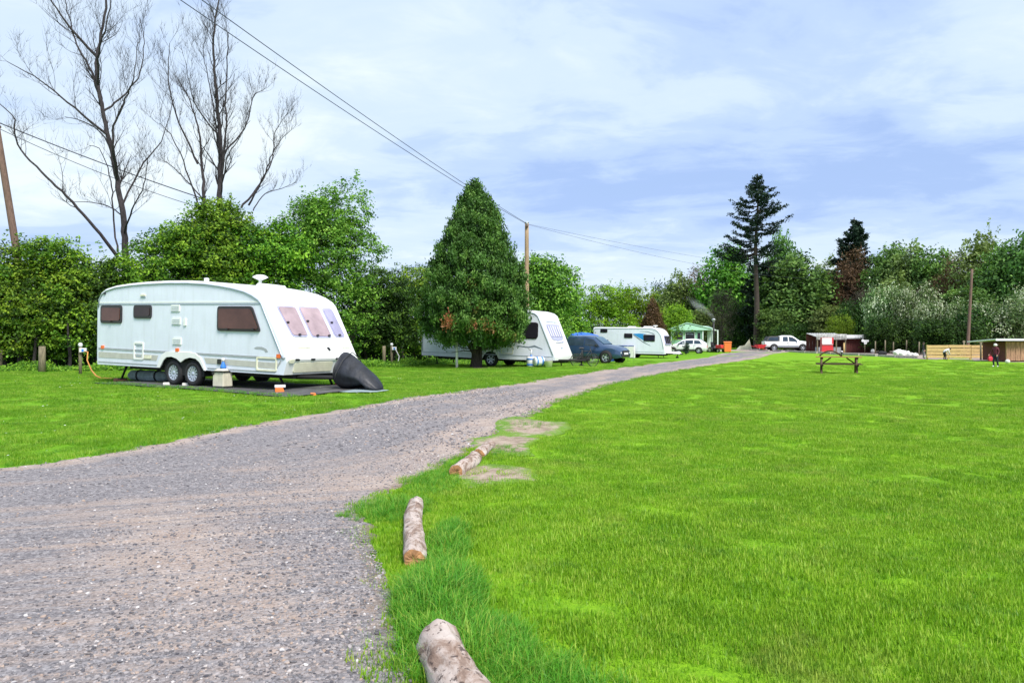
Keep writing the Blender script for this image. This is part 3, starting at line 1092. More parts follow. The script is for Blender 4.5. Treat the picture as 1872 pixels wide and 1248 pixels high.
# ------------------------------------------------------------------ vegetation
def unit(v):
    return v / np.maximum(np.linalg.norm(v, axis=1, keepdims=True), 1e-9)


def leaves(name, C_, Nn, L, Wd, tint, mat, parent, rg, droop=0.0):
    n = len(C_)
    Nn = unit(Nn)
    a = unit(rg.normal(size=(n, 3)))
    if droop:
        a[:, 2] -= droop
    U = unit(a - Nn * np.sum(a * Nn, 1, keepdims=True))
    Vv = np.cross(Nn, U)
    L = (L * rg.uniform(.65, 1.35, n))[:, None]
    Wd = (Wd * rg.uniform(.7, 1.3, n))[:, None]
    P0 = C_ - U * L * .5
    P1 = C_ + Vv * Wd * .5 + Nn * Wd * .12 + U * L * 0.05
    P2 = C_ + U * L * .5
    P3 = C_ - Vv * Wd * .5 + Nn * Wd * .12 + U * L * 0.05
    V = np.stack([P0, P1, P2, P3], 1).reshape(-1, 3)
    return npmesh(name, V, np.arange(4 * n).reshape(n, 4), mat, parent, {'tint': ('FACE', np.clip(tint, 0, 1))})


def lump(D, seed):
    s_ = seed * 1.37
    return (np.sin(D[:, 0] * 3.1 + s_) * np.sin(D[:, 1] * 2.7 + 2 * s_) + 0.6 * np.sin(D[:, 2] * 4.3 + 3 * s_ + D[:, 0] * 2) + 0.45 * np.sin(D[:, 0] * 7.3 + D[:, 2] * 6.1 + s_)) / 1.6


def crown(name, lobes, nclump, per, cr, leaf, mat, parent, seed, rough=0.22, inner=0.25, tmean=0.5, tvar=0.25, shoots=0, shoot_len=0.8, zmin=0.15, asp=0.6, up=0.5, flat=0.75):
    """broadleaf crown: leaf clumps spread through the volume of several lobes"""
    rg = np.random.default_rng(seed)
    Lb = np.array(lobes, float)
    wgt = (Lb[:, 3] * Lb[:, 4] + Lb[:, 4] * Lb[:, 5] + Lb[:, 3] * Lb[:, 5])
    idx = rg.choice(len(Lb), nclump, p=wgt / wgt.sum())
    D = unit(rg.normal(size=(nclump, 3)))
    rad = np.where(rg.uniform(0, 1, nclump) < inner, rg.uniform(.3, .8, nclump), rg.uniform(.78, 1.04, nclump))
    rad = rad * (1 + rough * lump(D * 1.3 + Lb[idx, :3] * .5, seed))
    CC = Lb[idx, :3] + D * Lb[idx, 3:6] * rad[:, None]
    keep = CC[:, 2] > zmin
    CC, D, rad = CC[keep], D[keep], rad[keep]
    n = len(CC)
    ct = tmean + tvar * rg.normal(size=n) * .8
    if shoots:
        zt = CC[:, 2] - np.percentile(CC[:, 2], 60)
        top = np.where(zt > 0)[0]
        pick = rg.choice(top, shoots)
        for p in pick:
            k = 5
            dirn = np.array([rg.normal() * .22, rg.normal() * .22, 1.0])
            st = CC[p] + dirn * np.linspace(0.1, shoot_len * rg.uniform(.4, 1.2), k)[:, None]
            CC = np.concatenate([CC, st])
            D = np.concatenate([D, np.tile([0, 0, 1.], (k, 1))])
            rad = np.concatenate([rad, np.full(k, -1.0)])
            ct = np.concatenate([ct, np.full(k, tmean + .25)])
    sz = np.where(rad < 0, cr * .35, cr) * rg.uniform(.6, 1.3, len(CC))
    pn = np.where(rad < 0, max(3, per // 3), per)
    rep = np.repeat(np.arange(len(CC)), pn)
    off = rg.normal(size=(len(rep), 3)) * sz[rep][:, None] * .55
    off[:, 2] *= flat
    Cc = CC[rep] + off
    Nn = D[rep] * .55 + np.array([0, 0, up]) + rg.normal(size=(len(rep), 3)) * .55
    tint = ct[rep] + rg.normal(size=len(rep)) * .12
    ok = Cc[:, 2] > zmin * .5
    return leaves(name, Cc[ok], Nn[ok], leaf, leaf * asp, tint[ok], mat, parent, rg)


def limb(mb, a, b, r0, r1, rg, sag=0.1, n=6, seg=6):
    a, b = Vector(a), Vector(b)
    L = (b - a).length
    pts, rr = [], []
    j1 = Vector((rg.uniform(-1, 1), rg.uniform(-1, 1), rg.uniform(-.5, .5))) * L * sag
    for i in range(seg + 1):
        t_ = i / seg
        pts.append(a.lerp(b, t_) + j1 * math.sin(PI * t_))
        rr.append(r0 + (r1 - r0) * t_)
    mb.tube(pts, rr, n, False)
    return pts


def trunk_obj(name, lobes, r0, mat, parent, seed, fork=0.35, stems=1, spread=0.25):
    rg = random.Random(seed)
    mb = MB()
    for s_ in range(stems):
        bx, by = (rg.uniform(-spread, spread), rg.uniform(-spread, spread)) if stems > 1 else (0, 0)
        topz = max(l[2] for l in lobes)
        cxm = sum(l[0] for l in lobes) / len(lobes)
        fz = topz * fork
        f = Vector((bx * 1.3 + cxm * .3, by * 1.3, fz))
        mb.tube([(bx, by, -0.15), (bx, by, 0.05), (bx * 1.05, by, fz * .4), f], [r0 * 1.35, r0 * 1.1, r0 * .9, r0 * .75], 8, False)
        for l in lobes:
            if stems > 1 and rg.random() < .4:
                continue
            c_ = Vector(l[:3])
            pts = limb(mb, f, c_, r0 * .55, r0 * .2, rg, .12)
            for k in range(5):
                e = c_ + Vector((rg.uniform(-1, 1) * l[3], rg.uniform(-1, 1) * l[4], rg.uniform(-.3, .9) * l[5])) * .85
                limb(mb, pts[rg.choice([3, 4, 5])], e, r0 * .2, r0 * .05, rg, .12, 5, 4)
    return mb.build(name, mat, parent)


def broadleaf(name, label, cat, group, loc, lobes, mat, seed, nclump=500, per=16, cr=.4, leaf=.12, r0=.12, bark='bark', stems=1, **kw):
    e = empty(name, loc, 0, label, cat, group)
    trunk_obj('trunk', lobes, r0, M[bark], e, seed, stems=stems, spread=kw.pop('spread', .3), fork=kw.pop('fork', .35))
    crown('crown', lobes, nclump, per, cr, leaf, mat, e, seed, **kw)
    return e


# --- the hedge on the left: each shrub its own thing
GH = 'shrubs of the tall hedge behind the caravans'
# px, depth, [(dx, dy, z, rx, ry, rz)], material, clumps, shoots, label
hedge = [
    (-70, 30.5, [(0, 0, 1.9, 2.2, 1.6, 1.6), (0.6, 0, 3.6, 1.6, 1.3, 1.3), (-1.4, 0, 3.2, 1.4, 1.2, 1.3)], 'hedge', 950, 12, 'leafy green shrub cut by the left edge of the photo'),
    (45, 30.5, [(0, 0, 2.0, 2.3, 1.6, 1.6), (0.8, .3, 3.2, 1.8, 1.2, 1.1), (-.8, .6, 3.9, 1.5, 1.2, 1.1)], 'hedge', 1250, 10, 'loose leafy shrub below the leaning pole'),
    (128, 31.0, [(0, 0, 2.0, 1.9, 1.6, 1.7), (0.2, .5, 3.6, 1.3, 1.2, 1.0), (-.7, 0, 4.6, 1.2, 1.0, .7)], 'hedge', 950, 16, 'shrub with thin leafy top just left of the first bare tree'),
    (205, 31.5, [(0, 0, 2.0, 1.9, 1.4, 1.6), (0.2, 0, 3.3, 1.5, 1.2, 1.1)], 'hedgedark', 900, 4, 'low dark shrub at the foot of the first bare tree'),
    (290, 31.0, [(0, 0, 2.1, 1.8, 1.5, 1.7), (0.2, 0, 4.0, 1.6, 1.4, 1.5), (1.0, .2, 5.0, 1.2, 1.1, 1.0)], 'hedge', 1250, 14, 'tall shrub rising behind the rear end of the twin axle caravan'),
    (385, 31.8, [(0, 0, 2.6, 2.0, 1.5, 2.0), (0, 0, 4.9, 2.0, 1.4, 1.5), (.3, .2, 6.2, 1.1, 1.0, .9)], 'hedge', 1600, 30, 'highest leafy shrub at the foot of the second bare tree'),
    (475, 32.3, [(0, 0, 2.6, 2.0, 1.5, 2.0), (0.1, 0, 4.7, 2.0, 1.4, 1.4), (1.0, .2, 4.9, 1.2, 1.0, 1.2)], 'hedge', 1500, 12, 'broad leafy shrub right of the second bare tree'),
    (600, 34.5, [(0, 0, 2.6, 2.0, 1.5, 2.0), (0.0, 0, 4.8, 2.1, 1.5, 1.6), (.4, .2, 6.6, 1.7, 1.2, 1.5), (-.8, .2, 6.4, 1.0, 1.0, 1.3)], 'fresh', 1500, 60, 'tall bright green shrub with upright shoots behind the caravan front'),
    (690, 38.0, [(0, 0, 2.2, 1.9, 1.5, 1.7), (0.1, 0, 3.7, 1.5, 1.3, 1.2)], 'hedgedark', 1150, 6, 'dark shrub right of the tall bright one'),
    (755, 42.5, [(0, 0, 2.4, 2.3, 1.5, 1.9), (0.3, 0, 4.2, 1.7, 1.3, 1.3)], 'hedge', 1000, 10, 'green shrub touching the left side of the big conifer'),
    (880, 44.0, [(0, 0, 2.3, 2.6, 1.6, 1.7), (0.3, 0, 3.8, 2.0, 1.3, 1.1)], 'hedgedark', 900, 4, 'shrub mostly hidden behind the big conifer'),
    (975, 47.0, [(0, 0, 2.4, 2.4, 1.6, 2.0), (0.9, 0, 4.6, 2.0, 1.4, 1.5), (.2, .2, 5.6, 1.3, 1.0, .9)], 'fresh', 1250, 24, 'bright green shrub rising right of the utility pole'),
    (1016, 58.0, [(0, 0, 2.4, 2.4, 1.6, 2.0), (-.3, 0, 3.9, 2.0, 1.4, 1.4)], 'hedge', 950, 14, 'dark green shrub above the front of the second caravan'),
    (1095, 70.5, [(0, 0, 2.9, 3.0, 1.8, 2.5), (0.6, 0, 4.9, 2.3, 1.5, 1.5)], 'yellowleaf', 950, 16, 'yellow green shrub behind the blue tent'),
    (1155, 76.0, [(0, 0, 2.9, 3.0, 1.8, 2.5), (0.2, 0, 5.0, 2.2, 1.5, 1.5)], 'yellowleaf', 950, 22, 'yellow green shrub above the middle of the blue striped caravan'),
    (1232, 84.0, [(0, 0, 2.3, 2.4, 1.8, 2.2), (0.2, 0, 3.8, 1.8, 1.5, 1.2)], 'yellowleaf', 650, 10, 'lime green shrub between the dead conifer and the mint chalet'),
]
for k, (px, d, lobes, mt, nc, sh, lab) in enumerate(hedge):
    far = d > 44
    broadleaf('hedge_shrub', lab, 'shrub', GH, at(px, d), lobes, M[mt], 100 + k, nclump=nc, per=24 if not far else 16, cr=.30 if not far else .46, leaf=.125 if not far else .19,
              r0=.07, stems=5, spread=1.0, shoots=sh, shoot_len=.8 if not far else 1.0, zmin=.5, inner=.22, tmean=.48, tvar=.42, rough=.34, flat=.5, bark='greybark', fork=.3)

# dark undergrowth leaves, added as backing that keeps the hedge foot dark
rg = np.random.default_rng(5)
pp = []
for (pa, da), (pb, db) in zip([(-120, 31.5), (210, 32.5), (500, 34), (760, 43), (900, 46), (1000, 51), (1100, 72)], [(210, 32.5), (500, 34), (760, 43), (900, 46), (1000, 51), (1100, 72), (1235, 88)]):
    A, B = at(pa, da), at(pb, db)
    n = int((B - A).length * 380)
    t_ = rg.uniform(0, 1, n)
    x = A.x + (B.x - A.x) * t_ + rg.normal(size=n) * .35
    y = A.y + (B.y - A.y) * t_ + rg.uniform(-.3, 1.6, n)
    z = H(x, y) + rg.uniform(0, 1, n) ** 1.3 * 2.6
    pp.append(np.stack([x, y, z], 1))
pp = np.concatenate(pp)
tag(leaves('undergrowth', pp, rg.normal(size=pp.shape) + np.array([0, -.6, .4]), .24, .16, rg.uniform(0, .7, len(pp)), M['hedgedark'], None, rg), 'dark undergrowth added as backing to deepen the shade at the hedge foot', kind='stuff')
# bramble and nettle verge in front of the hedge
pp = []
for (pa, da), (pb, db) in zip([(-120, 28.8), (140, 28.9), (420, 30), (720, 34.2), (780, 39.5)], [(140, 28.9), (420, 30), (720, 34.2), (780, 39.5), (1000, 46)]):
    A, B = at(pa, da), at(pb, db)
    n = int((B - A).length * 900)
    t_ = rg.uniform(0, 1, n)
    x = A.x + (B.x - A.x) * t_ + rg.normal(size=n) * .3
    y = A.y + (B.y - A.y) * t_ + rg.uniform(-.5, 1.0, n)
    hh = 0.12 + 0.28 * np.clip(.5 + .8 * wob(x * .7, y * .7), 0, 1) * np.clip((y - (A.y + (B.y - A.y) * t_) + .8), .2, 1)
    z = H(x, y) + rg.uniform(0, 1, n) * hh
    pp.append(np.stack([x, y, z], 1))
pp = np.concatenate(pp)
tag(leaves('nettles', pp, rg.normal(size=pp.shape) * .6 + np.array([0, -.5, .6]), .10, .05, rg.uniform(.2, .9, len(pp)), M['hedge'], None, rg), 'rough nettles and weeds in front of the hedge', kind='stuff')


# --- bare trees
def bare_tree(name, label, loc, limbs, seed, twig_levels=4, mat='greybark', dens=1.0, upw=.45):
    """limbs: [(points relative to base, r0, r1)]"""
    rg = random.Random(seed)
    e = empty(name, loc, 0, label, 'tree', 'leafless trees above the hedge')
    tr, br, tw = MB(), MB(), MB()
    seeds = []

    def smooth(pts, r0, r1, n):
        pts = [Vector(p) for p in pts]
        out, rr = [], []
        for i in range(len(pts) - 1):
            p0 = pts[max(i - 1, 0)]; p1 = pts[i]; p2 = pts[i + 1]; p3 = pts[min(i + 2, len(pts) - 1)]
            for j in range(n):
                t_ = j / n
                q = .5 * ((2 * p1) + (p2 - p0) * t_ + (2 * p0 - 5 * p1 + 4 * p2 - p3) * t_ ** 2 + (3 * p1 - p0 - 3 * p2 + p3) * t_ ** 3)
                out.append(q + Vector((rg.uniform(-1, 1), rg.uniform(-1, 1), 0)) * .035)
        out.append(pts[-1])
        k = len(out)
        return out, [r0 + (r1 - r0) * (i / (k - 1)) ** .8 for i in range(k)]

    def grow(p, d, L, r_, lev):
        seg = 4 if lev < 3 else 3
        pts, rr = [p.copy()], [r_]
        q = p.copy()
        dd = d.copy()
        for i in range(seg):
            dd = (dd + Vector((rg.uniform(-1, 1), rg.uniform(-1, 1), rg.uniform(-.7, .9) * 1.0)) * .24 + Vector((0, 0, upw * .18))).normalized()
            q = q + dd * L / seg
            pts.append(q.copy())
            rr.append(r_ * (1 - .75 * (i + 1) / seg))
        (br if lev <= 1 else tw).tube(pts, rr, 5 if lev <= 1 else 3, False)
        if lev >= twig_levels:
            return
        nb = int({1: 7, 2: 6, 3: 4}.get(lev, 3) * dens + rg.random())
        for k in range(nb):
            i = rg.randint(1, seg)
            b_ = pts[i]
            side = dd.orthogonal().normalized()
            side.rotate(Matrix.Rotation(rg.uniform(0, 2 * PI), 3, dd))
            nd = (dd * rg.uniform(.5, 1.0) + side * rg.uniform(.5, 1.0) + Vector((0, 0, upw * .5))).normalized()
            grow(b_, nd, L * rg.uniform(.42, .68), max(rr[i] * .6, .0045), lev + 1)

    for li, (pts, r0, r1, nbr, L0) in enumerate(limbs):
        P_, rr = smooth(pts, r0, r1, 5)
        (tr if li == 0 else br).tube(P_, rr, 8 if li == 0 else 6, False)
        k = len(P_)
        for b_ in range(int(nbr * dens)):
            i = int(k * (rg.uniform(.25, 1.0) if li == 0 else rg.uniform(.15, 1.0)))
            i = min(k - 1, i)
            t_ = (P_[min(i + 1, k - 1)] - P_[max(i - 1, 0)]).normalized()
            side = t_.orthogonal().normalized()
            side.rotate(Matrix.Rotation(rg.uniform(0, 2 * PI), 3, t_))
            nd = (t_ * .8 + side * rg.uniform(.4, .9)).normalized()
            grow(P_[i], nd, L0 * rg.uniform(.6, 1.1), max(rr[i] * .40, .008), 2)
    tr.build('trunk', M[mat], e)
    br.build('branches', M[mat], e)
    o = tw.build('twigs', M[mat], e)
    o['kind'] = 'stuff'
    return e


def pxpts(base, d, pts, rg):
    """outline read at the tree's own distance, with depth added"""
    out = []
    for i, p in enumerate(pts):
        x = (p[0] - CX) / F * d - base.x
        z = CAMZ + (HOR - p[1]) / F * d - base.z
        out.append((x, p[2] if len(p) > 2 else 0.0, z))
    return out


rgt = random.Random(3)
d1 = 34.5
b1 = at(228, d1)
T = lambda pts: pxpts(b1, d1, pts, rgt)
bare_tree('bare_tree', 'tall leafless tree left of the other, crooked dark trunk reaching past the top', b1, [
    (T([(229, 640), (229, 470), (226, 400), (214, 330), (203, 270), (188, 200), (178, 150), (168, 85, .5), (176, 0, .8), (172, -90, 1)]), .17, .04, 14, 2.0),
    (T([(172, 100, .3), (140, 60, -.4), (118, 20, -.9), (92, -60, -1.4)]), .075, .015, 9, 1.7),
    (T([(184, 190), (150, 120, .8), (108, 60, 1.4), (84, 0, 1.8), (70, -50, 2)]), .075, .015, 10, 1.7),
    (T([(180, 160), (200, 110, -.9), (224, 70, -1.4), (236, 20, -1.6), (225, -40, -2)]), .06, .012, 9, 1.6),
    (T([(188, 205), (215, 165, .6), (236, 120, 1), (240, 60, 1.2), (228, 10, 1.4)]), .05, .012, 8, 1.5),
    (T([(200, 250), (160, 210, -1), (115, 170, -1.6), (66, 142, -2)]), .06, .012, 9, 1.6),
    (T([(205, 290), (170, 240, 1), (120, 205, 1.6), (72, 190, 2)]), .05, .012, 8, 1.4),
    (T([(216, 330), (228, 285, -1), (236, 245, -1.3), (262, 200, -1.6), (285, 170, -2), (292, 110, -2)]), .08, .012, 11, 1.5),
    (T([(222, 380), (250, 290, .7), (270, 245, 1.3), (290, 160, 1.6)]), .05, .012, 9, 1.4),
    (T([(219, 474), (190, 420, -.8), (155, 370, -1.4), (120, 330, -1.8), (84, 285, -2), (78, 235, -2.1), (28, 200, -2.3)]), .085, .014, 12, 1.4),
    (T([(215, 460), (188, 380, .9), (175, 320, 1.3), (150, 260, 1.6), (118, 245, 2)]), .05, .012, 9, 1.4),
    (T([(225, 430), (262, 390, -1), (290, 350, -1.4), (305, 300, -1.7)]), .05, .012, 8, 1.3),
    (T([(226, 400), (190, 375, .6), (140, 362, 1), (90, 360, 1.3)]), .035, .010, 6, 1.1),
], 5, dens=1.1, upw=.75)
d2 = 35.0
b2 = at(402, d2)
T = lambda pts: pxpts(b2, d2, pts, rgt)
bare_tree('bare_tree', 'leafless tree right of the other, thin stems bunched round a dark pole-straight trunk', b2, [
    (T([(402, 640), (402, 420), (402, 330), (404, 270), (398, 200), (394, 140), (390, 70), (402, -10)]), .17, .03, 34, 1.5),
    (T([(372, 420), (372, 345), (358, 280, .6), (345, 220, 1), (320, 160, 1.4), (292, 115, 1.7)]), .10, .014, 18, 1.5),
    (T([(372, 400), (356, 330, -.6), (335, 265, -1), (316, 240, -1.3)]), .05, .012, 8, 1.2),
    (T([(362, 300), (330, 215, -.5), (322, 150, -.8), (328, 95, -1)]), .05, .012, 10, 1.2),
    (T([(404, 330), (420, 250, -.5), (425, 170, -.8), (432, 90, -1), (428, 70, -1)]), .06, .012, 16, 1.1),
    (T([(404, 300), (388, 230, .5), (375, 170, .8), (360, 110, 1), (355, 70, 1)]), .05, .012, 14, 1.2),
    (T([(408, 280), (440, 230, .5), (452, 170, .8), (470, 150, 1)]), .045, .010, 12, 1.1),
    (T([(404, 360), (430, 300, -1), (455, 268, -1.3), (478, 238, -1.5)]), .04, .010, 7, 1.0),
    (T([(440, 380), (470, 330, .5), (488, 280, .8), (490, 230, 1), (515, 195, 1)]), .055, .010, 12, 1.1),
    (T([(455, 375), (490, 320, -.4), (510, 280, -.7), (540, 252, -1)]), .05, .010, 11, 1.0),
    (T([(398, 400), (350, 345, .4), (305, 300, .7), (282, 285, 1)]), .045, .010, 9, 1.1),
    (T([(462, 385), (480, 352, .3), (510, 340, .5), (535, 328, .6)]), .03, .008, 6, .7),
    (T([(400, 250), (372, 200, -1), (362, 130, -1.4)]), .04, .010, 12, 1.2),
], 9, dens=1.0, upw=.9)

# --- the big conifer in front of the second caravan
bc = at(868, 33.0)
e = empty('conifer', bc, 0, 'broad dark green conifer with brown dead patches in front of the second caravan', 'tree')
rg = np.random.default_rng(17)
prof = [(0.6, .5), (0.9, 1.3), (1.3, 1.95), (1.7, 2.2), (2.5, 2.2), (3.2, 2.1), (3.95, 1.93), (4.7, 1.66), (5.4, 1.36), (6.3, 1.0), (7.0, .66), (7.4, .42), (7.75, .18), (7.95, .02)]
n = 3900
zc = np.interp(rg.uniform(0, 1, n), np.linspace(0, 1, 60), np.linspace(0.95, 7.9, 60))
wr = np.interp(zc, [p[0] for p in prof], [p[1] for p in prof]) * .93
keep = rg.uniform(0, 2.1, n) < wr + .25
zc, wr = zc[keep], wr[keep]
n = len(zc)
ang = rg.uniform(0, 2 * PI, n)
lumps = 1 + .09 * np.sin(ang * 5 + zc * 2.2) + .09 * np.sin(ang * 9 - zc * 4.1 + 1) + .10 * np.sin(zc * 7 + ang * 3) + .05 * rg.normal(size=n)
zc = np.where((zc < 1.9), zc + .45 * (0.5 + 0.5 * np.sin(ang * 4 + 1)) * (rg.uniform(0, 1, n)), zc)
rr = wr * lumps * np.where(rg.uniform(0, 1, n) < .25, rg.uniform(.55, .9, n), rg.uniform(.9, 1.04, n))
CCn = np.stack([rr * np.cos(ang), rr * np.sin(ang), zc], 1)
per = 42
rep = np.repeat(np.arange(n), per)
out = np.stack([np.cos(ang), np.sin(ang), np.full(n, .2)], 1)[rep]
off = rg.normal(size=(len(rep), 3)) * np.array([.07, .07, .12])
Cl = CCn[rep] + off + out * rg.uniform(-.1, .12, len(rep))[:, None]
Nn = out * .5 + rg.normal(size=(len(rep), 3)) * .7
tint = .34 + .14 * rg.normal(size=n) + .16 * np.sin(zc * 7 + ang * 3)
tint = np.clip(tint, 0, .66)
# brown patches low down on the side that faces the track
az = np.arctan2(CCn[:, 1], CCn[:, 0])
for (a0, z0, ra, rz, amt) in [(-PI / 2 - .08, 3.1, .07, .42, .60), (-PI / 2 - .38, 2.1, .10, .28, .52), (-PI / 2 + .02, 2.2, .10, .5, .34), (-PI / 2 + .85, 1.7, .4, .45, .26), (-PI / 2 - .1, 1.9, .8, .8, .17), (-PI / 2 + .35, 2.0, .25, .5, .14), (-PI / 2 - .75, 1.8, .3, .3, .18)]:
    tint += amt * np.exp(-((az - a0) / ra) ** 2 - ((CCn[:, 2] - z0) / rz) ** 2) * rg.uniform(.2, 1.3, n)
tl = tint[rep] + rg.normal(size=len(rep)) * .035
# upright sprays: longer than wide
U = out * .35 + np.array([0, 0, 1.0]) + rg.normal(size=(len(rep), 3)) * .45
Nn = unit(Nn)
U = unit(U - Nn * np.sum(U * Nn, 1, keepdims=True))
Vv = np.cross(Nn, U)
L = rg.uniform(.08, .17, len(rep))[:, None]
Wd = L * .42
V = np.stack([Cl - U * L * .5, Cl + Vv * Wd * .5, Cl + U * L * .5, Cl - Vv * Wd * .5], 1).reshape(-1, 3)
npmesh('crown', V, np.arange(len(V)).reshape(-1, 4), M['thuja'], e, {'tint': ('FACE', np.clip(tl, 0, 1))})
mb = MB()
mb.tube([(0, 0, -.15), (0, 0, .0), (.02, 0, .5), (.0, 0, 2), (0, 0, 5), (0, 0, 7.4)], [.30, .22, .16, .13, .08, .02], 10, False)
mb.tube([(.18, 0.05, -.1), (.22, .05, .5), (.3, .1, 1.6)], [.14, .10, .06], 8, False)
mb.tube([(.02, 0, .5), (-.35, -.2, 1.1), (-.5, -.3, 2.0)], [.09, .07, .03], 6, False)
mb.build('trunk', M['bark'], e)
mb = MB()
rq = random.Random(4)
for k in range(46):
    a = rq.uniform(0, 2 * PI)
    z0 = rq.uniform(.6, 2.6)
    rl = rq.uniform(.9, 1.9)
    mb.tube([(0, 0, z0), (rl * .5 * math.cos(a), rl * .5 * math.sin(a), z0 + .05), (rl * math.cos(a), rl * math.sin(a), z0 + rq.uniform(-.1, .5))], [.035, .022, .008], 4, False)
mb.build('branches', M['bark'], e)
# sawn-off low bed of needles round its foot
sheet('needle_bed', blob(bc.x + .25, bc.y - .35, 1.5, .7, seed=9), 0.02, pmat('needle_litter', (0.11, 0.085, 0.05), .95, var=.4, bump=.5), 'bare brown needle litter round the foot of the big conifer', .2, .08)


# --- tall pine and other far conifers
def tiered(name, label, loc, Ht, r0, tiers, mat, seed, twist=0.0, bark='bark', group=None, leaf=.34):
    e = empty(name, loc, 0, label, 'tree', group)
    rg = np.random.default_rng(seed)
    rq = random.Random(seed)
    tr = MB()
    pts = [(0.25 * math.sin(k * .9) * k / 10, 0, Ht * k / 10) for k in range(11)]
    tr.tube(pts, [r0 * (1 - .92 * (k / 10)) + .02 for k in range(11)], 8, False)
    tr.build('trunk', M[bark], e)
    br = MB()
    CCs, tips = [], []
    for (z, ln, nb, rise) in tiers:
        for k in range(nb):
            a = rq.uniform(0, 2 * PI)
            L = ln * rq.uniform(.6, 1.12)
            zz_ = z + rq.uniform(-.35, .35)
            fx = np.interp(zz_ / Ht * 10, range(11), [p[0] for p in pts])
            P_ = []
            for j in range(6):
                t_ = j / 5
                P_.append(Vector((fx + L * t_ * math.cos(a), L * t_ * math.sin(a), zz_ + L * (rise * t_ - .22 * t_ * (1 - t_) * 2 + (.10 * t_ * t_)))))
            br.tube(P_, [.07 * (1 - .8 * j / 5) * max(.5, L / 3) for j in range(6)], 4, False)
            m_ = int(8 + L * 15)
            for q in range(m_):
                t_ = rq.uniform(.22, 1.05) ** .8
                i = min(4, int(t_ * 5))
                p = P_[i].lerp(P_[i + 1], min(1.1, t_ * 5 - i))
                sw = .13 * L * (1.1 - t_ * .6)
                CCs.append((p.x + rq.gauss(0, sw * .6), p.y + rq.gauss(0, sw * .6), p.z + rq.gauss(-.06, .09)))
    br.build('branches', M[bark], e)
    CC_ = np.array(CCs)
    rep = np.repeat(np.arange(len(CC_)), 3)
    Cl = CC_[rep] + rg.normal(size=(len(rep), 3)) * np.array([.14, .14, .07])
    Nn = rg.normal(size=(len(rep), 3)) * .5 + np.array([0, 0, .8])
    leaves('crown', Cl, Nn, leaf, leaf * .45, .45 + .25 * rg.normal(size=len(rep)), M[mat], e, rg)
    return e


rq = random.Random(1)
tiers = []
z = 11.2
while z < 21.6:
    f = (z - 11.2) / 10.4
    ln = 4.4 * (1 - .15 * f) if f < .75 else 4.4 * max(.22, (1 - f) * 3.0)
    tiers.append((z, ln * rq.uniform(.8, 1.05), 5 if f < .9 else 6, .02 + .30 * f * .6))
    z += .66 if f < .8 else .42
tiered('tall_pine', 'tallest tree, a gaunt dark pine with layered drooping branches and long bare trunk', at(1383, 97), 22.3, .42, tiers, 'darkneedle', 31)
tiers = [(7.5 + k * .55, 3.4 - k * .02, 7, -.12) for k in range(8)]
tiered('dark_yew', 'black green yew mass just behind the tall pine', at(1402, 103), 12.5, .4, [(2.0 + k * .7, 3.9 - abs(k - 6) * .15, 8, -.08) for k in range(14)], 'darkneedle', 33, leaf=.5)
tiers = []
z = 6.0
while z < 17.3:
    f = (z - 6.0) / 11.3
    tiers.append((z, 3.6 * (1 - f) ** .62 + .25, 8, .12))
    z += .45
tiered('ivy_clad_pine', 'dark pointed conifer standing high over the wood', at(1560, 104), 17.9, .45, tiers, 'darkneedle', 37, leaf=.42)
e = tiered('dark_fir', 'small dark fir right behind the pointed conifer', at(1606, 108), 13.6, .3, [(6 + k * .6, 2.6 * (1 - k / 14) + .3, 7, -.05) for k in range(12)], 'darkneedle', 38, leaf=.42)


# conical dead conifer between the far caravans
def cone_tree(name, label, loc, Ht, Rm, mat, seed, leaf=.2, z0=.4, n=1500, per=12, bark='bark'):
    e = empty(name, loc, 0, label, 'tree')
    rg = np.random.default_rng(seed)
    u = 1 - np.sqrt(rg.uniform(0, 1, n))
    z = z0 + (Ht - z0) * u
    a = rg.uniform(0, 2 * PI, n)
    r_ = Rm * (1 - u) ** .8 * (1 + .12 * np.sin(a * 5 + z * 2)) * rg.uniform(.75, 1.05, n)
    CC_ = np.stack([r_ * np.cos(a), r_ * np.sin(a), z], 1)
    rep = np.repeat(np.arange(n), per)
    Cl = CC_[rep] + rg.normal(size=(len(rep), 3)) * np.array([.12, .12, .2])
    leaves('crown', Cl, rg.normal(size=(len(rep), 3)) + np.stack([np.cos(a), np.sin(a), 0 * a], 1)[rep], leaf, leaf * .5, .5 + .22 * rg.normal(size=len(rep)), M[mat], e, rg)
    t_ = MB()
    t_.tube([(0, 0, -.1), (0, 0, Ht * .5), (0, 0, Ht * .95)], [.2, .12, .02], 7, False)
    t_.build('trunk', M[bark], e)
    return e


cone_tree('dead_conifer', 'reddish brown dead conical conifer behind the blue striped caravan', at(1194, 71.5), 5.3, 1.5, 'brownleaf', 41, .2, n=1300)

# --- the wood behind the yard: crown prototypes first, then copies of their own size and turn
PROTO = {}


def proto(kind, mat, lobes, seed, nclump=700, per=13, leaf=.34, cr=.62, bark='bark', **kw):
    e = empty('woodland_tree', (0, 0, -200))
    trunk_obj('trunk', lobes, .17, M[bark], e, seed, fork=.35)
    crown('crown', lobes, nclump, per, cr, leaf, M[mat], e, seed, **kw)
    PROTO.setdefault(kind, []).append(e)


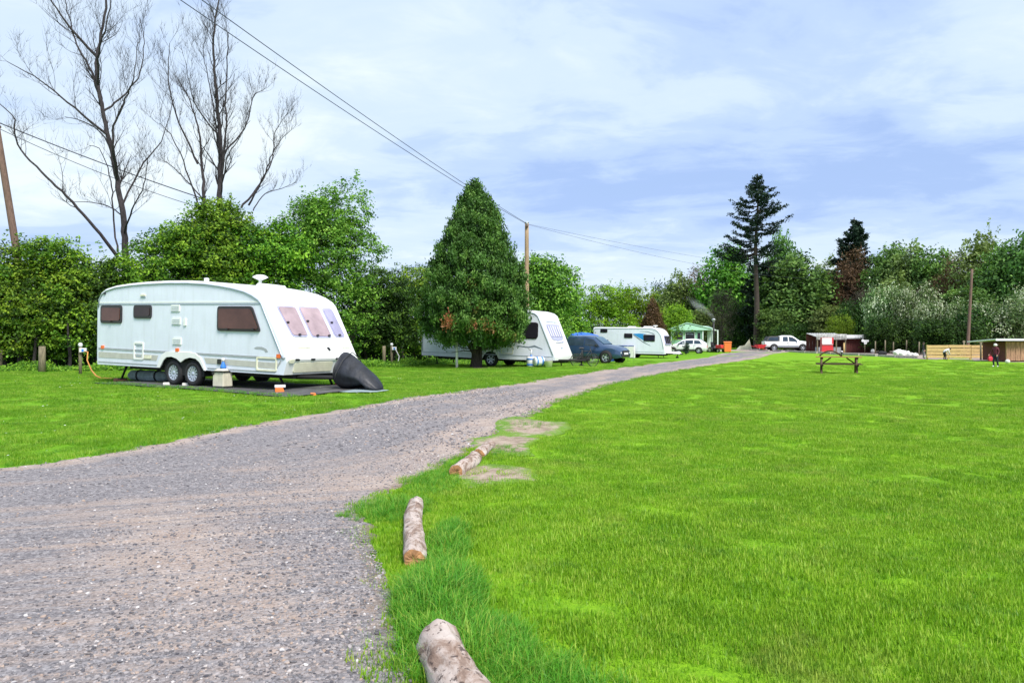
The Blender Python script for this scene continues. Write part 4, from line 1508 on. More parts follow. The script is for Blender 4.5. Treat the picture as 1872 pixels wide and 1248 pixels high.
# prototypes are about 10 m tall
LA = [(0, 0, 3.6, 2.6, 2.4, 2.2), (-1.1, .4, 5.8, 1.9, 1.9, 1.9), (1.2, -.3, 6.2, 1.9, 1.9, 2.0), (.1, 0, 8.2, 1.6, 1.6, 1.6)]
LB = [(0, 0, 3.0, 2.4, 2.2, 2.2), (.9, 0, 5.2, 2.0, 1.8, 1.8), (-1.0, 0, 5.9, 1.7, 1.8, 2.1), (-.2, .3, 7.9, 1.9, 1.5, 1.4), (1.3, .2, 7.4, 1.2, 1.2, 1.3)]
LC = [(0, 0, 5.2, 2.4, 2.3, 1.9), (-1.4, 0, 7.0, 1.5, 1.5, 1.3), (1.4, .2, 7.3, 1.5, 1.5, 1.4), (0, 0, 8.7, 1.4, 1.3, 1.0)]
LSH = [(0, 0, 2.0, 2.8, 2.2, 1.9), (-1.5, 0, 3.2, 1.8, 1.8, 1.6), (1.5, .2, 3.4, 1.8, 1.7, 1.6)]
for sd_, lb in ((51, LA), (52, LB)):
    proto('green', 'wood_green', lb, sd_, shoots=18, shoot_len=1.0, tvar=.3, rough=.3)
    proto('olive', 'olive', lb, sd_ + 4, 620, shoots=22, shoot_len=1.1, tvar=.3, rough=.35)
proto('fresh', 'fresh', LA, 61, 820, tmean=.42, shoots=8, rough=.3)
proto('open', 'wood_green', LC, 64, 420, 13, .32, .55, rough=.4, shoots=30, shoot_len=1.0)
proto('open', 'olive', LC, 65, 380, 13, .32, .55, rough=.4, shoots=30, shoot_len=1.2, tmean=.6)
proto('twiggy', 'twiggrey', LB, 67, 520, 12, .30, .55, asp=.22, shoots=40, shoot_len=1.3, rough=.35, inner=.5)
proto('brown', 'brownleaf', LA, 68, 620, 12, .34, .55, asp=.3, rough=.3)
proto('blossom', 'blossom', LSH, 71, 620, 14, .22, .5, tmean=.5, tvar=.42, rough=.3, zmin=.3)
proto('blossom', 'blossom', LSH, 72, 620, 14, .22, .5, tmean=.45, tvar=.42, rough=.3, zmin=.3)
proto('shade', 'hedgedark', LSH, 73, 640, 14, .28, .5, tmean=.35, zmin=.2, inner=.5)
proto('yellow', 'yellowleaf', LSH, 74, 560, 14, .24, .5, tmean=.4, zmin=.2)

HT = {'green': 9.9, 'olive': 9.9, 'fresh': 9.9, 'open': 9.8, 'twiggy': 9.9, 'brown': 9.9, 'blossom': 5.1, 'shade': 5.1, 'yellow': 5.1}
WD = {'green': 5.8, 'olive': 5.8, 'fresh': 5.8, 'open': 6.0, 'twiggy': 5.8, 'brown': 5.8, 'blossom': 6.8, 'shade': 6.8, 'yellow': 6.8}
GW = 'trees of the wood behind the yard'
# column px, depth, top row py, width px, kind, label
wood = [
    (1216, 140, 512, 50, 'shade', 'smallest dark tree at the far left end of the wood'),
    (1243, 128, 502, 66, 'olive', 'rounded olive tree above the mint chalet'),
    (1275, 136, 488, 62, 'brown', 'brown leafless crown just left of the bright round tree'),
    (1328, 122, 450, 92, 'fresh', 'bright round tree left of the tall pine'),
    (1290, 112, 560, 60, 'olive', 'low olive tree behind the smoking stovepipe'),
    (1318, 104, 520, 52, 'twiggy', 'grey twiggy bare tree right of the mint chalet'),
    (1350, 108, 545, 50, 'shade', 'shaded bush in front of the grey twiggy tree'),
    (1428, 118, 426, 58, 'open', 'pale thin topped tree peeping out right of the tall pine'),
    (1452, 100, 462, 104, 'green', 'broad dense green tree above the white pickup'),
    (1418, 96, 560, 60, 'green', 'lower green tree between the pine trunk and the pickup'),
    (1512, 110, 478, 78, 'olive', 'loose olive tree between the broad green one and the pointed conifer'),
    (1560, 100, 455, 74, 'brown', 'brown twiggy tree wrapped round the foot of the pointed conifer'),
    (1585, 93, 520, 70, 'twiggy', 'grey brown bare tree in front of the pointed conifer'),
    (1520, 92, 555, 66, 'olive', 'olive tree behind the sheet roofed shelter'),
    (1536, 84, 572, 44, 'yellow', 'yellow green bush over the sheet roofed shelter'),
    (1480, 98, 560, 62, 'shade', 'dark bush behind the parked vehicles'),
    (1632, 96, 445, 84, 'green', 'green tree first right of the pointed conifer'),
    (1670, 92, 450, 76, 'olive', 'olive tree between two green trees at the wood top'),
    (1712, 90, 444, 84, 'green', 'green tree over the pale timber fence'),
    (1752, 84, 466, 80, 'brown', 'brownish thin tree left of the dark leaning pole'),
    (1792, 80, 428, 84, 'open', 'high open crowned tree right above the dark leaning pole'),
    (1840, 76, 440, 90, 'green', 'green tree above the brown shed'),
    (1890, 74, 418, 100, 'open', 'tall open tree cut by the right edge'),
    (1622, 80, 515, 80, 'blossom', 'whitish blossoming hawthorn, leftmost and palest'),
    (1672, 78, 512, 76, 'blossom', 'blossoming hawthorn next right of the palest one'),
    (1722, 74, 542, 80, 'blossom', 'lower blossoming hawthorn behind the timber fence'),
    (1830, 68, 540, 110, 'blossom', 'blossoming hawthorn over the brown shed roof'),
    (1875, 72, 520, 90, 'blossom', 'blossoming hawthorn at the right edge'),
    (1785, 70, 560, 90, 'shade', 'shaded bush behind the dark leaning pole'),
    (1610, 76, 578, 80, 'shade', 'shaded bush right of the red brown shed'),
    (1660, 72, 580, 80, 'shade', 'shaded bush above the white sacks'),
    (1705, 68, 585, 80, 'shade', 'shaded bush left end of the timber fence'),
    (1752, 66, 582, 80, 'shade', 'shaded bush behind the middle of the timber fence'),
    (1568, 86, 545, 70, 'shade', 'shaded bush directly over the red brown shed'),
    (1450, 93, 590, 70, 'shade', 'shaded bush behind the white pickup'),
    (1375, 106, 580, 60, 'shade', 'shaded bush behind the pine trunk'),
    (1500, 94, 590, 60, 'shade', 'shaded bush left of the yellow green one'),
    (1640, 90, 500, 80, 'olive', 'olive tree standing just behind the hawthorns'),
    (1690, 84, 520, 80, 'twiggy', 'grey twiggy tree between the hawthorns'),
    (1770, 76, 520, 90, 'green', 'green tree behind the dark leaning pole'),
    (1935, 68, 520, 110, 'shade', 'shaded bush just outside the right edge'),
]
used = {}
for k, (px, d, py, wpx, kind, lab) in enumerate(wood):
    p = at(px, d)
    Ht = CAMZ + (HOR - py) / F * d - p.z
    Wm = wpx / F * d * 1.15
    src = PROTO[kind][used.get(kind, 0) % len(PROTO[kind])]
    first = src.get('label') is None
    used[kind] = used.get(kind, 0) + 1
    o = src if first else copy_tree(src)
    o.location = p
    sx = Wm / WD[kind]
    o.scale = (sx, sx * 1.05, Ht / HT[kind])
    o.rotation_euler = (0, 0, random.uniform(0, 6.28) if not first else 0)
    if kind in ('blossom', 'shade', 'yellow'):
        o.name = 'hawthorn' if kind == 'blossom' else 'bush'
    tag(o, lab, 'bush' if kind in ('shade', 'yellow') else 'tree', GW)
for lst in PROTO.values():
    for o in lst:
        if o.get('label') is None:
            for ch in list(o.children):
                bpy.data.objects.remove(ch)
            bpy.data.objects.remove(o)

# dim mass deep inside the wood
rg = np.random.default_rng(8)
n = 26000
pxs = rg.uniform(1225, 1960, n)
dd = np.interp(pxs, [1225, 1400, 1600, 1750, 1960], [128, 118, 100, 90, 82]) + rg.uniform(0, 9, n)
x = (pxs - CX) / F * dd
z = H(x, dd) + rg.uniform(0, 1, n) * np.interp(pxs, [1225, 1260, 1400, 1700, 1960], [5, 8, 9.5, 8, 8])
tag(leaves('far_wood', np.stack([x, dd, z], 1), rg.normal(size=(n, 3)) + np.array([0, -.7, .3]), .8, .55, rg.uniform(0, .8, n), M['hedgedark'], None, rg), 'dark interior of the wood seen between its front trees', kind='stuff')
# ------------------------------------------------------------------ caravans
def window(parent, fr, quad, r, frame_m, pane_m, rim=.045, t=.03, catches=None, name='window'):
    q = rpoly(quad, r)
    w_ = MB().plate(q, fr, t).build(name, frame_m, parent)
    MB().plate(rpoly(shrink(quad, rim), r * .8), fr, .012, base=t + .001).build('pane', pane_m, w_)
    if catches:
        for (u, v) in catches:
            MB().plate(rpoly([(u - .035, v - .02), (u + .035, v - .02), (u + .035, v + .02), (u - .035, v + .02)], .01), fr, .03, base=t + .014).build('catch', M['blackframe'], w_)
    return w_


def wheel(parent, c_, r, wdt, side, rim_m='alloy', spokes=10, tilt=0.0, name='wheel', dark=False):
    """side: -1 = faces local -y"""
    e = empty(name, c_)
    e.parent = parent
    e.location = c_
    mx = Matrix.Rotation(PI / 2 * (1 if side < 0 else -1), 4, 'X')
    MB().lathe([(r * .62, -wdt / 2), (r * .9, -wdt / 2), (r, -wdt * .3), (r, wdt * .3), (r * .9, wdt / 2), (r * .64, wdt / 2), (r * .60, wdt * .3)], 28, mx).build('tyre', M['rubber'], e)
    m_ = MB()
    m_.lathe([(r * .62, wdt * .42), (r * .58, wdt * .46), (r * .55, wdt * .30), (r * .54, wdt * .28)], 28, mx)
    for k in range(spokes):
        a = 2 * PI * k / spokes
        wd_ = r * (.13 if spokes > 7 else .17)
        R_ = Matrix.Rotation(a, 4, 'Z')
        m_.add([(r * .12, -wd_ / 2, wdt * .36), (r * .56, -wd_ * .42, wdt * .44), (r * .56, wd_ * .42, wdt * .44), (r * .12, wd_ / 2, wdt * .36),
                (r * .12, -wd_ / 2, wdt * .25), (r * .56, -wd_ * .42, wdt * .30), (r * .56, wd_ * .42, wdt * .30), (r * .12, wd_ / 2, wdt * .25)],
               [(0, 1, 2, 3), (4, 7, 6, 5), (0, 4, 5, 1), (1, 5, 6, 2), (2, 6, 7, 3), (3, 7, 4, 0)], 0, False, mx @ R_)
    m_.lathe([(0.0001, wdt * .40), (r * .16, wdt * .39), (r * .19, wdt * .28)], 16, mx)
    m_.build('rim', M[rim_m], e)
    MB().lathe([(0.0001, wdt * .24), (r * .6, wdt * .24)], 24, mx).build('brake_disc', M['under'] if spokes < 8 else M['decalgrey'], e)
    return e


def shell(prof, wd_, parent, name='body', mats=None, bev=.09, under_z=None):
    """side profile (x, z) extruded across the width, edges rounded"""
    bm = bmesh.new()
    a = [bm.verts.new((x, -wd_ / 2, z)) for x, z in prof]
    b_ = [bm.verts.new((x, wd_ / 2, z)) for x, z in prof]
    k = len(prof)
    f1 = bm.faces.new(a)
    f2 = bm.faces.new(b_[::-1])
    for i in range(k):
        j = (i + 1) % k
        bm.faces.new((a[j], a[i], b_[i], b_[j]))
    bmesh.ops.recalc_face_normals(bm, faces=bm.faces)
    zt = min(z for x, z in prof) + .25
    es = [e_ for e_ in bm.edges if abs(e_.verts[0].co.y - e_.verts[1].co.y) < 1e-5 and (e_.verts[0].co.z + e_.verts[1].co.z) / 2 > zt + .1]
    bmesh.ops.bevel(bm, geom=es, offset=bev, segments=4, affect='EDGES', profile=.6)
    me = bpy.data.meshes.new(name)
    for f in bm.faces:
        if abs(f.normal.y) > .95:
            f.material_index = 1
        if f.normal.z < -.35 and f.calc_center_median().z < zt + .5:
            f.material_index = 2
        f.smooth = True
    bm.to_mesh(me)
    for m_ in mats:
        me.materials.append(m_)
    me.set_sharp_from_angle(angle=R(32))
    o = bpy.data.objects.new(name, me)
    COL.objects.link(o)
    o.parent = parent
    return o


def side_frame(wd_, side=-1):
    if side < 0:
        return (Vector((0, -wd_ / 2, 0)), Vector((1, 0, 0)), Vector((0, 0, 1)), Vector((0, -1, 0)))
    return (Vector((0, wd_ / 2, 0)), Vector((1, 0, 0)), Vector((0, 0, 1)), Vector((0, 1, 0)))


def front_frame(p0, p1, wd_):
    """on the sloping front: u across from the near side, v up the slope"""
    o = Vector((p0[0], -wd_ / 2, p0[1]))
    v = (Vector((p1[0], -wd_ / 2, p1[1])) - o).normalized()
    u = Vector((0, 1, 0))
    return (o, u, v, u.cross(v))


def rect(x0, z0, x1, z1):
    return [(x0, z0), (x1, z0), (x1, z1), (x0, z1)]


# ---- caravan 1
Wc = 2.4
c1 = empty('caravan', (-7.40, 20.23, .37), R(-30.1), 'large older white twin axle caravan, nearest, with brown side windows', 'caravan', 'touring caravans parked on the left', ry=R(1.3))
prof = [(-4.02, .41), (-4.10, .55), (-4.12, 1.1), (-4.12, 2.02), (-4.06, 2.24), (-3.93, 2.40), (-3.72, 2.50), (-3.27, 2.58), (-2.6, 2.63), (-1.96, 2.66), (-1.1, 2.675), (-.3, 2.665), (.4, 2.63), (.95, 2.575), (1.45, 2.51), (1.9, 2.42), (2.2, 2.32), (2.42, 2.21), (2.54, 2.10),
        (3.30, .80), (3.17, .43), (.50, .43), (.38, .50), (.27, .63), (.12, .71), (-.10, .73), (-.28, .69), (-.45, .60), (-.62, .69), (-.82, .73), (-1.02, .71), (-1.15, .62), (-1.22, .50), (-1.30, .42)]
body = shell(prof, Wc, c1, 'body', [M['white'], M['side'], M['under']], .10)
sf = side_frame(Wc)
sfl = (sf[0], sf[1], sf[2], sf[3])
# rails, seams and stripes on the near side
r_ = MB()
inn = [(-4.00, 1.98), (-3.97, 2.20), (-3.85, 2.34), (-3.66, 2.43), (-3.25, 2.51), (-2.6, 2.56), (-1.96, 2.585), (-1.1, 2.60), (-.3, 2.59), (.4, 2.555), (.92, 2.50), (1.4, 2.435), (1.83, 2.35), (2.12, 2.25), (2.32, 2.15), (2.42, 2.06), (3.10, .90), (3.17, .80)]
r_.tube([(x, -Wc / 2 - .012, z) for x, z in inn], .02, 6)
r_.build('awning_rail', M['rail'], c1)
MB().plate(rect(-3.98, 2.055, 2.36, 2.085), sf, .012).build('belt_rail', M['rail'], c1)
MB().plate(rect(-3.98, 2.095, 2.36, 2.135), sf, .006).build('belt_trim', M['white'], c1)
s_ = MB()
s_.plate([(-3.98, .83), (3.2, .79), (3.23, .835), (-3.98, .88)], sf, .012)
s_.build('waist_moulding', M['stripe2'], c1)
MB().plate([(-3.98, .60), (-1.45, .60), (-1.38, .74), (-3.98, .76)], sf, .006).build('beige_stripe', M['stripe'], c1)
MB().plate([(.50, .60), (2.94, .56), (3.08, .70), (.42, .74)], sf, .006).build('beige_stripe', M['stripe'], c1)
MB().plate([(-3.98, .475), (-1.42, .475), (-1.42, .50), (-3.98, .50)], sf, .010).build('skirt_line', M['stripe2'], c1)
MB().plate([(.55, .475), (2.90, .475), (3.10, .76), (3.07, .77), (2.88, .50), (.55, .50)], sf, .010).build('skirt_line', M['stripe2'], c1)
# wheel spats
ar = [(.50, .42), (.42, .58), (.30, .74), (.12, .84), (-.10, .86), (-.82, .86), (-1.05, .84), (-1.22, .76), (-1.33, .60), (-1.40, .42), (-1.28, .42), (-1.21, .52), (-1.13, .62), (-1.02, .70), (-.82, .72), (-.62, .68), (-.45, .59), (-.28, .68), (-.10, .72), (.12, .70), (.27, .62), (.38, .49), (.44, .42)]
MB().plate(ar, sf, .03).build('wheel_spat', M['white'], c1, bevel=.008)
window(c1, sf, rect(-3.88, 1.55, -2.93, 2.04), .09, M['blackframe'], M['brownpane'], .07, .03, [(-3.4, 1.60)])
window(c1, sf, rect(-2.41, 1.69, -1.66, 2.04), .09, M['blackframe'], M['brownpane2'], .06, .03)
window(c1, sf, [(.91, 1.41), (2.42, 1.41), (2.12, 2.01), (.91, 2.01)], .09, M['blackframe'], M['brownpane'], .06, .035, [(1.3, 1.46), (2.2, 1.47)])
for (x, z) in [(-.70, 1.96), (-.66, 1.63), (-.62, 1.12)]:
    v_ = MB().plate(rpoly(rect(x - .17, z - .09, x + .17, z + .09), .03), sf, .022)
    v_ = v_.build('fridge_vent', M['white'], c1)
    s2 = MB()
    for k in range(3):
        s2.plate(rect(x - .14, z - .075 + k * .05, x + .14, z - .06 + k * .05), sf, .006, base=.023)
    s2.build('louvre', M['rail'], v_)
f2 = MB().plate(rpoly(rect(-.36, 1.52, -.27, 1.70), .02), sf, .03).build('flue_cover', M['white'], c1)
MB().plate(rect(-2.12, 2.28, -1.93, 2.32), sf, .04).build('awning_lamp', M['cream'], c1)
MB().plate(rect(-2.12, 2.24, -1.93, 2.275), sf, .02).build('awning_lamp_lens', M['rail'], c1)
MB().box((-3.72, -Wc / 2 - .01, 2.36), (.07, .04, .05)).build('grab_stud', M['blackpl'], c1)
# cassette hatch and gas locker: raised rims
def ring(quad, wdt, fr, t, name, m_, parent, base=0.0):
    q = rpoly(quad, .05)
    s3 = shrink(q, wdt)
    o, u, v, n = fr
    k = len(q)
    A = [o + u * p[0] + v * p[1] + n * (base + t) for p in q]
    B = [o + u * p[0] + v * p[1] + n * (base + t) for p in s3]
    A0 = [p - n * t for p in A]
    B0 = [p - n * t for p in B]
    vs = A + B + A0 + B0
    fs = []
    for i in range(k):
        j = (i + 1) % k
        fs += [(i, j, k + j, k + i), (2 * k + j, 2 * k + i, 3 * k + i, 3 * k + j), (i, 2 * k + i, 2 * k + j, j), (k + j, 3 * k + j, 3 * k + i, k + i)]
    return MB().add(vs, fs).build(name, m_, parent)


ring(rect(-2.40, .60, -1.98, 1.06), .045, sf, .022, 'toilet_hatch', M['white'], c1)
hh_ = MB()
for z in (.98, .84, .70):
    hh_.plate(rect(-2.30, z - .02, -2.08, z + .02), sf, .012)
hh_.build('hatch_print', M['rail'], c1)
MB().plate(rpoly(rect(-1.94, .64, -1.66, .72), .02), sf, .02).build('reflector', M['cream'], c1)
ring(rect(2.28, .50, 2.96, .83), .04, sf, .02, 'battery_locker', M['cream'], c1)
MB().plate(rect(2.36, .765, 2.88, .785), sf, .014).build('locker_print', M['stripe2'], c1)
for (x, z) in [(-3.78, .89), (-.60, .90), (3.02, .86)]:
    MB().plate(rpoly(rect(x - .055, z - .045, x + .055, z + .045), .02), sf, .035).build('marker_lamp', M['orange'], c1)
MB().plate([(2.18, 1.02), (2.28, 1.06), (2.45, 1.06), (2.6, 1.02), (2.66, .95), (2.58, .93), (2.52, .98), (2.4, 1.0), (2.26, 1.0)], sf, .004).build('swoosh_decal', M['stripe2'], c1)
MB().plate(rpoly(rect(.93, .60, 1.05, .72), .02), sf, .03).build('water_inlet', M['blackpl'], c1)
# the sloping front
ff = front_frame((3.30, .80), (2.54, 2.10), Wc)
panel = MB().plate(rpoly([(.10, .50), (2.30, .50), (2.20, 1.49), (.16, 1.49)], .10), ff, .012).build('window_surround', M['white'], c1)
window(c1, ff, [(.40, .58), (.92, .58), (.87, 1.42), (.27, 1.42)], .09, M['frameblue'], M['pinkpane'], .035, .03, [(.62, .62), (.40, .95)], 'front_window')
window(c1, ff, [(1.02, .56), (1.72, .56), (1.66, 1.43), (.95, 1.43)], .09, M['frameblue'], M['pinkpane'], .035, .03, [(1.2, .60), (1.6, .60), (1.06, 1.0)], 'front_window')
window(c1, ff, [(1.82, .57), (2.20, .57), (2.12, 1.42), (1.76, 1.42)], .09, M['frameblue'], M['lilacpane'], .035, .03, [(1.98, .62), (1.88, .98)], 'front_window')
MB().plate(rpoly([(.45, .28), (.85, .28), (.85, .33), (.45, .33)], .02), ff, .02).build('grab_handle', M['cream'], c1)
MB().plate(rpoly([(1.95, .28), (2.25, .28), (2.25, .33), (1.95, .33)], .02), ff, .02).build('grab_handle', M['cream'], c1)
MB().plate(rpoly([(1.43, .20), (1.48, .20), (1.45, .29), (1.39, .29)], .02), ff, .035).build('badge', M['blackpl'], c1)
fl = front_frame((3.17, .43), (3.30, .80), Wc)
MB().plate([(.04, .34), (2.36, .34), (2.36, .395), (.04, .395)], fl, .02).build('front_moulding', M['white'], c1)
MB().plate(rpoly([(.25, .06), (1.5, .06), (1.5, .30), (.25, .30)], .04), fl, .02).build('locker_lid', M['cream'], c1)
for u in (.22, .72, 1.55):
    MB().plate(rpoly([(u, .36), (u + .13, .36), (u + .13, .40), (u, .40)], .01), fl, .035).build('locker_catch', M['blackpl'], c1)
MB().plate(rpoly([(1.62, .12), (1.70, .12), (1.70, .26), (1.62, .26)], .02), fl, .03).build('locker_lock', M['blackpl'], c1)
MB().plate(rpoly([(2.20, .30), (2.34, .30), (2.34, .39), (2.20, .39)], .02), fl, .03).build('position_lamp', M['cream'], c1)
MB().plate(rpoly([(.06, .30), (.20, .30), (.20, .39), (.06, .39)], .02), fl, .03).build('position_lamp', M['cream'], c1)
# roof pieces
MB().lathe([(.0001, .30), (.10, .29), (.19, .245), (.20, .225), (.12, .19), (.04, .15), (.035, 0.0)], 20, Matrix.Translation((-.45 + 1.35, .1, 2.58))).build('television_aerial', M['white'], c1)
MB().box((-.62, -.35, 2.72), (.10, .10, .14)).build('flue_cap', M['white'], c1, bevel=.02)
MB().box((1.25, .15, 2.57), (.62, .55, .11), (0, R(6), 0), taper=.85).build('roof_light', M['white'], c1, bevel=.02)
MB().box((-2.2, .2, 2.70), (.45, .45, .09), taper=.85).build('roof_light', M['white'], c1, bevel=.02)
# running gear
for x in (-.83, -.08):
    wheel(c1, (x, -Wc / 2 + .13, .315), .315, .19, -1, spokes=12)
    wheel(c1, (x, Wc / 2 - .13, .315), .315, .19, 1, spokes=12)
ch = MB()
ch.box((0, 0, .37), (6.2, 1.7, .10))
ch.box((-.45, 0, .46), (1.55, Wc - .16, .40))
for sy in (-.75, .75):
    ch.tube([(3.0, sy, .36), (4.55, 0, .38)], .05, 6)
ch.tube([(-.83, -1.0, .31), (-.83, 1.0, .31)], .04, 6)
ch.tube([(-.08, -1.0, .31), (-.08, 1.0, .31)], .04, 6)
ch.build('chassis', M['under'], c1)
for (x, sy) in [(-3.3, -.8), (-3.3, .8), (2.6, -.8), (2.6, .8)]:
    MB().tube([(x, sy, .40), (x + (.22 if x > 0 else -.22), sy, .05)], .03, 6).box((x + (.22 if x > 0 else -.22), sy, .02), (.16, .16, .03)).build('corner_steady', M['under'], c1)
hc = MB()
hc.tube([(4.4, 0, .36), (4.75, 0, .36)], .05, 8)
hc.build('hitch', M['under'], c1)
MB().tube([(4.35, .12, .72), (4.35, .12, .18)], .028, 8).cyl((4.35, .12, .11), (0, 1, 0), .11, .07, 14).build('jockey_wheel', M['under'], c1)


def local(parent, p):
    return parent.matrix_basis @ Vector(p)


bpy.context.view_layer.update()

# the hitch cover: a draped dark sheet over the drawbar
def draped(name, pts, mat, parent=None):
    """rows of (x, y, z) loops skinned into one cloth surface"""
    V = []
    for row in pts:
        V += row
    n_ = len(pts[0])
    fs = []
    for i in range(len(pts) - 1):
        for k in range(n_):
            k2 = (k + 1) % n_
            fs.append((i * n_ + k, i * n_ + k2, (i + 1) * n_ + k2, (i + 1) * n_ + k))
    fs.append(list(range(n_))[::-1])
    fs.append([len(V) - n_ + k for k in range(n_)])
    mb_ = MB().add(V, fs)
    o = mb_.build(name, mat, parent)
    o.data.polygons.foreach_set('use_smooth', [True] * len(o.data.polygons))
    sub = o.modifiers.new('sub', 'SUBSURF')
    sub.levels = sub.render_levels = 1
    return o


cov = empty('hitch_cover', local(c1, (4.22, 0, 0)), R(-30.1), 'charcoal waterproof cover draped over the hitch of the nearest caravan', 'cover')
cov.location.z = h(cov.location.x, cov.location.y)
rows = []
rq = random.Random(12)
# stations along the drawbar: x, bottom, top, half width
for (x, zb, zt, hw) in [(-.42, .30, .70, .12), (-.40, .08, .84, .34), (-.30, .02, .93, .44), (-.12, .03, .90, .48), (.06, .04, .78, .46), (.22, .10, .66, .42), (.38, .16, .55, .38), (.52, .10, .44, .34), (.64, .02, .33, .30), (.76, .01, .20, .24), (.84, .01, .10, .14)]:
    row = []
    for k in range(18):
        a = 2 * PI * k / 18
        lowf = (1 - math.cos(a)) / 2
        fold = 1 + .30 * lowf * math.sin(a * 7 + x * 6) + rq.uniform(-.13, .13)
        row.append((x + .05 * math.sin(a * 3 + x * 8) * lowf, hw * math.sin(a) * (.30 + .70 * lowf ** .6) * fold * 1.1, zb + (zt - zb) * (1 + math.cos(a)) / 2 + rq.uniform(-.02, .02) * lowf))
    rows.append(row)
draped('cover_sheet', rows, M['tarp'], cov)
MB().tube([(-.12, -.52, .22), (-.10, -.50, .40), (-.06, -.30, .72), (-.04, 0, .90), (-.06, .30, .72), (-.10, .50, .36)], .012, 5).build('tie_cord', M['blackpl'], cov)

# ground sheet and mats under caravan 1
def flat(name, parent_fr, quad, label, mat, dz=.03, cat='mat', th=.012):
    pts = [local(parent_fr, (x, y, 0)) for x, y in quad]
    vs = []
    k = len(pts)
    N_ = 10
    # bilinear grid that follows the ground
    grid = []
    for i in range(N_ + 1):
        for j in range(N_ + 1):
            a, b_ = i / N_, j / N_
            p = pts[0] * (1 - a) * (1 - b_) + pts[1] * a * (1 - b_) + pts[2] * a * b_ + pts[3] * (1 - a) * b_
            x = p.x + .03 * wob(p.x * 3, p.y * 3)
            y = p.y + .03 * wob(p.y * 3, p.x * 2)
            grid.append((x, y, h(x, y) + dz + .006 * math.sin(9 * x + 4 * y)))
    fs = []
    for i in range(N_):
        for j in range(N_):
            fs.append((i * (N_ + 1) + j, (i + 1) * (N_ + 1) + j, (i + 1) * (N_ + 1) + j + 1, i * (N_ + 1) + j + 1))
    o = MB().add(grid, fs, 0, True).build(name, mat)
    sm = o.modifiers.new('thick', 'SOLIDIFY')
    sm.thickness = th
    return tag(o, label, cat)


flat('ground_sheet', c1, [(-3.3, -1.75), (4.2, -2.0), (4.6, .6), (-3.3, 1.3)], 'dark ground sheet spread under the nearest caravan', M['mat'], .045)
flat('door_mat', c1, [(4.45, -.75), (5.25, -.6), (5.2, .1), (4.4, .0)], 'grey blue mat lying on the grass beside the hitch cover', M['bluemat'], .05)

# waste tank, with the blue-topped bottle standing on it
p = gp(407, 712)
wt = empty('waste_tank', p, R(-30), 'beige waste water tank with black rim beside the twin wheels', 'water tank')
wt.scale = (.82, .82, .88)
z0 = .02
MB().box((0, 0, .29), (.46, .36, .42), taper=.97).build('tank_body', M['beige'], wt, bevel=.03)
MB().box((0, 0, .505), (.52, .42, .035)).build('rim', M['blackpl'], wt, bevel=.01)
MB().box((0, 0, .085), (.50, .40, .03)).build('lower_rim', M['blackpl'], wt, bevel=.01)
MB().box((0, 0, .04), (.40, .34, .07)).build('foot', M['beige'], wt)
MB().box((0, 0, .55), (.42, .34, .06), taper=.55).build('lid', M['beige'], wt, bevel=.02)
MB().cyl((-.18, -.19, .45), (0, 1, 0), .035, .05, 10).build('cap', M['blackpl'], wt)
q = empty('tap_bottle', p + Vector((.02, -.02, .51)), 0, 'small blue and white bottle standing on the beige tank', 'bottle')
MB().lathe([(.0001, 0), (.07, 0), (.07, .05), (.035, .14), (.03, .17), (.0001, .17)], 14).build('bottle_body', M['bluep'], q)
MB().lathe([(.0001, .17), (.035, .17), (.04, .25), (.0001, .26)], 14).build('bottle_cap', M['fabricw'], q)
tag(MB().tube([p + Vector((.1, .1, .56)), p + Vector((.22, .22, .66)), p + Vector((.25, .42, .66)), p + Vector((.1, .62, .60))], .018, 6).build('water_hose', M['blackpl']), 'short black hose running from the caravan inlet to the beige tank', 'hose')

# levelling wedges, chocks, blocks
def wedge(px, py, s_, m_, label, rz=0.3, name='levelling_block', hgt=.5, cap=None):
    p_ = gp(px, py)
    e_ = empty(name, p_, rz, label, 'block')
    w_, d_, h_ = s_, s_ * .7, s_ * hgt
    MB().add([(-w_ / 2, -d_ / 2, 0), (w_ / 2, -d_ / 2, 0), (w_ / 2, d_ / 2, 0), (-w_ / 2, d_ / 2, 0), (-w_ / 2, -d_ / 2, h_), (w_ * .3, -d_ / 2, h_), (w_ * .3, d_ / 2, h_), (-w_ / 2, d_ / 2, h_)],
             [(3, 2, 1, 0), (4, 5, 6, 7), (0, 1, 5, 4), (1, 2, 6, 5), (2, 3, 7, 6), (3, 0, 4, 7)]).build('wedge', m_, e_, bevel=.01)
    if cap:
        MB().box((0, 0, h_ + .035), (w_ * 1.1, d_ * .8, .06)).build('pad', cap, e_, bevel=.01)
    return e_


wedge(512, 719, .22, M['orangeplastic'], 'orange levelling block with pale top in front of the caravan step area', cap=M['fabricw'], hgt=.6)
wedge(573, 723, .13, M['orangeplastic'], 'smaller orange block lying alone on the sheet edge')
wedge(222, 698, .36, M['pinkbrick'], 'faded red levelling block under the rear of the nearest caravan', hgt=.3)
wedge(305, 706, .17, M['sack'], 'pale chock before the rear wheel of the pair', hgt=.6, name='wheel_chock')
wedge(340, 707, .17, M['sack'], 'pale chock between the paired wheels', hgt=.6, name='wheel_chock')
p = gp(612, 708)
e = empty('gas_cylinder', p + Vector((0, .5, 0)), 0, 'small red gas cylinder by the hitch under the caravan front', 'gas bottle')
MB().lathe([(.0001, .0), (.10, .0), (.11, .03), (.11, .20), (.07, .27), (.03, .29), (.0001, .29)], 16).build('cylinder_body', M['redplastic'], e)
MB().cyl((0, 0, .32), (0, 0, 1), .03, .07, 10).build('valve', M['metal'], e)
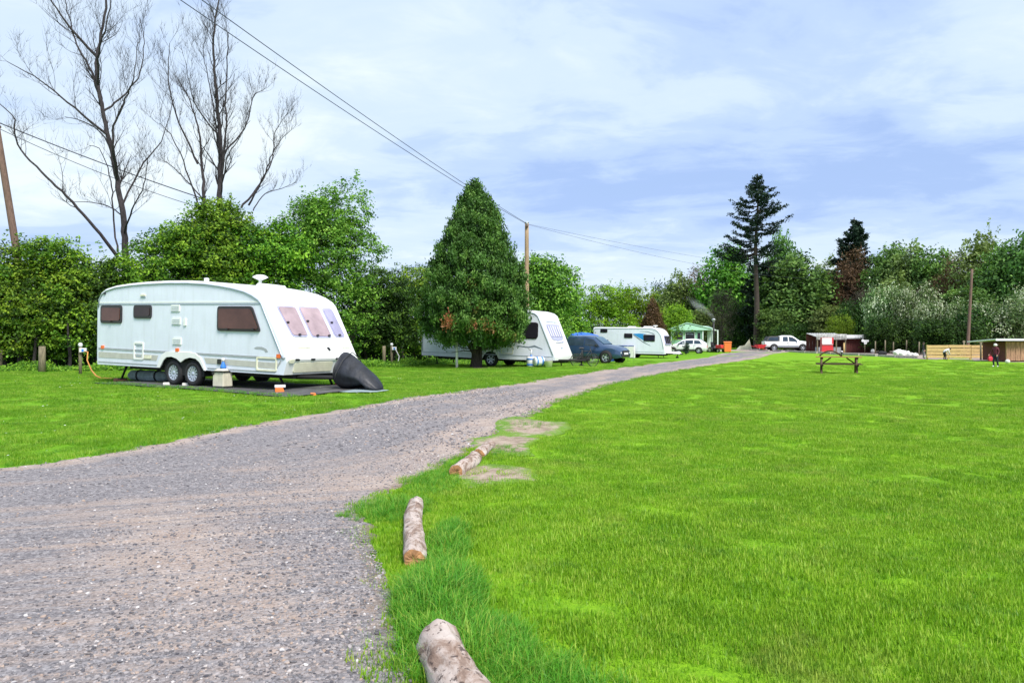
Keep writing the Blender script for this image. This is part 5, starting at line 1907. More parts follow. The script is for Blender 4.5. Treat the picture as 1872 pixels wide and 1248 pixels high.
# clutter below the tail: crates and a rolled awning
p = local(c1, (-2.9, -.4, 0)); p.z = h(p.x, p.y)
e = empty('awning_bag', p, R(-30), 'dark rolled awning bag stowed beneath the caravan tail', 'bag')
MB().tube([(-.9, 0, .17), (-.75, 0, .18), (0, .02, .17), (.75, 0, .18), (.9, 0, .17)], [.06, .14, .16, .14, .06], 10).build('roll', M['bluemat'], e)
MB().tube([(-.4, 0, .18), (-.36, 0, .18)], .165, 12).build('strap', M['blackpl'], e)
MB().tube([(.4, 0, .18), (.44, 0, .18)], .165, 12).build('strap', M['blackpl'], e)


# ---- caravan 2 and 3: modern single axle vans
def caravan2(name, loc, rz, ry, label, L_rear, prof, Wd_, fw, sidewins, decal, spec):
    e_ = empty(name, loc, rz, label, 'caravan', 'touring caravans parked on the left', ry=ry)
    shell(prof, Wd_, e_, 'body', [M['white'], M['side'], M['under']], .10)
    f_ = side_frame(Wd_)
    for (q, r0) in sidewins:
        window(e_, f_, q, r0, M['blackframe'], M['darkpane'], .04, .03)
    return e_, f_


prof2 = [(-3.70, .40), (-3.74, .5), (-3.74, 2.35), (-3.66, 2.50), (-3.5, 2.55), (-2.0, 2.60), (0, 2.62), (1.5, 2.64), (1.95, 2.62), (2.25, 2.54), (2.42, 2.42), (3.22, .62), (3.20, .40), (.42, .36), (.36, .5), (.22, .66), (0, .72), (-.22, .66), (-.36, .5), (-.42, .36)]
O2 = Vector((-.54, 36.35, 0))
c2, f2_ = caravan2('caravan', (O2.x, O2.y, .34), R(-25), R(1.6), 'white caravan half hidden behind the big conifer, dark side window near its front', 0, prof2, 2.2, None, [
    ([(1.20, 1.34), (2.28, 1.34), (2.36, 1.44), (2.36, 2.02), (2.26, 2.08), (1.20, 2.08)], .05), (rect(-2.9, 1.45, -2.1, 2.05), .06)], None, None)
Wc2 = 2.2
g2 = front_frame((3.22, .62), (2.42, 2.42), Wc2)
q = MB().plate(rpoly([(.30, .78), (1.0, .70), (1.72, .78), (1.88, 1.52), (.20, 1.52)], .15), g2, .02).build('front_window', M['frameblue'], c2)
for (u0, u1) in ((.30, .70), (.76, 1.30), (1.36, 1.78)):
    MB().plate(rpoly([(u0, .90), (u1, .90), (u1 + .02, 1.45), (u0 - .02, 1.45)], .06), g2, .012, base=.021).build('pane', M['lilacpane'], q)
for k in range(6):
    MB().plate([(.36 + k * .27, .92), (.42 + k * .27, .92), (.42 + k * .27, 1.43), (.36 + k * .27, 1.43)], g2, .004, base=.034).build('curtain', M['white'], q)
MB().plate(rpoly([(.55, .62), (1.6, .62), (1.6, .70), (1.0, .60)], .04), g2, .03).build('grab_handle', M['frameblue'], c2)
MB().plate(rpoly([(.4, 1.62), (1.7, 1.62), (1.7, 1.66), (.4, 1.66)], .01), g2, .02).build('trim_line', M['rail'], c2)
MB().plate(rpoly([(1.0, .32), (1.2, .32), (1.2, .40), (1.0, .40)], .03), g2, .02).build('badge', M['rail'], c2)
MB().tube([(x, -Wc2 / 2 - .012, z) for x, z in [(-3.66, .6), (-3.66, 2.33), (-3.55, 2.44), (-2, 2.52), (0, 2.54), (1.5, 2.56), (1.92, 2.53), (2.18, 2.46), (2.34, 2.34), (3.10, .62)]], .018, 6).build('awning_rail', M['rail'], c2)
MB().plate([(-3.66, .55), (3.1, .55), (3.1, .575), (-3.66, .575)], f2_, .012).build('skirt_line', M['rail'], c2)
MB().plate([(1.35, 1.02), (1.9, .98), (2.2, 1.05), (2.55, .92), (2.62, .86), (2.2, .97), (1.9, .92), (1.3, .98)], f2_, .004).build('swoosh_decal', M['decalgrey'], c2)
MB().plate([(.95, .99), (1.25, 1.0), (1.25, 1.03), (.95, 1.02)], f2_, .004).build('name_decal', M['decalgrey'], c2)
ring(rect(.55, .62, 1.15, .98), .03, f2_, .015, 'battery_locker', M['cream'], c2)
ring(rect(-2.4, .62, -1.5, 1.05), .03, f2_, .015, 'toilet_hatch', M['rail'], c2)
MB().box((2.02, -Wc2 / 2 - .015, 2.28), (.06, .03, .12)).build('awning_lamp', M['blackpl'], c2)
MB().plate([(.5, .40), (.44, .60), (.28, .78), (0, .85), (-.28, .78), (-.44, .60), (-.5, .40), (-.40, .40), (-.35, .52), (-.21, .67), (0, .73), (.21, .67), (.35, .52), (.40, .40)], f2_, .02).build('wheel_spat', M['white'], c2)
wheel(c2, (0, -Wc2 / 2 + .12, .33), .33, .2, -1, spokes=6)
wheel(c2, (0, Wc2 / 2 - .12, .33), .33, .2, 1, spokes=6)
mm = MB().box((0, 0, .33), (6.0, 1.6, .12)).box((0, 0, .48), (.9, 2.0, .4))
for sy in (-.7, .7):
    mm.tube([(3.1, sy, .40), (4.35, 0, .42)], .045, 6)
mm.build('chassis', M['under'], c2)
MB().tube([(4.1, -.1, .8), (4.1, -.1, .2)], .028, 8).cyl((4.1, -.1, .12), (0, 1, 0), .13, .08, 14).build('jockey_wheel', M['under'], c2)
MB().box((4.15, 0, .46), (.6, .14, .12)).build('hitch', M['under'], c2, bevel=.02)
for (x, sy) in [(-3.1, -.8), (-3.1, .8), (2.7, -.8), (2.7, .8)]:
    MB().tube([(x, sy, .40), (x + .1, sy, .05)], .03, 6).box((x + .1, sy, .03), (.15, .15, .03)).build('corner_steady', M['under'], c2)
MB().box((1.0, .1, 2.68), (.5, .5, .09), taper=.85).build('roof_light', M['white'], c2, bevel=.02)
bpy.context.view_layer.update()

# water barrel, its trolley mate and a bucket in front of caravan 2
def barrel(px, py, label, lying=False, capm='bluep', s_=1.0):
    p_ = gp(px, py)
    e_ = empty('water_barrel', p_, .4, label, 'water barrel', 'water containers beside the second caravan')
    Mx = Matrix.Translation((0, 0, .26)) @ Matrix.Rotation(PI / 2, 4, 'Y') if lying else Matrix.Identity(4)
    o_ = MB()
    o_.lathe([(.0001, -.24 if lying else 0), (.15, -.24 if lying else 0), (.20, -.2 if lying else .04), (.20, .2 if lying else .44), (.15, .24 if lying else .48), (.0001, .24 if lying else .48)], 18, Mx)
    o_.build('barrel_body', M['whitesheet'], e_)
    for z in ((-.12, .12) if lying else (.12, .36)):
        MB().lathe([(.203, z - .035), (.21, z - .02), (.21, z + .02), (.203, z + .035)], 18, Mx).build('band', M[capm], e_)
    if not lying:
        MB().cyl((0, 0, .51), (0, 0, 1), .05, .06, 12).build('cap', M[capm], e_)
        MB().tube([(0, 0, .54), (.02, 0, .75), (.0, .25, .80)], .025, 6).build('pump_hose', M['fabricw'], e_)
    e_.scale = (s_, s_, s_)
    return e_


barrel(971, 671, 'upright white water barrel with blue bands beside the second caravan')
barrel(985, 671, 'white water barrel lying on its side next to the upright one', True)
p = gp(1003, 671)
e = empty('bucket', p, 0, 'white bucket at the right of the water barrels', 'bucket')
MB().lathe([(.0001, .0), (.14, 0), (.18, .26), (.19, .27), (.17, .26), (.13, .03), (.0001, .03)], 18).build('pail', M['cream'], e)
MB().tube([(.18, 0, .26), (.15, .0, .36), (0, 0, .41), (-.15, 0, .36), (-.18, 0, .26)], .008, 5).build('handle', M['metal'], e)

# folded cycle against the hitch of caravan 2
p = local(c2, (3.95, .75, 0)); p.z = h(p.x, p.y)
e = empty('bicycle', p, R(20), 'dark folding bicycle standing behind the hitch of the second caravan', 'bicycle')
for x in (-.42, .42):
    we = empty('wheel', (x, 0, .28)); we.parent = e; we.location = (x, 0, .30)
    MB().tube([(.29 * math.cos(2 * PI * k / 20), 0, .29 * math.sin(2 * PI * k / 20)) for k in range(21)], .02, 6, False).build('tyre', M['rubber'], we)
    sp = MB()
    for k in range(10):
        a = PI * k / 10
        sp.tube([(-.28 * math.cos(a), 0, -.28 * math.sin(a)), (.28 * math.cos(a), 0, .28 * math.sin(a))], .003, 3, False)
    sp.build('spokes', M['metal'], we)
fm = MB()
for a, b_ in [((-.42, 0, .3), (-.05, 0, .32)), ((-.05, 0, .32), (.3, 0, .75)), ((-.05, 0, .32), (-.15, 0, .82)), ((-.42, 0, .3), (-.12, 0, .7)), ((-.12, 0, .7), (.3, 0, .72)), ((.42, 0, .3), (.28, 0, .85))]:
    fm.tube([a, b_], .018, 6)
fm.build('frame', M['blackpl'], e)
MB().box((-.16, 0, .86), (.24, .12, .05), taper=.7).build('saddle', M['blackpl'], e, bevel=.01)
MB().tube([(.28, 0, .85), (.27, 0, 1.0)], .014, 6).tube([(.27, -.25, 1.0), (.27, .25, 1.0)], .014, 6).build('handlebar', M['blackpl'], e)
MB().tube([(-.05, -.1, .2), (-.05, .1, .44)], .012, 5).box((-.05, -.12, .2), (.09, .05, .02)).box((-.05, .12, .44), (.09, .05, .02)).build('pedals', M['blackpl'], e)

# ---- caravan 3
prof3 = [(-3.10, .38), (-3.14, .5), (-3.14, 2.30), (-3.08, 2.38), (-2.9, 2.41), (0, 2.44), (1.6, 2.46), (1.9, 2.44), (2.2, 2.34), (2.42, 2.16), (2.58, 1.90), (2.74, 1.35), (2.84, .80), (2.84, .38), (.40, .36), (.34, .5), (.22, .64), (0, .70), (-.22, .64), (-.34, .5), (-.40, .36)]
c3, f3_ = caravan2('caravan', (9.88, 62.26, .19), R(-26), R(1.5), 'white caravan with sky blue side graphics, furthest of the three', 0, prof3, 2.2, None, [
    (rect(-2.50, 1.98, -1.90, 2.26), .06), (rect(-.48, 1.58, .20, 1.95), .06), ([(1.14, 1.36), (2.04, 1.36), (2.04, 1.88), (1.10, 1.88)], .06), (rect(-2.3, 1.18, -1.8, 1.40), .05)], None, None)
MB().plate([(.22, 1.93), (.75, 1.97), (1.35, 1.95), (1.08, 1.90), (1.12, 1.42), (.75, 1.62), (.45, 1.80)], f3_, .005).build('blue_graphic', M['decalblue'], c3)
MB().plate([(.25, 1.84), (.6, 1.58), (1.1, 1.25), (1.7, 1.0), (1.68, 1.04), (1.1, 1.32), (.62, 1.66), (.28, 1.88)], f3_, .006).build('grey_stripe', M['decalgrey'], c3)
MB().plate([(.8, 2.12), (1.4, 2.10), (1.9, 1.94), (2.02, 1.92), (1.9, 2.0), (1.42, 2.14), (.8, 2.15)], f3_, .006).build('upper_stripe', M['decalgrey'], c3)
g3 = front_frame((2.74, 1.35), (2.58, 1.90), 2.2)
q = MB().plate(rpoly([(.25, -.25), (1.95, -.25), (1.85, .52), (.35, .52)], .12), g3, .06).build('front_window', M['frameblue'], c3)
for (u0, u1) in ((.38, .80), (.88, 1.34), (1.42, 1.82)):
    MB().plate(rpoly([(u0, -.18), (u1, -.18), (u1, .45), (u0, .45)], .06), g3, .012, base=.061).build('pane', M['darkpane'], q)
MB().tube([(x, -1.112, z) for x, z in [(-3.05, .6), (-3.05, 2.2), (-2.9, 2.31), (0, 2.34), (1.55, 2.36), (1.85, 2.34), (2.13, 2.25), (2.33, 2.08), (2.48, 1.85), (2.64, 1.33), (2.73, .8)]], .018, 6).build('awning_rail', M['rail'], c3)
MB().plate([(-3.05, .50), (2.75, .50), (2.75, .53), (-3.05, .53)], f3_, .012).build('skirt_line', M['rail'], c3)
MB().box((-.2, 0, 2.49), (.6, .5, .10), taper=.85).build('roof_light', M['white'], c3, bevel=.02)
MB().box((1.15, .1, 2.51), (.7, .6, .11), taper=.85).build('roof_light', M['white'], c3, bevel=.02)
MB().lathe([(.0001, .24), (.2, .22), (.2, .19), (.04, .1), (.04, 0)], 16, Matrix.Translation((1.75, 0, 2.42))).build('television_aerial', M['white'], c3)
wheel(c3, (0, -.98, .32), .32, .2, -1, spokes=6)
wheel(c3, (0, .98, .32), .32, .2, 1, spokes=6)
mm = MB().box((0, 0, .30), (5.2, 1.6, .12)).box((0, 0, .45), (.85, 2.0, .38))
for sy in (-.7, .7):
    mm.tube([(2.8, sy, .42), (4.0, 0, .42)], .045, 6)
mm.build('chassis', M['under'], c3)
MB().box((3.35, 0, .50), (1.0, .9, .16), taper=.8).build('drawbar_cover', M['white'], c3, bevel=.03)
MB().tube([(3.6, -.1, .6), (3.6, -.1, .2)], .028, 8).cyl((3.6, -.1, .12), (0, 1, 0), .12, .08, 12).build('jockey_wheel', M['under'], c3)
for (x, sy) in [(-2.6, -.8), (-2.6, .8), (2.2, -.8), (2.2, .8)]:
    MB().tube([(x, sy, .38), (x + .1, sy, .04)], .03, 6).build('corner_steady', M['under'], c3)
bpy.context.view_layer.update()
# white cabinet and small table by caravan 3
p = local(c3, (.1, -1.55, 0)); p.z = h(p.x, p.y)
e = empty('white_cabinet', p, R(-26), 'white folding camp cabinet standing against the blue striped caravan', 'cabinet')
MB().box((0, 0, .52), (.92, .40, .98)).build('cabinet_body', M['fabricw'], e, bevel=.02)
for k in (0, 1):
    MB().box((-.22 + .44 * k, -.21, .52), (.41, .02, .88)).build('door', M['chairpaint'], e)
for (x, y) in [(-.4, -.15), (.4, -.15), (-.4, .15), (.4, .15)]:
    MB().box((x, y, .02), (.04, .04, .06)).build('foot', M['metal'], e)
p = local(c3, (-.95, -1.7, 0)); p.z = h(p.x, p.y)
e = empty('camp_table', p, R(-26), 'small grey camp table left of the white cabinet', 'table')
MB().box((0, 0, .70), (.62, .45, .04)).build('tabletop', M['decalgrey'], e)
for (x, y) in [(-.28, -.19), (.28, -.19), (-.28, .19), (.28, .19)]:
    MB().tube([(x, y, .69), (x * 1.05, y * 1.1, 0)], .014, 6).build('leg', M['metal'], e)


# ------------------------------------------------------------------ cars
def car(name, loc, rz, label, cat, st, mats, wheels, wr, wd_, glassx, group=None, spokes=5, nose=True, mirror=True, glass_m='carglass', mirror_x=None, pillar=()):
    """st: stations (x, z_low, z_shoulder, z_top, half width low, half width top)"""
    e_ = empty(name, loc, rz, label, cat, group)
    rows = []
    for (x, zl, zs, zt, hw, ht) in st:
        half = [(hw * .90, zl), (hw, zl + .12), (hw, zl + (zs - zl) * .55), (hw * .97, zs), (ht + (hw * .97 - ht) * .10, zt - .07 if zt - zs > .1 else zt - .015), (ht * .80, zt), (0, zt + .015)]
        row = [(x, -y, z) for y, z in half] + [(x, y, z) for y, z in half[::-1][1:]]
        rows.append(row)
    n_ = len(rows[0])
    V_, fs, mi = [], [], []
    for r0 in rows:
        V_ += r0
    for i in range(len(rows) - 1):
        xm = (st[i][0] + st[i + 1][0]) / 2
        for k in range(n_ - 1):
            fs.append((i * n_ + k, (i + 1) * n_ + k, (i + 1) * n_ + k + 1, i * n_ + k + 1))
        fs.append((i * n_ + n_ - 1, (i + 1) * n_ + n_ - 1, (i + 1) * n_, i * n_))
    fs.append(list(range(n_)))
    fs.append([len(V_) - n_ + k for k in range(n_)][::-1])
    bd = MB().add(V_, fs, 0, True).build('body', mats[0], e_)
    bm_ = bmesh.new(); bm_.from_mesh(bd.data); bmesh.ops.recalc_face_normals(bm_, faces=bm_.faces); bm_.to_mesh(bd.data); bm_.free()
    bd.data.polygons.foreach_set('use_smooth', [True] * len(bd.data.polygons))
    bd.data.set_sharp_from_angle(angle=R(38))
    # side glass, on the body's own slanted flank between shoulder and roof
    sx = [s_[0] for s_ in st]

    def flank(x, t_):
        zs = np.interp(x, sx, [s_[2] for s_ in st]); zt = np.interp(x, sx, [s_[3] for s_ in st]) - .07
        hw = np.interp(x, sx, [s_[4] for s_ in st]) * .97; ht = np.interp(x, sx, [s_[5] for s_ in st]); hr = ht + (hw - ht) * .10
        return hw + (hr - hw) * t_ + .012, zs + (zt - zs) * t_
    for sgn in (-1, 1):
        for (xa, xb, xat, xbt) in glassx:
            P_ = []
            for (x, t_) in [(xa, .10), (xb, .10), (xbt, .88), (xat, .88)]:
                y, z = flank(x, t_)
                P_.append((x, sgn * y, z))
            Q_ = [(p_[0], p_[1] - sgn * .03, p_[2]) for p_ in P_]
            MB().add(P_ + Q_, [(0, 1, 2, 3), (7, 6, 5, 4), (0, 4, 5, 1), (1, 5, 6, 2), (2, 6, 7, 3), (3, 7, 4, 0)]).build('side_window', M[glass_m], e_)
    hwm = max(s_[4] for s_ in st)
    # windscreen and rear window
    for (i, j, nm) in pillar:
        a, b_ = st[i], st[j]
        P_ = []
        for (s_, f_) in ((a, .08), (b_, .94)):
            pass
        A = Vector((a[0], 0, a[3])); B = Vector((b_[0], 0, b_[3]))
        nrm = Vector((-(B.z - A.z), 0, B.x - A.x)).normalized()
        if nrm.z < 0:
            nrm = -nrm
        A2 = A.lerp(B, .06) + nrm * .03; B2 = A.lerp(B, .90) + nrm * .03
        ya, yb = a[5] * .80, b_[5] * .80
        P_ = [(A2.x, -ya, A2.z), (A2.x, ya, A2.z), (B2.x, yb, B2.z), (B2.x, -yb, B2.z)]
        Q_ = [tuple(Vector(p_) - nrm * .03) for p_ in P_]
        MB().add(P_ + Q_, [(0, 1, 2, 3), (7, 6, 5, 4), (0, 4, 5, 1), (1, 5, 6, 2), (2, 6, 7, 3), (3, 7, 4, 0)]).build(nm, M[glass_m + 'b' if glass_m == 'carglass' else glass_m], e_)
    for x in wheels:
        for sgn in (-1, 1):
            y = sgn * (hwm - .10)
            MB().lathe([(.0001, 0), (wr * 1.17, 0), (wr * 1.17, .03), (.0001, .03)], 26, Matrix.Translation((x, sgn * (hwm - .012), wr + .02)) @ Matrix.Rotation(PI / 2 * (1 if sgn < 0 else -1), 4, 'X')).build('wheel_arch', M['under'], e_)
            wheel(e_, (x, sgn * (hwm - .06), wr), wr, .22, sgn, 'alloy', spokes)
    # sill
    for sgn in (-1, 1):
        MB().box(((wheels[0] + wheels[1]) / 2, sgn * (hwm - .005), st[3][1] + .10), (abs(wheels[1] - wheels[0]) - 2.4 * wr, .04, .14)).build('sill', M['blackpl'] if mats[1] is None else mats[1], e_)
    L0 = st[-1]
    xf = L0[0]
    for sgn in (-1, 1):
        MB().box((xf - .16, sgn * (L0[4] * .78), L0[2] - .02), (.34, .30, .13), (0, 0, sgn * -.35), taper=.8).build('headlight', M['lamp'], e_, bevel=.03)
        MB().box((st[0][0] + .05, sgn * (st[0][4] * .86), st[0][2] - .10), (.12, .16, .26)).build('tail_light', M['redplastic'], e_, bevel=.02)
        if mirror_x is not None:
            y, z = flank(mirror_x, .15)
            MB().box((mirror_x, sgn * (y + .11), z + .05), (.10, .20, .14)).build('mirror', mats[0] if mirror == 'body' else M['blackpl'], e_, bevel=.03)
    MB().box((xf + .012, 0, L0[1] + .30), (.05, L0[4] * 1.1, .20)).build('grille', M['blackpl'], e_, bevel=.02)
    MB().box((xf + .02, 0, L0[1] + .10), (.06, L0[4] * 1.5, .12)).build('lower_intake', M['blackpl'], e_, bevel=.02)
    MB().box((xf + .045, 0, L0[1] + .22), (.015, .52, .11)).build('number_plate', M['fabricw'], e_)
    # door seams and handles
    for sgn in (-1, 1):
        for x in [g[1] + .03 for g in glassx[:-1]]:
            y, z = flank(x, 0)
            MB().box((x, sgn * hwm, (z + st[3][1]) / 2 + .08), (.012, .012, z - st[3][1] - .22)).build('door_seam', M['blackpl'], e_)
            MB().box((x - .12, sgn * (hwm + .005), z - .08), (.15, .03, .03)).build('door_handle', M['blackpl'], e_)
    return e_


# dark blue estate beside caravan 2
st = [(-2.25, .42, .92, 1.02, .80, .70), (-2.15, .32, .98, 1.18, .86, .68), (-1.75, .27, 1.00, 1.55, .89, .62), (-1.0, .25, 1.00, 1.64, .90, .62), (0.0, .25, .98, 1.65, .90, .62), (.45, .25, .96, 1.58, .90, .62), (1.15, .25, .95, 1.10, .90, .66), (1.75, .27, .88, 1.02, .88, .68), (2.10, .30, .78, .90, .80, .62), (2.25, .36, .66, .74, .68, .52)]
p = at(1099, 46); p.z = h(p.x, p.y)
car('parked_car', at(1081, 46.0), R(-34), 'dark navy estate car parked nose right behind the second caravan', 'car', st, [M['navy'], None], (-1.35, 1.42), .35, 0,
    [(-2.0, -1.2, -1.72, -1.2), (-1.12, -.08, -1.12, -.08), (0.0, 1.02, 0.0, .52)], mirror_x=.82, pillar=((6, 5, 'windscreen'), (1, 2, 'rear_window')))
# white hatchback by the chalet, facing left
st = [(-1.95, .40, .80, .95, .72, .60), (-1.88, .30, .90, 1.08, .80, .62), (-1.35, .26, .92, 1.40, .84, .56), (-.6, .25, .92, 1.47, .85, .56), (0.1, .25, .90, 1.44, .85, .56), (.45, .25, .88, 1.33, .85, .58), (1.05, .25, .86, .98, .84, .62), (1.55, .27, .78, .88, .80, .62), (1.85, .30, .68, .76, .72, .55), (1.95, .36, .58, .64, .62, .48)]
car('parked_car', at(1256, 77), R(180 - 18), 'small white hatchback parked before the mint green chalet', 'car', st, [M['carwhite'], None], (-1.2, 1.28), .30, 0,
    [(-1.55, -.75, -1.25, -.75), (-.65, .1, -.65, .1), (.18, .95, .18, .5)], mirror_x=.72, pillar=((6, 5, 'windscreen'), (1, 2, 'rear_window')))
# white van nose behind the pickup
st = [(-2.2, .42, 1.0, 1.25, .84, .74), (-2.1, .32, 1.05, 1.55, .90, .74), (-1.0, .28, 1.05, 1.65, .92, .72), (0.0, .28, 1.02, 1.65, .92, .72), (.6, .28, 1.0, 1.50, .92, .72), (1.3, .28, .98, 1.12, .92, .72), (1.9, .30, .90, 1.02, .88, .68), (2.15, .34, .78, .88, .78, .60), (2.25, .40, .66, .74, .66, .5)]
car('parked_car', at(1497, 92.5), R(180 + 10), 'pale silver white car half hidden behind the shelter, nose to the pickup', 'car', st, [M['carwhite'], None], (-1.35, 1.42), .33, 0,
    [(-1.9, -1.0, -1.8, -1.0), (-.9, 0, -.9, 0), (.1, 1.05, .1, .6)], mirror_x=.95, pillar=((5, 4, 'windscreen'),))
# the pickup
st = [(-2.6, .52, .98, 1.10, .86, .80), (-2.55, .45, 1.00, 1.12, .90, .84), (-.95, .42, 1.02, 1.14, .91, .84), (-.90, .42, 1.04, 1.70, .91, .66), (-.5, .40, 1.04, 1.80, .92, .64), (.35, .40, 1.04, 1.80, .92, .64), (.6, .40, 1.04, 1.72, .92, .66), (1.35, .40, 1.02, 1.20, .92, .72), (2.1, .42, .96, 1.10, .90, .70), (2.45, .45, .86, .98, .84, .66), (2.58, .50, .74, .82, .74, .6)]
pk = car('pickup_truck', at(1437, 89), R(-4), 'white double cab pickup with black rear canopy parked beyond the field', 'pickup truck', st, [M['carwhite'], M['decalgrey']], (-1.6, 1.62), .38, 0,
         [(-.62, -.02, -.55, -.02), (.10, 1.15, .10, .66)], mirror_x=1.0, pillar=((7, 6, 'windscreen'),), mirror='body')
MB().add([(-2.5, -.80, 1.13), (-.98, -.80, 1.13), (-.98, .80, 1.13), (-2.5, .80, 1.13), (-2.15, -.66, 1.68), (-1.0, -.66, 1.72), (-1.0, .66, 1.72), (-2.15, .66, 1.68)],
         [(3, 2, 1, 0), (4, 5, 6, 7), (0, 1, 5, 4), (1, 2, 6, 5), (2, 3, 7, 6), (3, 0, 4, 7)]).build('canopy', M['blackpl'], pk, bevel=.04)
for sgn in (-1, 1):
    MB().add([(-2.25, sgn * .80, 1.22), (-1.08, sgn * .80, 1.22), (-1.08, sgn * .70, 1.60), (-2.05, sgn * .70, 1.58)], [(0, 1, 2, 3)]).build('canopy_window', M['carglass'], pk)

# blue tent behind the dark car
p = at(1063, 52.0)
e = empty('tent', p, R(-20), 'royal blue dome tent showing above the dark estate car', 'tent')
rows = []
T_ = MB()
vs, fs = [], []
for i in range(13):
    a = PI * i / 12
    for j in range(9):
        t_ = j / 8
        rx = 2.2 * math.cos(a) if True else 0
        zz_ = 1.95 * math.sin(a) ** .75
        vs.append((rx, (t_ - .5) * 2.6 * (1 - .15 * math.sin(a)), zz_ * (1 - .22 * (2 * t_ - 1) ** 2)))
for i in range(12):
    for j in range(8):
        a = i * 9 + j
        fs.append((a, a + 9, a + 10, a + 1))
T_.add(vs, fs, 0, True)
T_.build('flysheet', M['tent'], e)
MB().add([(1.6, -1.2, 1.1), (3.4, -1.0, 1.05), (3.4, 1.0, 1.05), (1.6, 1.2, 1.1), (1.6, -1.2, 1.04), (3.4, -1.0, 1.0), (3.4, 1.0, 1.0), (1.6, 1.2, 1.04)], [(0, 1, 2, 3), (7, 6, 5, 4), (0, 4, 5, 1), (1, 5, 6, 2), (2, 6, 7, 3), (3, 7, 4, 0)]).build('porch_canopy', M['tent2'], e)
for y in (-1.0, 1.0):
    MB().tube([(3.38, y, 0), (3.38, y, 1.05)], .015, 6).build('porch_pole', M['metal'], e)

# ------------------------------------------------------------------ mint chalet
dC = 84.0
pC = at(1262, dC)
ch_ = empty('chalet', pC, R(-8), 'mint green static chalet with low gable roof and smoking black stovepipe', 'chalet')
w2 = 2.05
MB().add([(-w2 - .1, -1.5, .15), (w2 - .9, -1.5, .15), (w2 - .9, 3.5, .15), (-w2 - .1, 3.5, .15), (-w2 - .1, -1.5, 2.35), (w2 - .9, -1.5, 2.35), (w2 - .9, 3.5, 2.35), (-w2 - .1, 3.5, 2.35), (-.5, -1.5, 2.95), (-.5, 3.5, 2.95)],
         [(0, 1, 5, 8, 4), (1, 2, 6, 5), (2, 3, 7, 9, 6), (3, 0, 4, 7), (3, 2, 1, 0), (4, 8, 9, 7), (8, 5, 6, 9)]).build('wall', M['mint'], ch_)
rf = MB()
for (a, b_) in [((-w2 - .45, 2.36), (-.5, 3.10)), ((-.5, 3.10), (w2 + .1, 2.45))]:
    rf.add([(a[0], -1.85, a[1]), (b_[0], -1.85, b_[1]), (b_[0], 3.8, b_[1]), (a[0], 3.8, a[1]), (a[0], -1.85, a[1] + .09), (b_[0], -1.85, b_[1] + .09), (b_[0], 3.8, b_[1] + .09), (a[0], 3.8, a[1] + .09)],
           [(3, 2, 1, 0), (4, 5, 6, 7), (0, 1, 5, 4), (1, 2, 6, 5), (2, 3, 7, 6), (3, 0, 4, 7)])
rf.build('roof', M['mintroof'], ch_)
MB().add([(-w2 - .42, -1.80, 2.30), (w2 + .05, -1.80, 2.36), (-.5, -1.80, 3.02), (-w2 - .42, -1.72, 2.30), (w2 + .05, -1.72, 2.36), (-.5, -1.72, 3.02)], [(0, 1, 2), (5, 4, 3), (0, 3, 4, 1), (1, 4, 5, 2), (2, 5, 3, 0)]).build('gable_panel', M['mintroof'], ch_)
# porch on the right with its own pale roof
MB().add([(w2 - .9, -1.3, 2.42), (w2 + .72, -1.3, 2.30), (w2 + .72, 2.5, 2.30), (w2 - .9, 2.5, 2.62), (w2 - 1.9, -1.3, 2.86), (w2 - .2, -1.3, 2.78), (w2 + .72, 2.5, 2.42), (w2 - .9, 2.5, 2.92)],
         [(3, 2, 1, 0), (4, 5, 6, 7), (0, 1, 5, 4), (1, 2, 6, 5), (2, 3, 7, 6), (3, 0, 4, 7)]).build('porch_roof', M['mintwhite'], ch_)
for x in (-w2 - .1, w2 - .88, w2 + .05, w2 + .68):
    MB().box((x, -1.60, 1.22), (.12, .12, 2.30)).build('post', M['mintwhite'], ch_)
MB().box((w2 + .36, 2.0, 1.22), (.75, .08, 2.2)).build('porch_wall', M['mintwhite'], ch_)
MB().box((w2 + .36, .3, .12), (.9, 3.6, .16)).build('porch_deck', M['postwood'], ch_)
cf = (Vector((0, -1.5, 0)), Vector((1, 0, 0)), Vector((0, 0, 1)), Vector((0, -1, 0)))
for (x0, x1) in ((-1.92, -.88), (-.70, .36)):
    q = MB().plate(rect(x0, 1.30, x1, 2.18), cf, .05).build('window', M['mintwhite'], ch_)
    MB().plate(rect(x0 + .06, 1.36, x1 - .06, 2.12), cf, .01, base=.051).build('pane', M['darkpane'], q)
    MB().plate([(x0 + .2, 1.90), (x1 - .2, 1.86), (x1 - .15, 1.96), (x0 + .15, 2.0)], cf, .004, base=.062).build('net_curtain', M['decalgrey'], q)
q = MB().plate(rect(.52, .25, 1.02, 2.18), cf, .04).build('door', M['mint'], ch_)
MB().plate(rect(.60, 1.20, .94, 2.08), cf, .01, base=.041).build('pane', M['darkpane'], q)
MB().plate(rect(.58, .95, .62, 1.05), cf, .04, base=.041).build('handle', M['metal'], q)
MB().plate(rect(-w2 - .08, .15, w2 - .92, .42), cf, .03).build('skirting', M['mintwhite'], ch_)
pp_ = MB()
pp_.tube([(w2 + .22, -1.9, .55), (w2 + .22, -1.9, 3.25)], .09, 12)
pp_.build('stovepipe', M['black'], ch_)
MB().lathe([(.0001, 3.62), (.14, 3.56), (.24, 3.44), (.20, 3.42), (.11, 3.40), (.11, 3.24)], 14, Matrix.Translation((w2 + .22, -1.9, 0))).build('chimney_cowl', M['metal'], ch_)
MB().box((w2 + .22, -1.9, .42), (.55, .45, .65)).build('stove', M['black'], ch_, bevel=.03)
MB().box((w2 + .22, -2.13, .50), (.3, .03, .25)).build('stove_door', M['metal'], ch_)

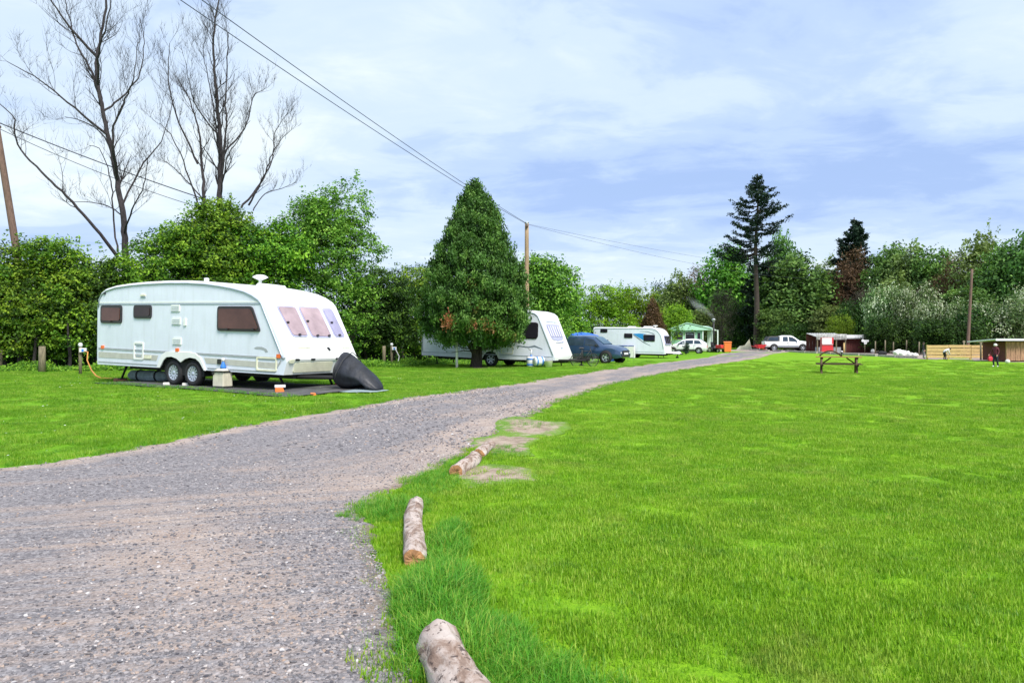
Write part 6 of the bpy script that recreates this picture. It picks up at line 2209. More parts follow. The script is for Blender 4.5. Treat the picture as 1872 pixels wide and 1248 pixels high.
# smoke drifting left from the stovepipe: soft-edged puff
sm_m = bpy.data.materials.new('smoke')
sm_m.use_nodes = True
t = NT(sm_m.node_tree)
pos = t.n('ShaderNodeTexCoord').outputs['Object']
nz = t.ramp(t.noise(pos, 2.4, 4, .6, .8), [(.38, 0.0), (.70, 1.0)])
ln = t.n('ShaderNodeVectorMath', operation='LENGTH')
t.l(pos, ln.inputs[0])
fall = t.ramp(ln.outputs['Value'], [(0.15, 1.0), (0.98, 0.0)], 'EASE')
pv = t.n('ShaderNodeVolumePrincipled')
pv.inputs['Color'].default_value = (.97, .98, 1, 1)
t.l(t.math('MULTIPLY', t.math('MULTIPLY', nz, fall), 0.9), pv.inputs['Density'])
t.l(pv.outputs[0], t.n('ShaderNodeOutputMaterial').inputs['Volume'])
bpy.context.view_layer.update()
tip = local(ch_, (w2 + .22, -1.9, 3.7))
for k, (dx, dz, sx, sz, rot, lab) in enumerate([(-.35, .30, .75, .32, 38, 'dense white puff of smoke at the stovepipe mouth'), (-1.6, 1.25, 1.7, .62, 36, 'thin smoke drifting up and left above the mint chalet')]):
    bm = bmesh.new()
    bmesh.ops.create_icosphere(bm, subdivisions=3, radius=1)
    me = bpy.data.meshes.new('smoke')
    bm.to_mesh(me)
    me.materials.append(sm_m)
    o = bpy.data.objects.new('smoke', me)
    COL.objects.link(o)
    o.location = tip + Vector((dx, .1 * k, dz))
    o.scale = (sx, sz, sz)
    o.rotation_euler = (0, R(rot), 0)
    tag(o, lab, kind='stuff')

# ------------------------------------------------------------------ poles and wires
def pole(name, label, base, top, r0, r1, m_, steps=0, cross=True, group='wooden utility poles'):
    e_ = empty(name, base, 0, label, 'utility pole', group)
    B = Vector((0, 0, -.2)); T2 = Vector(top) - Vector(base)
    mb_ = MB()
    n_ = 8
    mb_.tube([B.lerp(T2, k / n_) for k in range(n_ + 1)], [r0 + (r1 - r0) * k / n_ for k in range(n_ + 1)], 12)
    mb_.build('post', M[m_], e_)
    if cross:
        MB().box(T2 - Vector((0, 0, .18)), (.16, .5, .10)).build('crossarm', M['polewood2'], e_)
        for y in (-.2, .2):
            MB().lathe([(.0001, .16), (.05, .14), (.06, .08), (.04, .05), (.05, .02), (.03, -.02)], 10, Matrix.Translation(T2 + Vector((0, y, -.12)))).build('insulator', M['metal'], e_)
        MB().cyl(T2 + Vector((0, 0, .03)), (0, 0, 1), .13, .05, 12).build('cap', M['metal'], e_)
    return e_


bp_ = at(963, 44.0)
tp = Vector((bp_.x, 44.0, CAMZ + (HOR - 408) / F * 44))
mp = pole('utility_pole', 'straight brown utility pole right of the big conifer', bp_, tp, .15, .115, 'polewood')
for k in range(9):
    z = 3.2 + k * .42
    MB().tube([(-.22 if k % 2 else .22, 0, z), (0, 0, z)], .014, 5).build('climbing_peg', M['metal'], mp)
lb = at(66, 33.0)
lt = Vector(((-8 - CX) / F * 33.0, 33.0, CAMZ + (HOR - 222) / F * 33.0))
pole('utility_pole', 'leaning brown pole at the left edge above the hedge', lb, lt, .17, .13, 'polewood2')
rb = at(1768, 60.0)
rt = Vector(((1777 - CX) / F * 60, 60.0, CAMZ + (HOR - 492) / F * 60))
pole('utility_pole', 'slim red brown pole behind the pale timber fence', rb, rt, .13, .09, 'polewood2', cross=False)


def cable(name, label, A, B, sag, r0, cat='cable', group=None, n=40):
    A, B = Vector(A), Vector(B)
    pts = []
    for i in range(n + 1):
        t_ = i / n
        p_ = A.lerp(B, t_)
        p_.z -= sag * 4 * t_ * (1 - t_)
        pts.append(p_)
    return tag(MB().tube(pts, r0, 5).build(name, M['wire']), label, cat, group)


G_ = 'overhead wires crossing the sky'
Qa = Vector((-10.2, 11.5, 10.25))
Qb = Vector((-9.35, 11.5, 10.05))
cable('overhead_wire', 'lower left of the two long wires sloping down to the pole', Qa, tp + Vector((-.02, -.25, -.08)), .30, .012, 'wire', G_)
cable('overhead_wire', 'upper right of the two long wires sloping down to the pole', Qb, tp + Vector((0, .25, .02)), .25, .012, 'wire', G_)
far1 = Vector(((1600 - CX) / F * 125, 125, CAMZ + (HOR - 500) / F * 125))
far2 = Vector(((1600 - CX) / F * 125 + 1, 126, CAMZ + (HOR - 492) / F * 125))
cable('overhead_wire', 'lower faint wire running right from the pole', tp + Vector((0, -.25, -.1)), far1, 1.8, .008, 'wire', G_)
cable('overhead_wire', 'upper faint wire running right from the pole', tp + Vector((0, .25, 0)), far2, 1.2, .008, 'wire', G_)
hb = Vector(((440 - CX) / F * 38, 38, CAMZ + (HOR - 385) / F * 38))
cable('overhead_wire', 'thick upper wire sloping from the leaning pole through the bare trees', lt + Vector((0, -.2, 0)), hb, .15, .024, 'wire', G_)
cable('overhead_wire', 'thin lower wire beneath the thick one at the leaning pole', lt + Vector((0, .2, -.25)), hb + Vector((.5, .5, -.5)), .35, .014, 'wire', G_)

# fence posts of the hedge and the hook-up points
def post(px, d, hgt, rad, label, m_='postwood', name='fence_post', lean=0.0):
    p_ = at(px, d)
    e_ = tag(MB().tube([(0, 0, -.1), (lean * .5, 0, hgt * .5), (lean, 0, hgt)], [rad * 1.05, rad, rad * .95], 9).build(name, M[m_]), label, 'post', 'old wooden posts along the hedge')
    e_.location = p_
    return e_


post(77, 28.2, .95, .12, 'stout weathered post under the hedge, leftmost')
post(702, 35.6, .95, .08, 'grey post left of the hook-up at the conifer side')
post(0, 29.5, .8, .09, 'short post at the left edge of the photo')
post(835, 32.2, 1.15, .055, 'thin pale green post left of the conifer trunk', 'sack')
pe = [(147, 26.6), (716, 36.0)]
for k, (px, d) in enumerate(pe):
    p_ = at(px, d)
    e_ = empty('hook_up_post', p_, .3, ['electric hook-up post with white box and orange lead left of the nearest caravan', 'hook-up post with white socket between the nearest caravan and the conifer'][k], 'hook-up post')
    MB().tube([(0, 0, -.1), (0, 0, .98)], .055, 9).build('post', M['postwood'], e_)
    MB().lathe([(.0001, 1.10), (.05, 1.09), (.075, 1.04), (.065, .97), (.0001, .96)], 10).build('lamp', M['whitesheet'], e_)
    MB().box((.10, -.08, .84), (.22, .14, .15)).build('socket_box', M['fabricw'], e_, bevel=.02)
    MB().box((.10, -.155, .84), (.07, .02, .09)).build('socket_cover', M['bluep'], e_)
p0 = at(147, 26.6) + Vector((.20, -.10, .80))
A = gp(182, 693)
pts = [p0, p0 + Vector((.14, -.05, -.02)), p0 + Vector((.20, -.2, -.3)), p0.lerp(A + Vector((0, 0, .03)), .6) + Vector((-.05, 0, -.12)), A + Vector((-.10, 0, .10)), A + Vector((0.05, 0, .03)), A + Vector((.5, -.2, .03))]
tag(MB().tube(pts, .022, 7).build('hook_up_cable', M['orangecable']), 'orange hook-up lead hanging from the white box to the grass', 'cable')
A2 = at(722, 35.2)
tag(MB().tube([at(716, 36) + Vector((.2, -.1, .8)), at(722, 35.8) + Vector((.2, 0, .45)), A2 + Vector((0.1, 0, .03)), A2 + Vector((.6, 0, .02))], .018, 6).build('hook_up_cable', M['fabricw']), 'pale lead hanging from the hook-up near the conifer', 'cable')

# ------------------------------------------------------------------ edging logs
def log(label, A, B, r0, r1, seed, lift=-.012):
    rg_ = random.Random(seed)
    A, B = Vector(A), Vector(B)
    A.z = h(A.x, A.y) + r0 * .72 + lift
    B.z = h(B.x, B.y) + r1 * .72 + lift
    d_ = (B - A)
    L_ = d_.length
    e_ = empty('edging_log', A, 0, label, 'log', 'logs edging the gravel track')
    e_.rotation_euler = d_.to_track_quat('Z', 'Y').to_euler()
    n_, m_ = 28, 34
    vs = []
    for i in range(m_ + 1):
        t_ = i / m_
        rr_ = r0 + (r1 - r0) * t_
        for k in range(n_):
            a = 2 * PI * k / n_
            bump = 1 + .05 * math.sin(3 * a + seed + t_ * 3) + .035 * math.sin(7 * a + 11 * t_ + seed) + .03 * math.sin(t_ * 19 + 2 * a) + .025 * rg_.uniform(-1, 1)
            kn = .18 * math.exp(-((t_ - .3) / .04) ** 2 - ((a - 2.5) / .3) ** 2) + .15 * math.exp(-((t_ - .7) / .04) ** 2 - ((a - 4.2) / .3) ** 2)
            ff_ = (1 - .10 * max(0, 1 - i / 1.0)) * (1 - .10 * max(0, 1 - (m_ - i) / 1.0))
            vs.append((rr_ * (bump + kn) * ff_ * math.cos(a) + .02 * math.sin(t_ * 4 + seed), rr_ * (bump + kn) * ff_ * math.sin(a), t_ * L_))
    fs = [(i * n_ + k, i * n_ + (k + 1) % n_, (i + 1) * n_ + (k + 1) % n_, (i + 1) * n_ + k) for i in range(m_) for k in range(n_)]
    MB().add(vs, fs, 0, True).build('bark', M['logbark'], e_)
    for (i, z, sg) in ((0, 0, -1), (m_, L_, 1)):
        ring_ = vs[i * n_:(i + 1) * n_]
        cx_ = sum(v[0] for v in ring_) / n_
        cy_ = sum(v[1] for v in ring_) / n_
        q_ = [(cx_ + (v[0] - cx_) * 1.0, cy_ + (v[1] - cy_) * 1.0, z) for v in ring_] + [(cx_ + (v[0] - cx_) * .5, cy_ + (v[1] - cy_) * .5, z + sg * .004 + rg_.uniform(-.004, .004)) for v in ring_] + [(cx_, cy_, z - sg * .006)]
        fs_ = [(k, (k + 1) % n_, n_ + (k + 1) % n_, n_ + k) for k in range(n_)] + [(n_ + k, n_ + (k + 1) % n_, 2 * n_) for k in range(n_)]
        if sg < 0:
            fs_ = [f_[::-1] for f_ in fs_]
        MB().add(q_, fs_).build('cut_end', M['logend'], e_)
    return e_


log('nearest edging log, cut off by the bottom of the photo, rough knotty end', (-.36, 3.66, 0), (-.02, 2.66, 0), .105, .10, 3)
a = gp(750, 1040); b_ = gp(763, 928)
log('long pale log lying lengthwise between gravel and long grass', (a.x, a.y + .06, 0), (b_.x, b_.y, 0), .078, .072, 5)
a = gp(837, 870); b_ = gp(864, 846)
log('short sawn log at the edge of the bare soil patch', (a.x, a.y, 0), (b_.x + .02, b_.y + .1, 0), .085, .085, 8)
a = gp(866, 846); b_ = gp(893, 826)
log('furthest edging log, behind the short sawn one', (a.x + .03, a.y + .32, 0), (b_.x + .04, b_.y + .3, 0), .08, .075, 11)

# ------------------------------------------------------------------ picnic table
pt = gp(1533, 682)
pt = at(1533, 32.5)
tb = empty('picnic_table', pt, R(-21), 'brown wooden picnic table with attached benches alone on the field', 'picnic table')
for k in range(5):
    MB().box((random.uniform(-.01, .01), -.32 + k * .16, .715), (1.80, .145, .035)).build('top_plank', M['woodtop'], tb, bevel=.004)
for sg in (-1, 1):
    for k in (0, 1):
        MB().box((0, sg * (.62 + k * .14), .42), (1.80, .13, .035)).build('seat_plank', M['woodtable'], tb, bevel=.004)
for x in (-.68, .68):
    for sg in (-1, 1):
        MB().tube([(x, sg * .72, 0), (x, sg * .26, .70)], .05, 4, smooth=False).build('leg', M['woodtable'], tb)
    MB().box((x + .05, 0, .375), (.04, 1.5, .09)).build('bench_beam', M['woodtable'], tb)
    MB().box((x + .05, 0, .66), (.04, .72, .08)).build('top_beam', M['woodtable'], tb)
    MB().tube([(x, 0, .40), (x * .45, 0, .68)], .035, 4, smooth=False).build('brace', M['woodtable'], tb)
# bent branch resting on the left half of the top
ar = []
for k in range(13):
    t_ = k / 12
    ar.append((-.70 + .80 * t_, .27 - .31 * t_, .75 + .22 * math.sin(PI * t_) ** .8))
tag(MB().tube([Vector(p_) + pt for p_ in ar], .032, 7).build('bent_branch', M['woodtable']), 'curved brown branch arching over the left half of the picnic table', 'branch')
tag(MB().tube([pt + Vector((.10, -.1, .735)), pt + Vector((.09, -.1, .90))], .018, 6).cyl(pt + Vector((.09, -.1, .91)), (0, 0, 1), .05, .04, 10).build('small_bottle', M['blackpl']), 'tiny dark bottle standing on the middle of the picnic table', 'bottle')

# ------------------------------------------------------------------ far edge of the field
def along(px0, px1, X):
    """points on the line x = X between two columns"""
    return X * F / (px0 - CX), X * F / (px1 - CX)


# sleepers edging the field
ys_ = np.arange(57.5, 91, 3.0)
for k, y in enumerate(ys_):
    xx = 29.6 + .08 * math.sin(k * 1.7) - max(0, (y - 82)) * .12
    e_ = tag(MB().box((0, 0, .07), (.26, 2.85, .22), (0, 0, random.uniform(-.02, .02))).build('edging_sleeper', M['concrete'], bevel=.02), ['pale sleeper nearest the timber fence', 'second pale sleeper from the timber fence', 'third pale sleeper from the timber fence'][k] if k < 3 else ('furthest pale sleeper, by the red wheelbarrow' if k == len(ys_) - 1 else 'pale sleeper in the middle of the line edging the far side of the field'), 'edging', 'sleepers edging the field')
    e_.location = (xx, y, h(xx, y))
# timber fence: horizontal rails seen at a slant
fe = empty('timber_fence', (31.35, 53.6, h(31.35, 53.6)), R(87), 'low fence of new pale horizontal boards at the right', 'fence')
bays = [(-2.25, -.77), (-.74, .74), (.77, 2.25)]
for bi, (ya, yb) in enumerate(bays):
    for k in range(4):
        z = .12 + k * .235 + random.uniform(-.01, .01)
        x = random.uniform(-.02, .02)
        o_ = MB().box((x, (ya + yb) / 2, z + .08), (.035, yb - ya, .195), (random.uniform(-.006, .006), 0, 0)).build('board', M['pine'], fe, bevel=.006)
for y in (-2.2, -.755, .755, 2.2):
    MB().box((.08, y, .48), (.10, .10, 1.05)).build('post', M['pine'], fe)
# grey posts standing behind it
for k, (px, d) in enumerate([(1793, 52.5), (1802, 54.0), (1762, 59.0)]):
    p_ = at(px, d)
    o_ = tag(MB().tube([(0, 0, 0), (0, 0, 1.25)], .06, 8).box((0, 0, 1.25), (.2, .1, .14), taper=.6).build('marker_post', M['postwood']), ['grey topped post behind the right end of the timber fence', 'second grey post, right of the first, behind the fence end', 'thin post behind the middle of the timber fence'][k], 'post')
    o_.location = p_

# right-hand shed
sh = empty('board_shed', (33.9, 48.6, h(33.9, 48.6)), R(90), 'low brown board shed with white roof edge at the right edge', 'shed')
nb = 17
for k in range(nb):
    y = -2.55 + 5.1 * (k + .5) / nb
    MB().box((random.uniform(-.006, .006), y, .66), (.03, 5.1 / nb * .93, 1.20 + random.uniform(-.01, .01))).build('board', M['shedwood'], sh)
MB().box((1.3, 0, .65), (2.4, 5.0, 1.18)).build('wall', M['redshed'], sh)
MB().box((1.05, .35, 1.34), (3.0, 6.3, .07), (0, R(3), 0)).build('roof', M['whitesheet'], sh, bevel=.01)
MB().box((-.46, .35, 1.39), (.05, 6.3, .13)).build('fascia', M['whitesheet'], sh)
for y in (-2.5, 2.52):
    MB().box((.0, y, .68), (.10, .06, 1.25)).build('corner_post', M['shedwood'], sh)

# sheet-roofed shelter with red brown shed
X2 = 33.0
ya, yb = X2 * F / (1592 - CX), X2 * F / (1488 - CX)     # 70.4 .. 83.7
ym = X2 * F / (1545 - CX)
el = empty('open_shelter', (32.35, 78.0, h(32.35, 78)), R(90), 'open fronted shelter under weathered corrugated roof sheets', 'shelter')
hl = 1.52
vs, fs = [], []
ns = 48
for i in range(ns + 1):
    y = -hl + 2 * hl * i / ns
    dz = .03 * math.sin(i * PI / 2)
    vs += [(-.5, y, 1.62 + dz), (2.4, y, 2.02 + dz), (-.5, y, 1.60 + dz), (2.4, y, 2.0 + dz)]
for i in range(ns):
    a = i * 4
    fs += [(a, a + 1, a + 5, a + 4), (a + 6, a + 7, a + 3, a + 2), (a, a + 4, a + 6, a + 2)]
MB().add(vs, fs).build('roof_sheet', M['corr'], el)
MB().box((-.5, 0, 1.62), (.05, 2 * hl, .56)).build('fascia', M['corr'], el)
fx = MB()
for k in range(20):
    fx.cyl((-.535, -hl + 2 * hl * (k + .5) / 20, 1.62), (0, 0, 1), .035, .56, 6)
o_ = fx.build('corrugation', M['corr'], el)
o_['kind'] = 'stuff'
for y in (-hl + .1, -hl * .33, hl * .33, hl - .1):
    MB().box((-.42, y, .78), (.10, .10, 1.56)).build('post', M['postwood'], el)
for k in range(9):
    MB().box((2.3, -hl + 2 * hl * (k + .5) / 9, .95), (.04, 2 * hl / 9 * .94, 1.9)).build('back_board', M['redshed'], el)
MB().box((.4, 0, .30), (1.0, 2 * hl - .8, .55)).build('workbench', M['stripe2'], el)
rs = empty('red_brown_shed', (35.3, 78.0, h(35.3, 78)), R(90), 'red brown board shed with white roof edge beside the shelter', 'shed')
hs = 1.30
for k in range(11):
    MB().box((random.uniform(-.01, .01), -hs + 2 * hs * (k + .5) / 11, .78), (.035, 2 * hs / 11 * .94, 1.50)).build('board', M['redshed'], rs)
MB().box((1.15, 0, .78), (2.2, 2 * hs - .08, 1.48)).build('wall', M['redshed'], rs)
MB().box((1.0, 0, 1.66), (3.0, 2 * hs + .3, .06), (0, R(-5), 0)).build('roof', M['whitesheet'], rs)
MB().box((-.42, 0, 1.62), (.05, 2 * hs + .3, .40)).build('fascia', M['whitesheet'], rs)
MB().box((-.30, -hs - .05, .80), (.10, .12, 1.6)).build('corner_post', M['corr'], rs)
# red and white feed cabinet
yc = 31.9 * F / (1511 - CX)
e = empty('red_cabinet', (31.3, 78.5, h(31.3, 78.5)), R(25), 'bright red box with white front panel before the open shelter', 'cabinet')
e.location = at(1511, 75.6)
e.rotation_euler.z = R(-8)
MB().box((0, 0, .45), (1.10, .8, .88), taper=.94).build('box', M['redplastic'], e, bevel=.02)
MB().box((.06, .1, 1.22), (1.10, .6, .66)).build('upper_case', M['redplastic'], e, bevel=.02)
MB().box((-.02, -.22, 1.22), (.92, .04, .60)).build('white_panel', M['fabricw'], e)
MB().box((0, -.40, .88), (1.0, .10, .05)).build('shelf', M['fabricw'], e)
# white cut-out sign on a stick before the red brown shed
p_ = at(1581, 74.5)
e = empty('white_sign', p_, 0, 'white cut-out sign on a thin stick before the red brown shed', 'sign')
MB().tube([(0, 0, 0), (0, 0, 1.0)], .04, 7).build('stick', M['postwood'], e)
fr_ = (Vector((0, -.05, 1.1)), Vector((1, 0, 0)), Vector((0, 0, 1)), Vector((0, -1, 0)))
MB().plate(rpoly([(-.38, .12), (-.25, .30), (-.1, .20), (.35, .20), (.36, .02), (.2, .0), (.14, -.22), (-.08, -.25), (-.12, -.02), (-.3, .0)], .05), fr_, .03).build('board', M['fabricw'], e)
p_ = at(1543, 73.5)
o_ = tag(MB().tube([(0, 0, 0), (0, 0, .92)], .07, 8).box((0, 0, .98), (.12, .1, .12)).build('marker_post', M['pine']), 'short pale post where shelter and red brown shed meet', 'post'); o_.location = p_
for (px, d, s_, lab) in [(1596, 73, .22, 'round grey ball-like pot right of the red brown shed'), (1539, 76, .12, 'small white ball-topped post head left of the short pale post')]:
    o_ = MB()
    o_.lathe([(.0001, s_ * 2), (s_ * .7, s_ * 1.7), (s_, s_), (s_ * .8, s_ * .35), (s_ * .5, 0), (.0001, 0)], 14)
    o_ = tag(o_.build('round_pot', M['corr'] if s_ > .15 else M['fabricw']), lab, 'pot')
    o_.location = at(px, d)
# sacks and heaps beyond the field edge
for k, (px, d, s_, lab) in enumerate([(1644, 63, .42, 'largest white sack, left of the others'), (1654, 62, .36, 'plump white sack in the middle of the heap'), (1664, 61, .24, 'small white sack right of the plump one'), (1673, 60.5, .22, 'rightmost low white sack'), (1613, 66, .3, 'dark sack lying left of the white ones')]):
    rq = random.Random(k)
    bm = bmesh.new()
    bmesh.ops.create_icosphere(bm, subdivisions=3, radius=1)
    for v in bm.verts:
        j = 1 + .12 * math.sin(v.co.x * 5 + k) * math.sin(v.co.z * 4 + k) + .06 * math.sin(v.co.y * 9 + k)
        v.co = Vector((v.co.x * s_ * 1.2 * j, v.co.y * s_ * .9 * j, max(-.0, (v.co.z * .5 + .42)) * s_ * 1.4 * j))
        v.co.x += .1 * v.co.z
    me = bpy.data.meshes.new('sack')
    bm.to_mesh(me)
    me.materials.append(M['sack'] if k < 4 else M['blackcloth'])
    me.polygons.foreach_set('use_smooth', [True] * len(me.polygons))
    o_ = bpy.data.objects.new('sack', me)
    COL.objects.link(o_)
    o_.location = at(px, d)
    tag(o_, lab, 'sack', 'sacks beyond the field edge')
    MB().lathe([(.0001, 0), (s_ * .10, 0), (s_ * .16, s_ * .18), (.0001, s_ * .12)], 10, Matrix.Translation((.05, 0, s_ * 1.22))).build('tied_neck', M['sack'] if k < 4 else M['blackcloth'], o_)
# posts and rails seen before the wood
for k, (px, d, hh) in enumerate([(1618, 70, 1.3), (1633, 71, 1.1), (1657, 70, 1.3), (1680, 66, 1.2), (1600, 71, 1.2), (1425, 95, 1.0)]):
    o_ = tag(MB().tube([(0, 0, 0), (.02, 0, hh)], .055, 7).build('stake', M['postwood']), ['stake right of the red brown shed corner', 'shorter stake left of the white sacks', 'stake rising behind the white sacks', 'stake just left of the dark clothed child', 'stake close to the shed wall end', 'stake behind the pickup cab'][k], 'post', 'stakes before the wood')
    o_.location = at(px, d)
# ball by the shed
o_ = MB()
Rb = .13
o_.lathe([(.0001, 0)] + [(Rb * math.sin(PI * k / 12), Rb - Rb * math.cos(PI * k / 12)) for k in range(1, 12)] + [(.0001, 2 * Rb)], 20)
o_ = tag(o_.build('ball', M['sack']), 'cream ball lying on the ground before the brown shed', 'ball')
o_.location = at(1842, 45.0)

# orange bin, garden tractor, barrow and tarp at the end of the track
p_ = at(1330, 79)
e = empty('orange_bin', p_, R(-10), 'bright orange upright bin at the left of the track end', 'bin')
MB().box((0, 0, .55), (.66, .6, .95), taper=1.12).build('bin_body', M['orangeplastic'], e, bevel=.03)
MB().box((0, 0, 1.08), (.80, .74, .10), (R(3), 0, 0)).build('lid', M['orangeplastic'], e, bevel=.03)
for x in (-.26, .26):
    MB().cyl((x, .28, .10), (1, 0, 0), .10, .06, 12).build('wheel', M['rubber'], e)
MB().tube([(-.25, .40, 1.02), (.25, .40, 1.02)], .02, 6).build('handle', M['blackpl'], e)
p_ = at(1310, 81)
e = empty('garden_tractor', p_, R(-60), 'small red ride-on tractor parked between chalet and orange bin', 'tractor')
MB().box((.45, 0, .62), (.85, .5, .36), taper=.88).build('bonnet', M['redplastic'], e, bevel=.05)
MB().box((-.35, 0, .42), (.9, .75, .14)).build('chassis', M['black'], e)
MB().box((-.45, 0, .70), (.42, .42, .10)).box((-.66, 0, .92), (.08, .40, .40), (0, R(-10), 0)).build('seat', M['blackpl'], e, bevel=.02)
for sg in (-1, 1):
    wheel(e, (-.45, sg * .45, .30), .30, .22, sg, 'cream', 6)
    wheel(e, (.62, sg * .38, .20), .20, .16, sg, 'cream', 6)
MB().tube([(.02, 0, .75), (-.12, 0, 1.0)], .02, 6).tube([(-.12 + .0, .17 * math.sin(2 * PI * k / 12), 1.0 + .17 * math.cos(2 * PI * k / 12)) for k in range(13)], .015, 5, False).build('steering_wheel', M['black'], e)
for sg in (-1, 1):
    MB().cyl((.885, sg * .14, .66), (1, 0, 0), .06, .03, 10).build('headlight', M['orange'], e)
p_ = at(1390, 88)
e = empty('wheelbarrow', p_, R(15), 'red wheelbarrow left of the white pickup', 'wheelbarrow')
MB().add([(-.35, -.22, .35), (.35, -.22, .35), (.35, .22, .35), (-.35, .22, .35), (-.55, -.36, .75), (.62, -.36, .75), (.62, .36, .75), (-.55, .36, .75)],
         [(3, 2, 1, 0), (0, 1, 5, 4), (1, 2, 6, 5), (2, 3, 7, 6), (3, 0, 4, 7)]).build('tray', M['redplastic'], e)
for sg in (-1, 1):
    MB().tube([(.75, sg * .06, .2), (-.3, sg * .22, .36), (-1.0, sg * .30, .62)], .022, 6).build('handle', M['redplastic'], e)
    MB().tube([(-.25, sg * .22, .36), (-.35, sg * .25, 0)], .02, 6).build('leg', M['metal'], e)
wheel(e, (.75, 0, .2), .2, .1, -1, 'metal', 6)
p_ = at(1364, 100)
e = empty('tarp_heap', p_, R(10), 'cream tarpaulin heap with pointed right end before the dark trees', 'tarp')
MB().add([(-2.0, -.7, 0), (1.0, -.8, 0), (1.0, .8, 0), (-2.0, .7, 0), (-1.4, -.3, .75), (-.2, -.25, .85), (.75, 0, 2.2), (-.2, .3, .9), (-1.4, .3, .75)],
         [(0, 1, 5, 4), (1, 6, 5), (1, 2, 6), (2, 7, 6), (5, 6, 7), (2, 3, 8, 7), (3, 0, 4, 8), (4, 5, 7, 8)]).build('tarp_sheet', M['yellowtarp'], e)
e.scale = (.60, .60, .62)
MB().tube([(.78, 0, 0), (.78, 0, 2.25)], .03, 6).build('pole', M['postwood'], e)
# dark potted shrub on the grass before the white hatchback
broadleaf('potted_shrub', 'little dark evergreen shrub on the grass before the white hatchback', 'shrub', None, at(1254, 71.5), [(0, 0, .45, .28, .28, .40), (.1, 0, .8, .20, .2, .30)], M['darkneedle'], 90, nclump=90, per=14, cr=.12, leaf=.10, r0=.02, zmin=.1)
p_ = at(1240, 72)
o_ = tag(MB().lathe([(.0001, 0), (.16, 0), (.2, .35), (.17, .35), (.0001, .30)], 12).build('plant_pot', M['decalgrey']), 'small grey pot left of the little evergreen', 'pot'); o_.location = p_


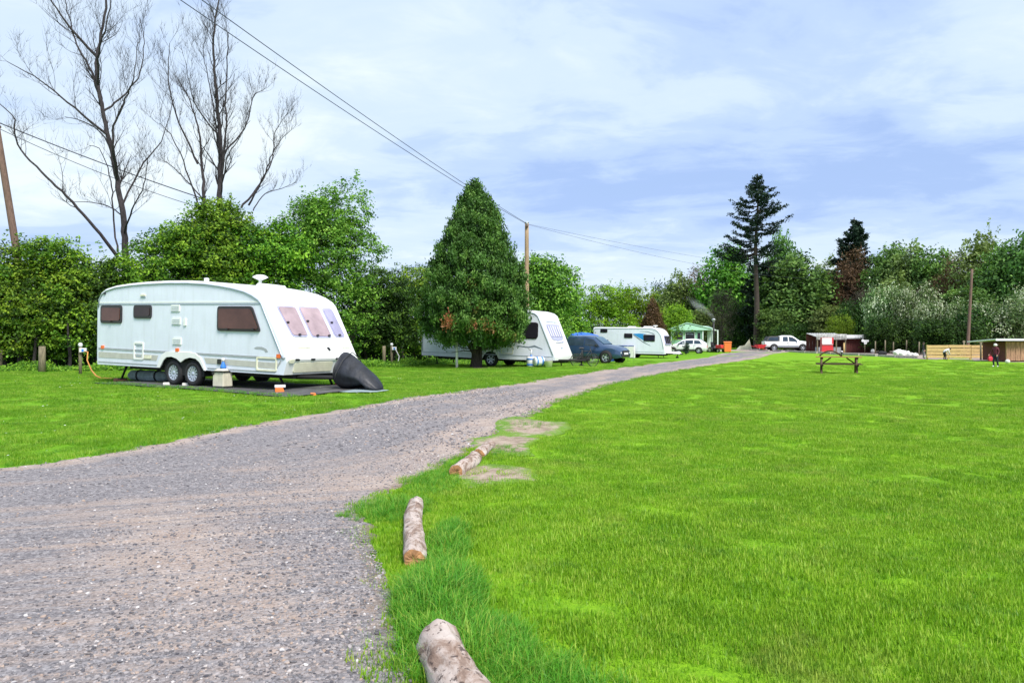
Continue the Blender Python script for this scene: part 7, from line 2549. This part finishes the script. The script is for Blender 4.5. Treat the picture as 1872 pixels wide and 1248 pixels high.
# ------------------------------------------------------------------ people
def person(label, loc, rz, J, Rr, zones, Ht, hatm=None, hairm='hair', held=None):
    """J: joint positions for a 1.0-high figure; one continuous skinned body"""
    e_ = empty('person', loc, rz, label, 'person')
    names = list(J)
    edges = [('pelvis', 'spine'), ('spine', 'chest'), ('chest', 'neck'), ('neck', 'head'), ('head', 'crown'),
             ('chest', 'shL'), ('shL', 'elL'), ('elL', 'wrL'), ('wrL', 'haL'), ('chest', 'shR'), ('shR', 'elR'), ('elR', 'wrR'), ('wrR', 'haR'),
             ('pelvis', 'hiL'), ('hiL', 'knL'), ('knL', 'anL'), ('anL', 'toL'), ('pelvis', 'hiR'), ('hiR', 'knR'), ('knR', 'anR'), ('anR', 'toR')]
    J = {k: Vector(v) for k, v in J.items()}
    Rr = dict(Rr)
    # five fingers on each hand
    for s_, sg in (('L', 1), ('R', -1)):
        d_ = (J['ha' + s_] - J['wr' + s_]).normalized()
        f_ = Vector((0, -1, 0)) - d_ * Vector((0, -1, 0)).dot(d_)
        f_ = f_.normalized() if f_.length > .1 else Vector((1, 0, 0))
        for q_, (o1, ln) in enumerate(((.018, .030), (.006, .036), (-.006, .034), (-.018, .026))):
            a_ = 'f%s%d' % (s_, q_)
            J[a_] = J['ha' + s_] + f_ * o1 + d_ * ln * .55
            J[a_ + 't'] = J[a_] + d_ * ln * .5 + Vector((-sg * .006, 0, 0))
            Rr[a_] = .006
            Rr[a_ + 't'] = .0045
            edges += [('ha' + s_, a_), (a_, a_ + 't')]
        a_ = 'f%s9' % s_
        J[a_] = J['wr' + s_].lerp(J['ha' + s_], .6) + f_ * .026
        J[a_ + 't'] = J[a_] + (d_ + f_ * .4).normalized() * .018
        Rr[a_] = .007
        Rr[a_ + 't'] = .005
        edges += [('wr' + s_, a_), (a_, a_ + 't')]
    names = list(J)
    me_ = bpy.data.meshes.new('body')
    me_.from_pydata([J[n_] * Ht for n_ in names], [(names.index(a), names.index(b_)) for a, b_ in edges], [])
    o_ = bpy.data.objects.new('tmp_body', me_)
    COL.objects.link(o_)
    sk_ = o_.modifiers.new('skin', 'SKIN')
    for i, n_ in enumerate(names):
        r0 = Rr.get(n_, .03) * Ht
        if isinstance(r0, tuple):
            pass
        me_.skin_vertices[0].data[i].radius = (r0, r0)
        me_.skin_vertices[0].data[i].use_root = (n_ == 'pelvis')
    su = o_.modifiers.new('sub', 'SUBSURF')
    su.levels = su.render_levels = 1
    dg = bpy.context.evaluated_depsgraph_get()
    me2 = bpy.data.meshes.new_from_object(o_.evaluated_get(dg))
    bpy.data.objects.remove(o_)
    body_ = bpy.data.objects.new('body', me2)
    COL.objects.link(body_)
    body_.parent = e_
    me2.materials.clear()
    mats_ = [M['skin'], zones['top'], zones['legs'], zones['shoe']]
    for m_ in mats_:
        me2.materials.append(m_)
    segs = [(J[a] * Ht, J[b_] * Ht, a, b_) for a, b_ in edges]
    for p2 in me2.polygons:
        c_ = p2.center
        best, bn = 1e9, None
        for A_, B_, a, b_ in segs:
            ab = B_ - A_
            t_ = max(0, min(1, (c_ - A_).dot(ab) / max(ab.length_squared, 1e-9)))
            d_ = (c_ - (A_ + ab * t_)).length - (Rr.get(a, .03) + Rr.get(b_, .03)) * .5 * Ht
            if d_ < best:
                best, bn = d_, (a, b_)
        a, b_ = bn
        if a == 'head' or b_ == 'head' or a[:2] in ('wr', 'ha') or a[0] == 'f':
            p2.material_index = 0
        elif b_[:2] == 'to':
            p2.material_index = 3
        elif a[:2] in ('hi', 'kn') or b_[:2] == 'hi':
            p2.material_index = 2
        else:
            p2.material_index = 1
        p2.use_smooth = True
    hd = (J['head'].lerp(J['crown'], .35)) * Ht
    hr = Rr['head'] * Ht
    up_ = (J['crown'] - J['head']).normalized()
    Mh = Matrix.Translation(hd) @ up_.to_track_quat('Z', 'Y').to_matrix().to_4x4()
    # hair or cap over the back and top of the head
    m2 = MB()
    vs, fs = [], []
    for i in range(7):
        ph = PI * .5 * i / 6 * 1.15
        for k in range(14):
            a = 2 * PI * k / 14
            rr_ = hr * 1.13
            vs.append((rr_ * math.sin(ph) * math.cos(a), rr_ * math.sin(ph) * math.sin(a), rr_ * math.cos(ph) * 1.05))
    for i in range(6):
        for k in range(14):
            fs.append((i * 14 + k, i * 14 + (k + 1) % 14, (i + 1) * 14 + (k + 1) % 14, (i + 1) * 14 + k))
    m2.add(vs, fs, 0, True, Mh)
    m2.build('cap' if hatm else 'hair', hatm or M[hairm], e_)
    # face: eyes, nose, mouth, ears (front is local -y)
    fc = MB()
    for sx in (-1, 1):
        fc.lathe([(.0001, .010 * Ht), (.008 * Ht, .006 * Ht), (.0001, 0)], 8, Mh @ Matrix.Translation((sx * hr * .36, -hr * .93, -hr * .05)) @ Matrix.Rotation(PI / 2, 4, 'X'))
    fc.build('eye', M['black'], e_)
    MB().box((0, 0, 0), (.010 * Ht, .016 * Ht, .018 * Ht), taper=.6).build('nose', M['skin'], e_).matrix_basis = Mh @ Matrix.Translation((0, -hr * 1.02, -hr * .28))
    MB().box((0, 0, 0), (.022 * Ht, .004 * Ht, .005 * Ht)).build('mouth', M['redcloth'], e_).matrix_basis = Mh @ Matrix.Translation((0, -hr * .94, -hr * .58))
    for sx in (-1, 1):
        MB().box((0, 0, 0), (.008 * Ht, .014 * Ht, .022 * Ht), taper=.8).build('ear', M['skin'], e_).matrix_basis = Mh @ Matrix.Translation((sx * hr * 1.0, 0, -hr * .15))
    if hatm:
        MB().box((0, 0, 0), (hr * 1.3, hr * 1.1, hr * .10)).build('cap_peak', hatm, e_).matrix_basis = Mh @ Matrix.Translation((0, -hr * 1.35, hr * .25)) @ Matrix.Rotation(R(12), 4, 'X')
    return e_


STAND = {'pelvis': (0, 0, .50), 'spine': (0, .005, .60), 'chest': (0, 0, .72), 'neck': (0, 0, .82), 'head': (0, -.01, .875), 'crown': (0, -.01, .945),
         'shL': (.105, 0, .775), 'elL': (.135, .02, .62), 'wrL': (.13, -.06, .50), 'haL': (.125, -.08, .465), 'shR': (-.105, 0, .775), 'elR': (-.14, .02, .62), 'wrR': (-.15, -.03, .48), 'haR': (-.15, -.04, .44),
         'hiL': (.052, 0, .47), 'knL': (.06, -.02, .27), 'anL': (.06, .02, .05), 'toL': (.065, -.08, .022), 'hiR': (-.052, 0, .47), 'knR': (-.055, -.04, .27), 'anR': (-.06, -.02, .05), 'toR': (-.065, -.12, .022)}
RAD = {'pelvis': .085, 'spine': .078, 'chest': .088, 'neck': .034, 'head': .062, 'crown': .048, 'shL': .042, 'elL': .030, 'wrL': .021, 'haL': .020, 'shR': .042, 'elR': .030, 'wrR': .021, 'haR': .020,
       'hiL': .065, 'knL': .042, 'anL': .028, 'toL': .022, 'hiR': .065, 'knR': .042, 'anR': .028, 'toR': .022}
pk_ = dict(STAND)
pk_.update({'knR': (-.05, -.07, .28), 'anR': (-.055, -.02, .06), 'toR': (-.055, -.11, .03), 'knL': (.05, .02, .27), 'anL': (.05, .09, .06), 'toL': (.055, .01, .025), 'elR': (-.16, -.02, .63), 'wrR': (-.19, -.10, .52), 'haR': (-.20, -.12, .49)})
pc = at(1820, 39.8)
person('child in grey cap, burgundy jacket and navy trousers walking on the field edge', pc, R(-70), pk_, RAD, {'top': M['burg'], 'legs': M['navycloth'], 'shoe': M['fabricw']}, 1.27, hatm=M['sack'])
e = empty('red_bag', pc + Vector((-.34, -.10, .33)), R(10), 'red bag held low beside the child in the grey cap', 'bag')
MB().add([(-.15, -.07, 0), (.15, -.07, 0), (.15, .07, 0), (-.15, .07, 0), (-.19, -.09, .18), (.19, -.09, .18), (.19, .09, .18), (-.19, .09, .18), (-.13, -.04, .34), (.13, -.04, .34), (.13, .04, .34), (-.13, .04, .34)],
         [(3, 2, 1, 0), (0, 1, 5, 4), (1, 2, 6, 5), (2, 3, 7, 6), (3, 0, 4, 7), (4, 5, 9, 8), (5, 6, 10, 9), (6, 7, 11, 10), (7, 4, 8, 11), (8, 9, 10, 11)]).build('bag_body', M['redcloth'], e, bevel=.015)
e.scale = (.62, .62, .7)
MB().tube([(-.08, 0, .33), (-.06, 0, .42), (.06, 0, .42), (.08, 0, .33)], .012, 6).build('handle', M['redcloth'], e)
person('child in black top and grey trousers standing at the left end of the timber fence', at(1688, 55.5), R(60), STAND, RAD, {'top': M['blackcloth'], 'legs': M['greycloth'], 'shoe': M['blackcloth']}, 1.22)
bend = dict(STAND)
bend.update({'pelvis': (0, .06, .47), 'spine': (0, -.02, .55), 'chest': (0, -.14, .61), 'neck': (0, -.23, .64), 'head': (0, -.28, .65), 'crown': (0, -.34, .68),
             'shL': (.10, -.17, .61), 'elL': (.12, -.20, .46), 'wrL': (.09, -.26, .34), 'haL': (.08, -.28, .31), 'shR': (-.10, -.17, .61), 'elR': (-.12, -.20, .46), 'wrR': (-.09, -.26, .34), 'haR': (-.08, -.28, .31),
             'hiL': (.052, .05, .44), 'hiR': (-.052, .05, .44)})
person('child in pale grey top and black trousers bending forward in front of the timber fence', at(1727, 52.3), R(90), bend, RAD, {'top': M['fabricw'], 'legs': M['blackcloth'], 'shoe': M['blackcloth']}, 1.15)
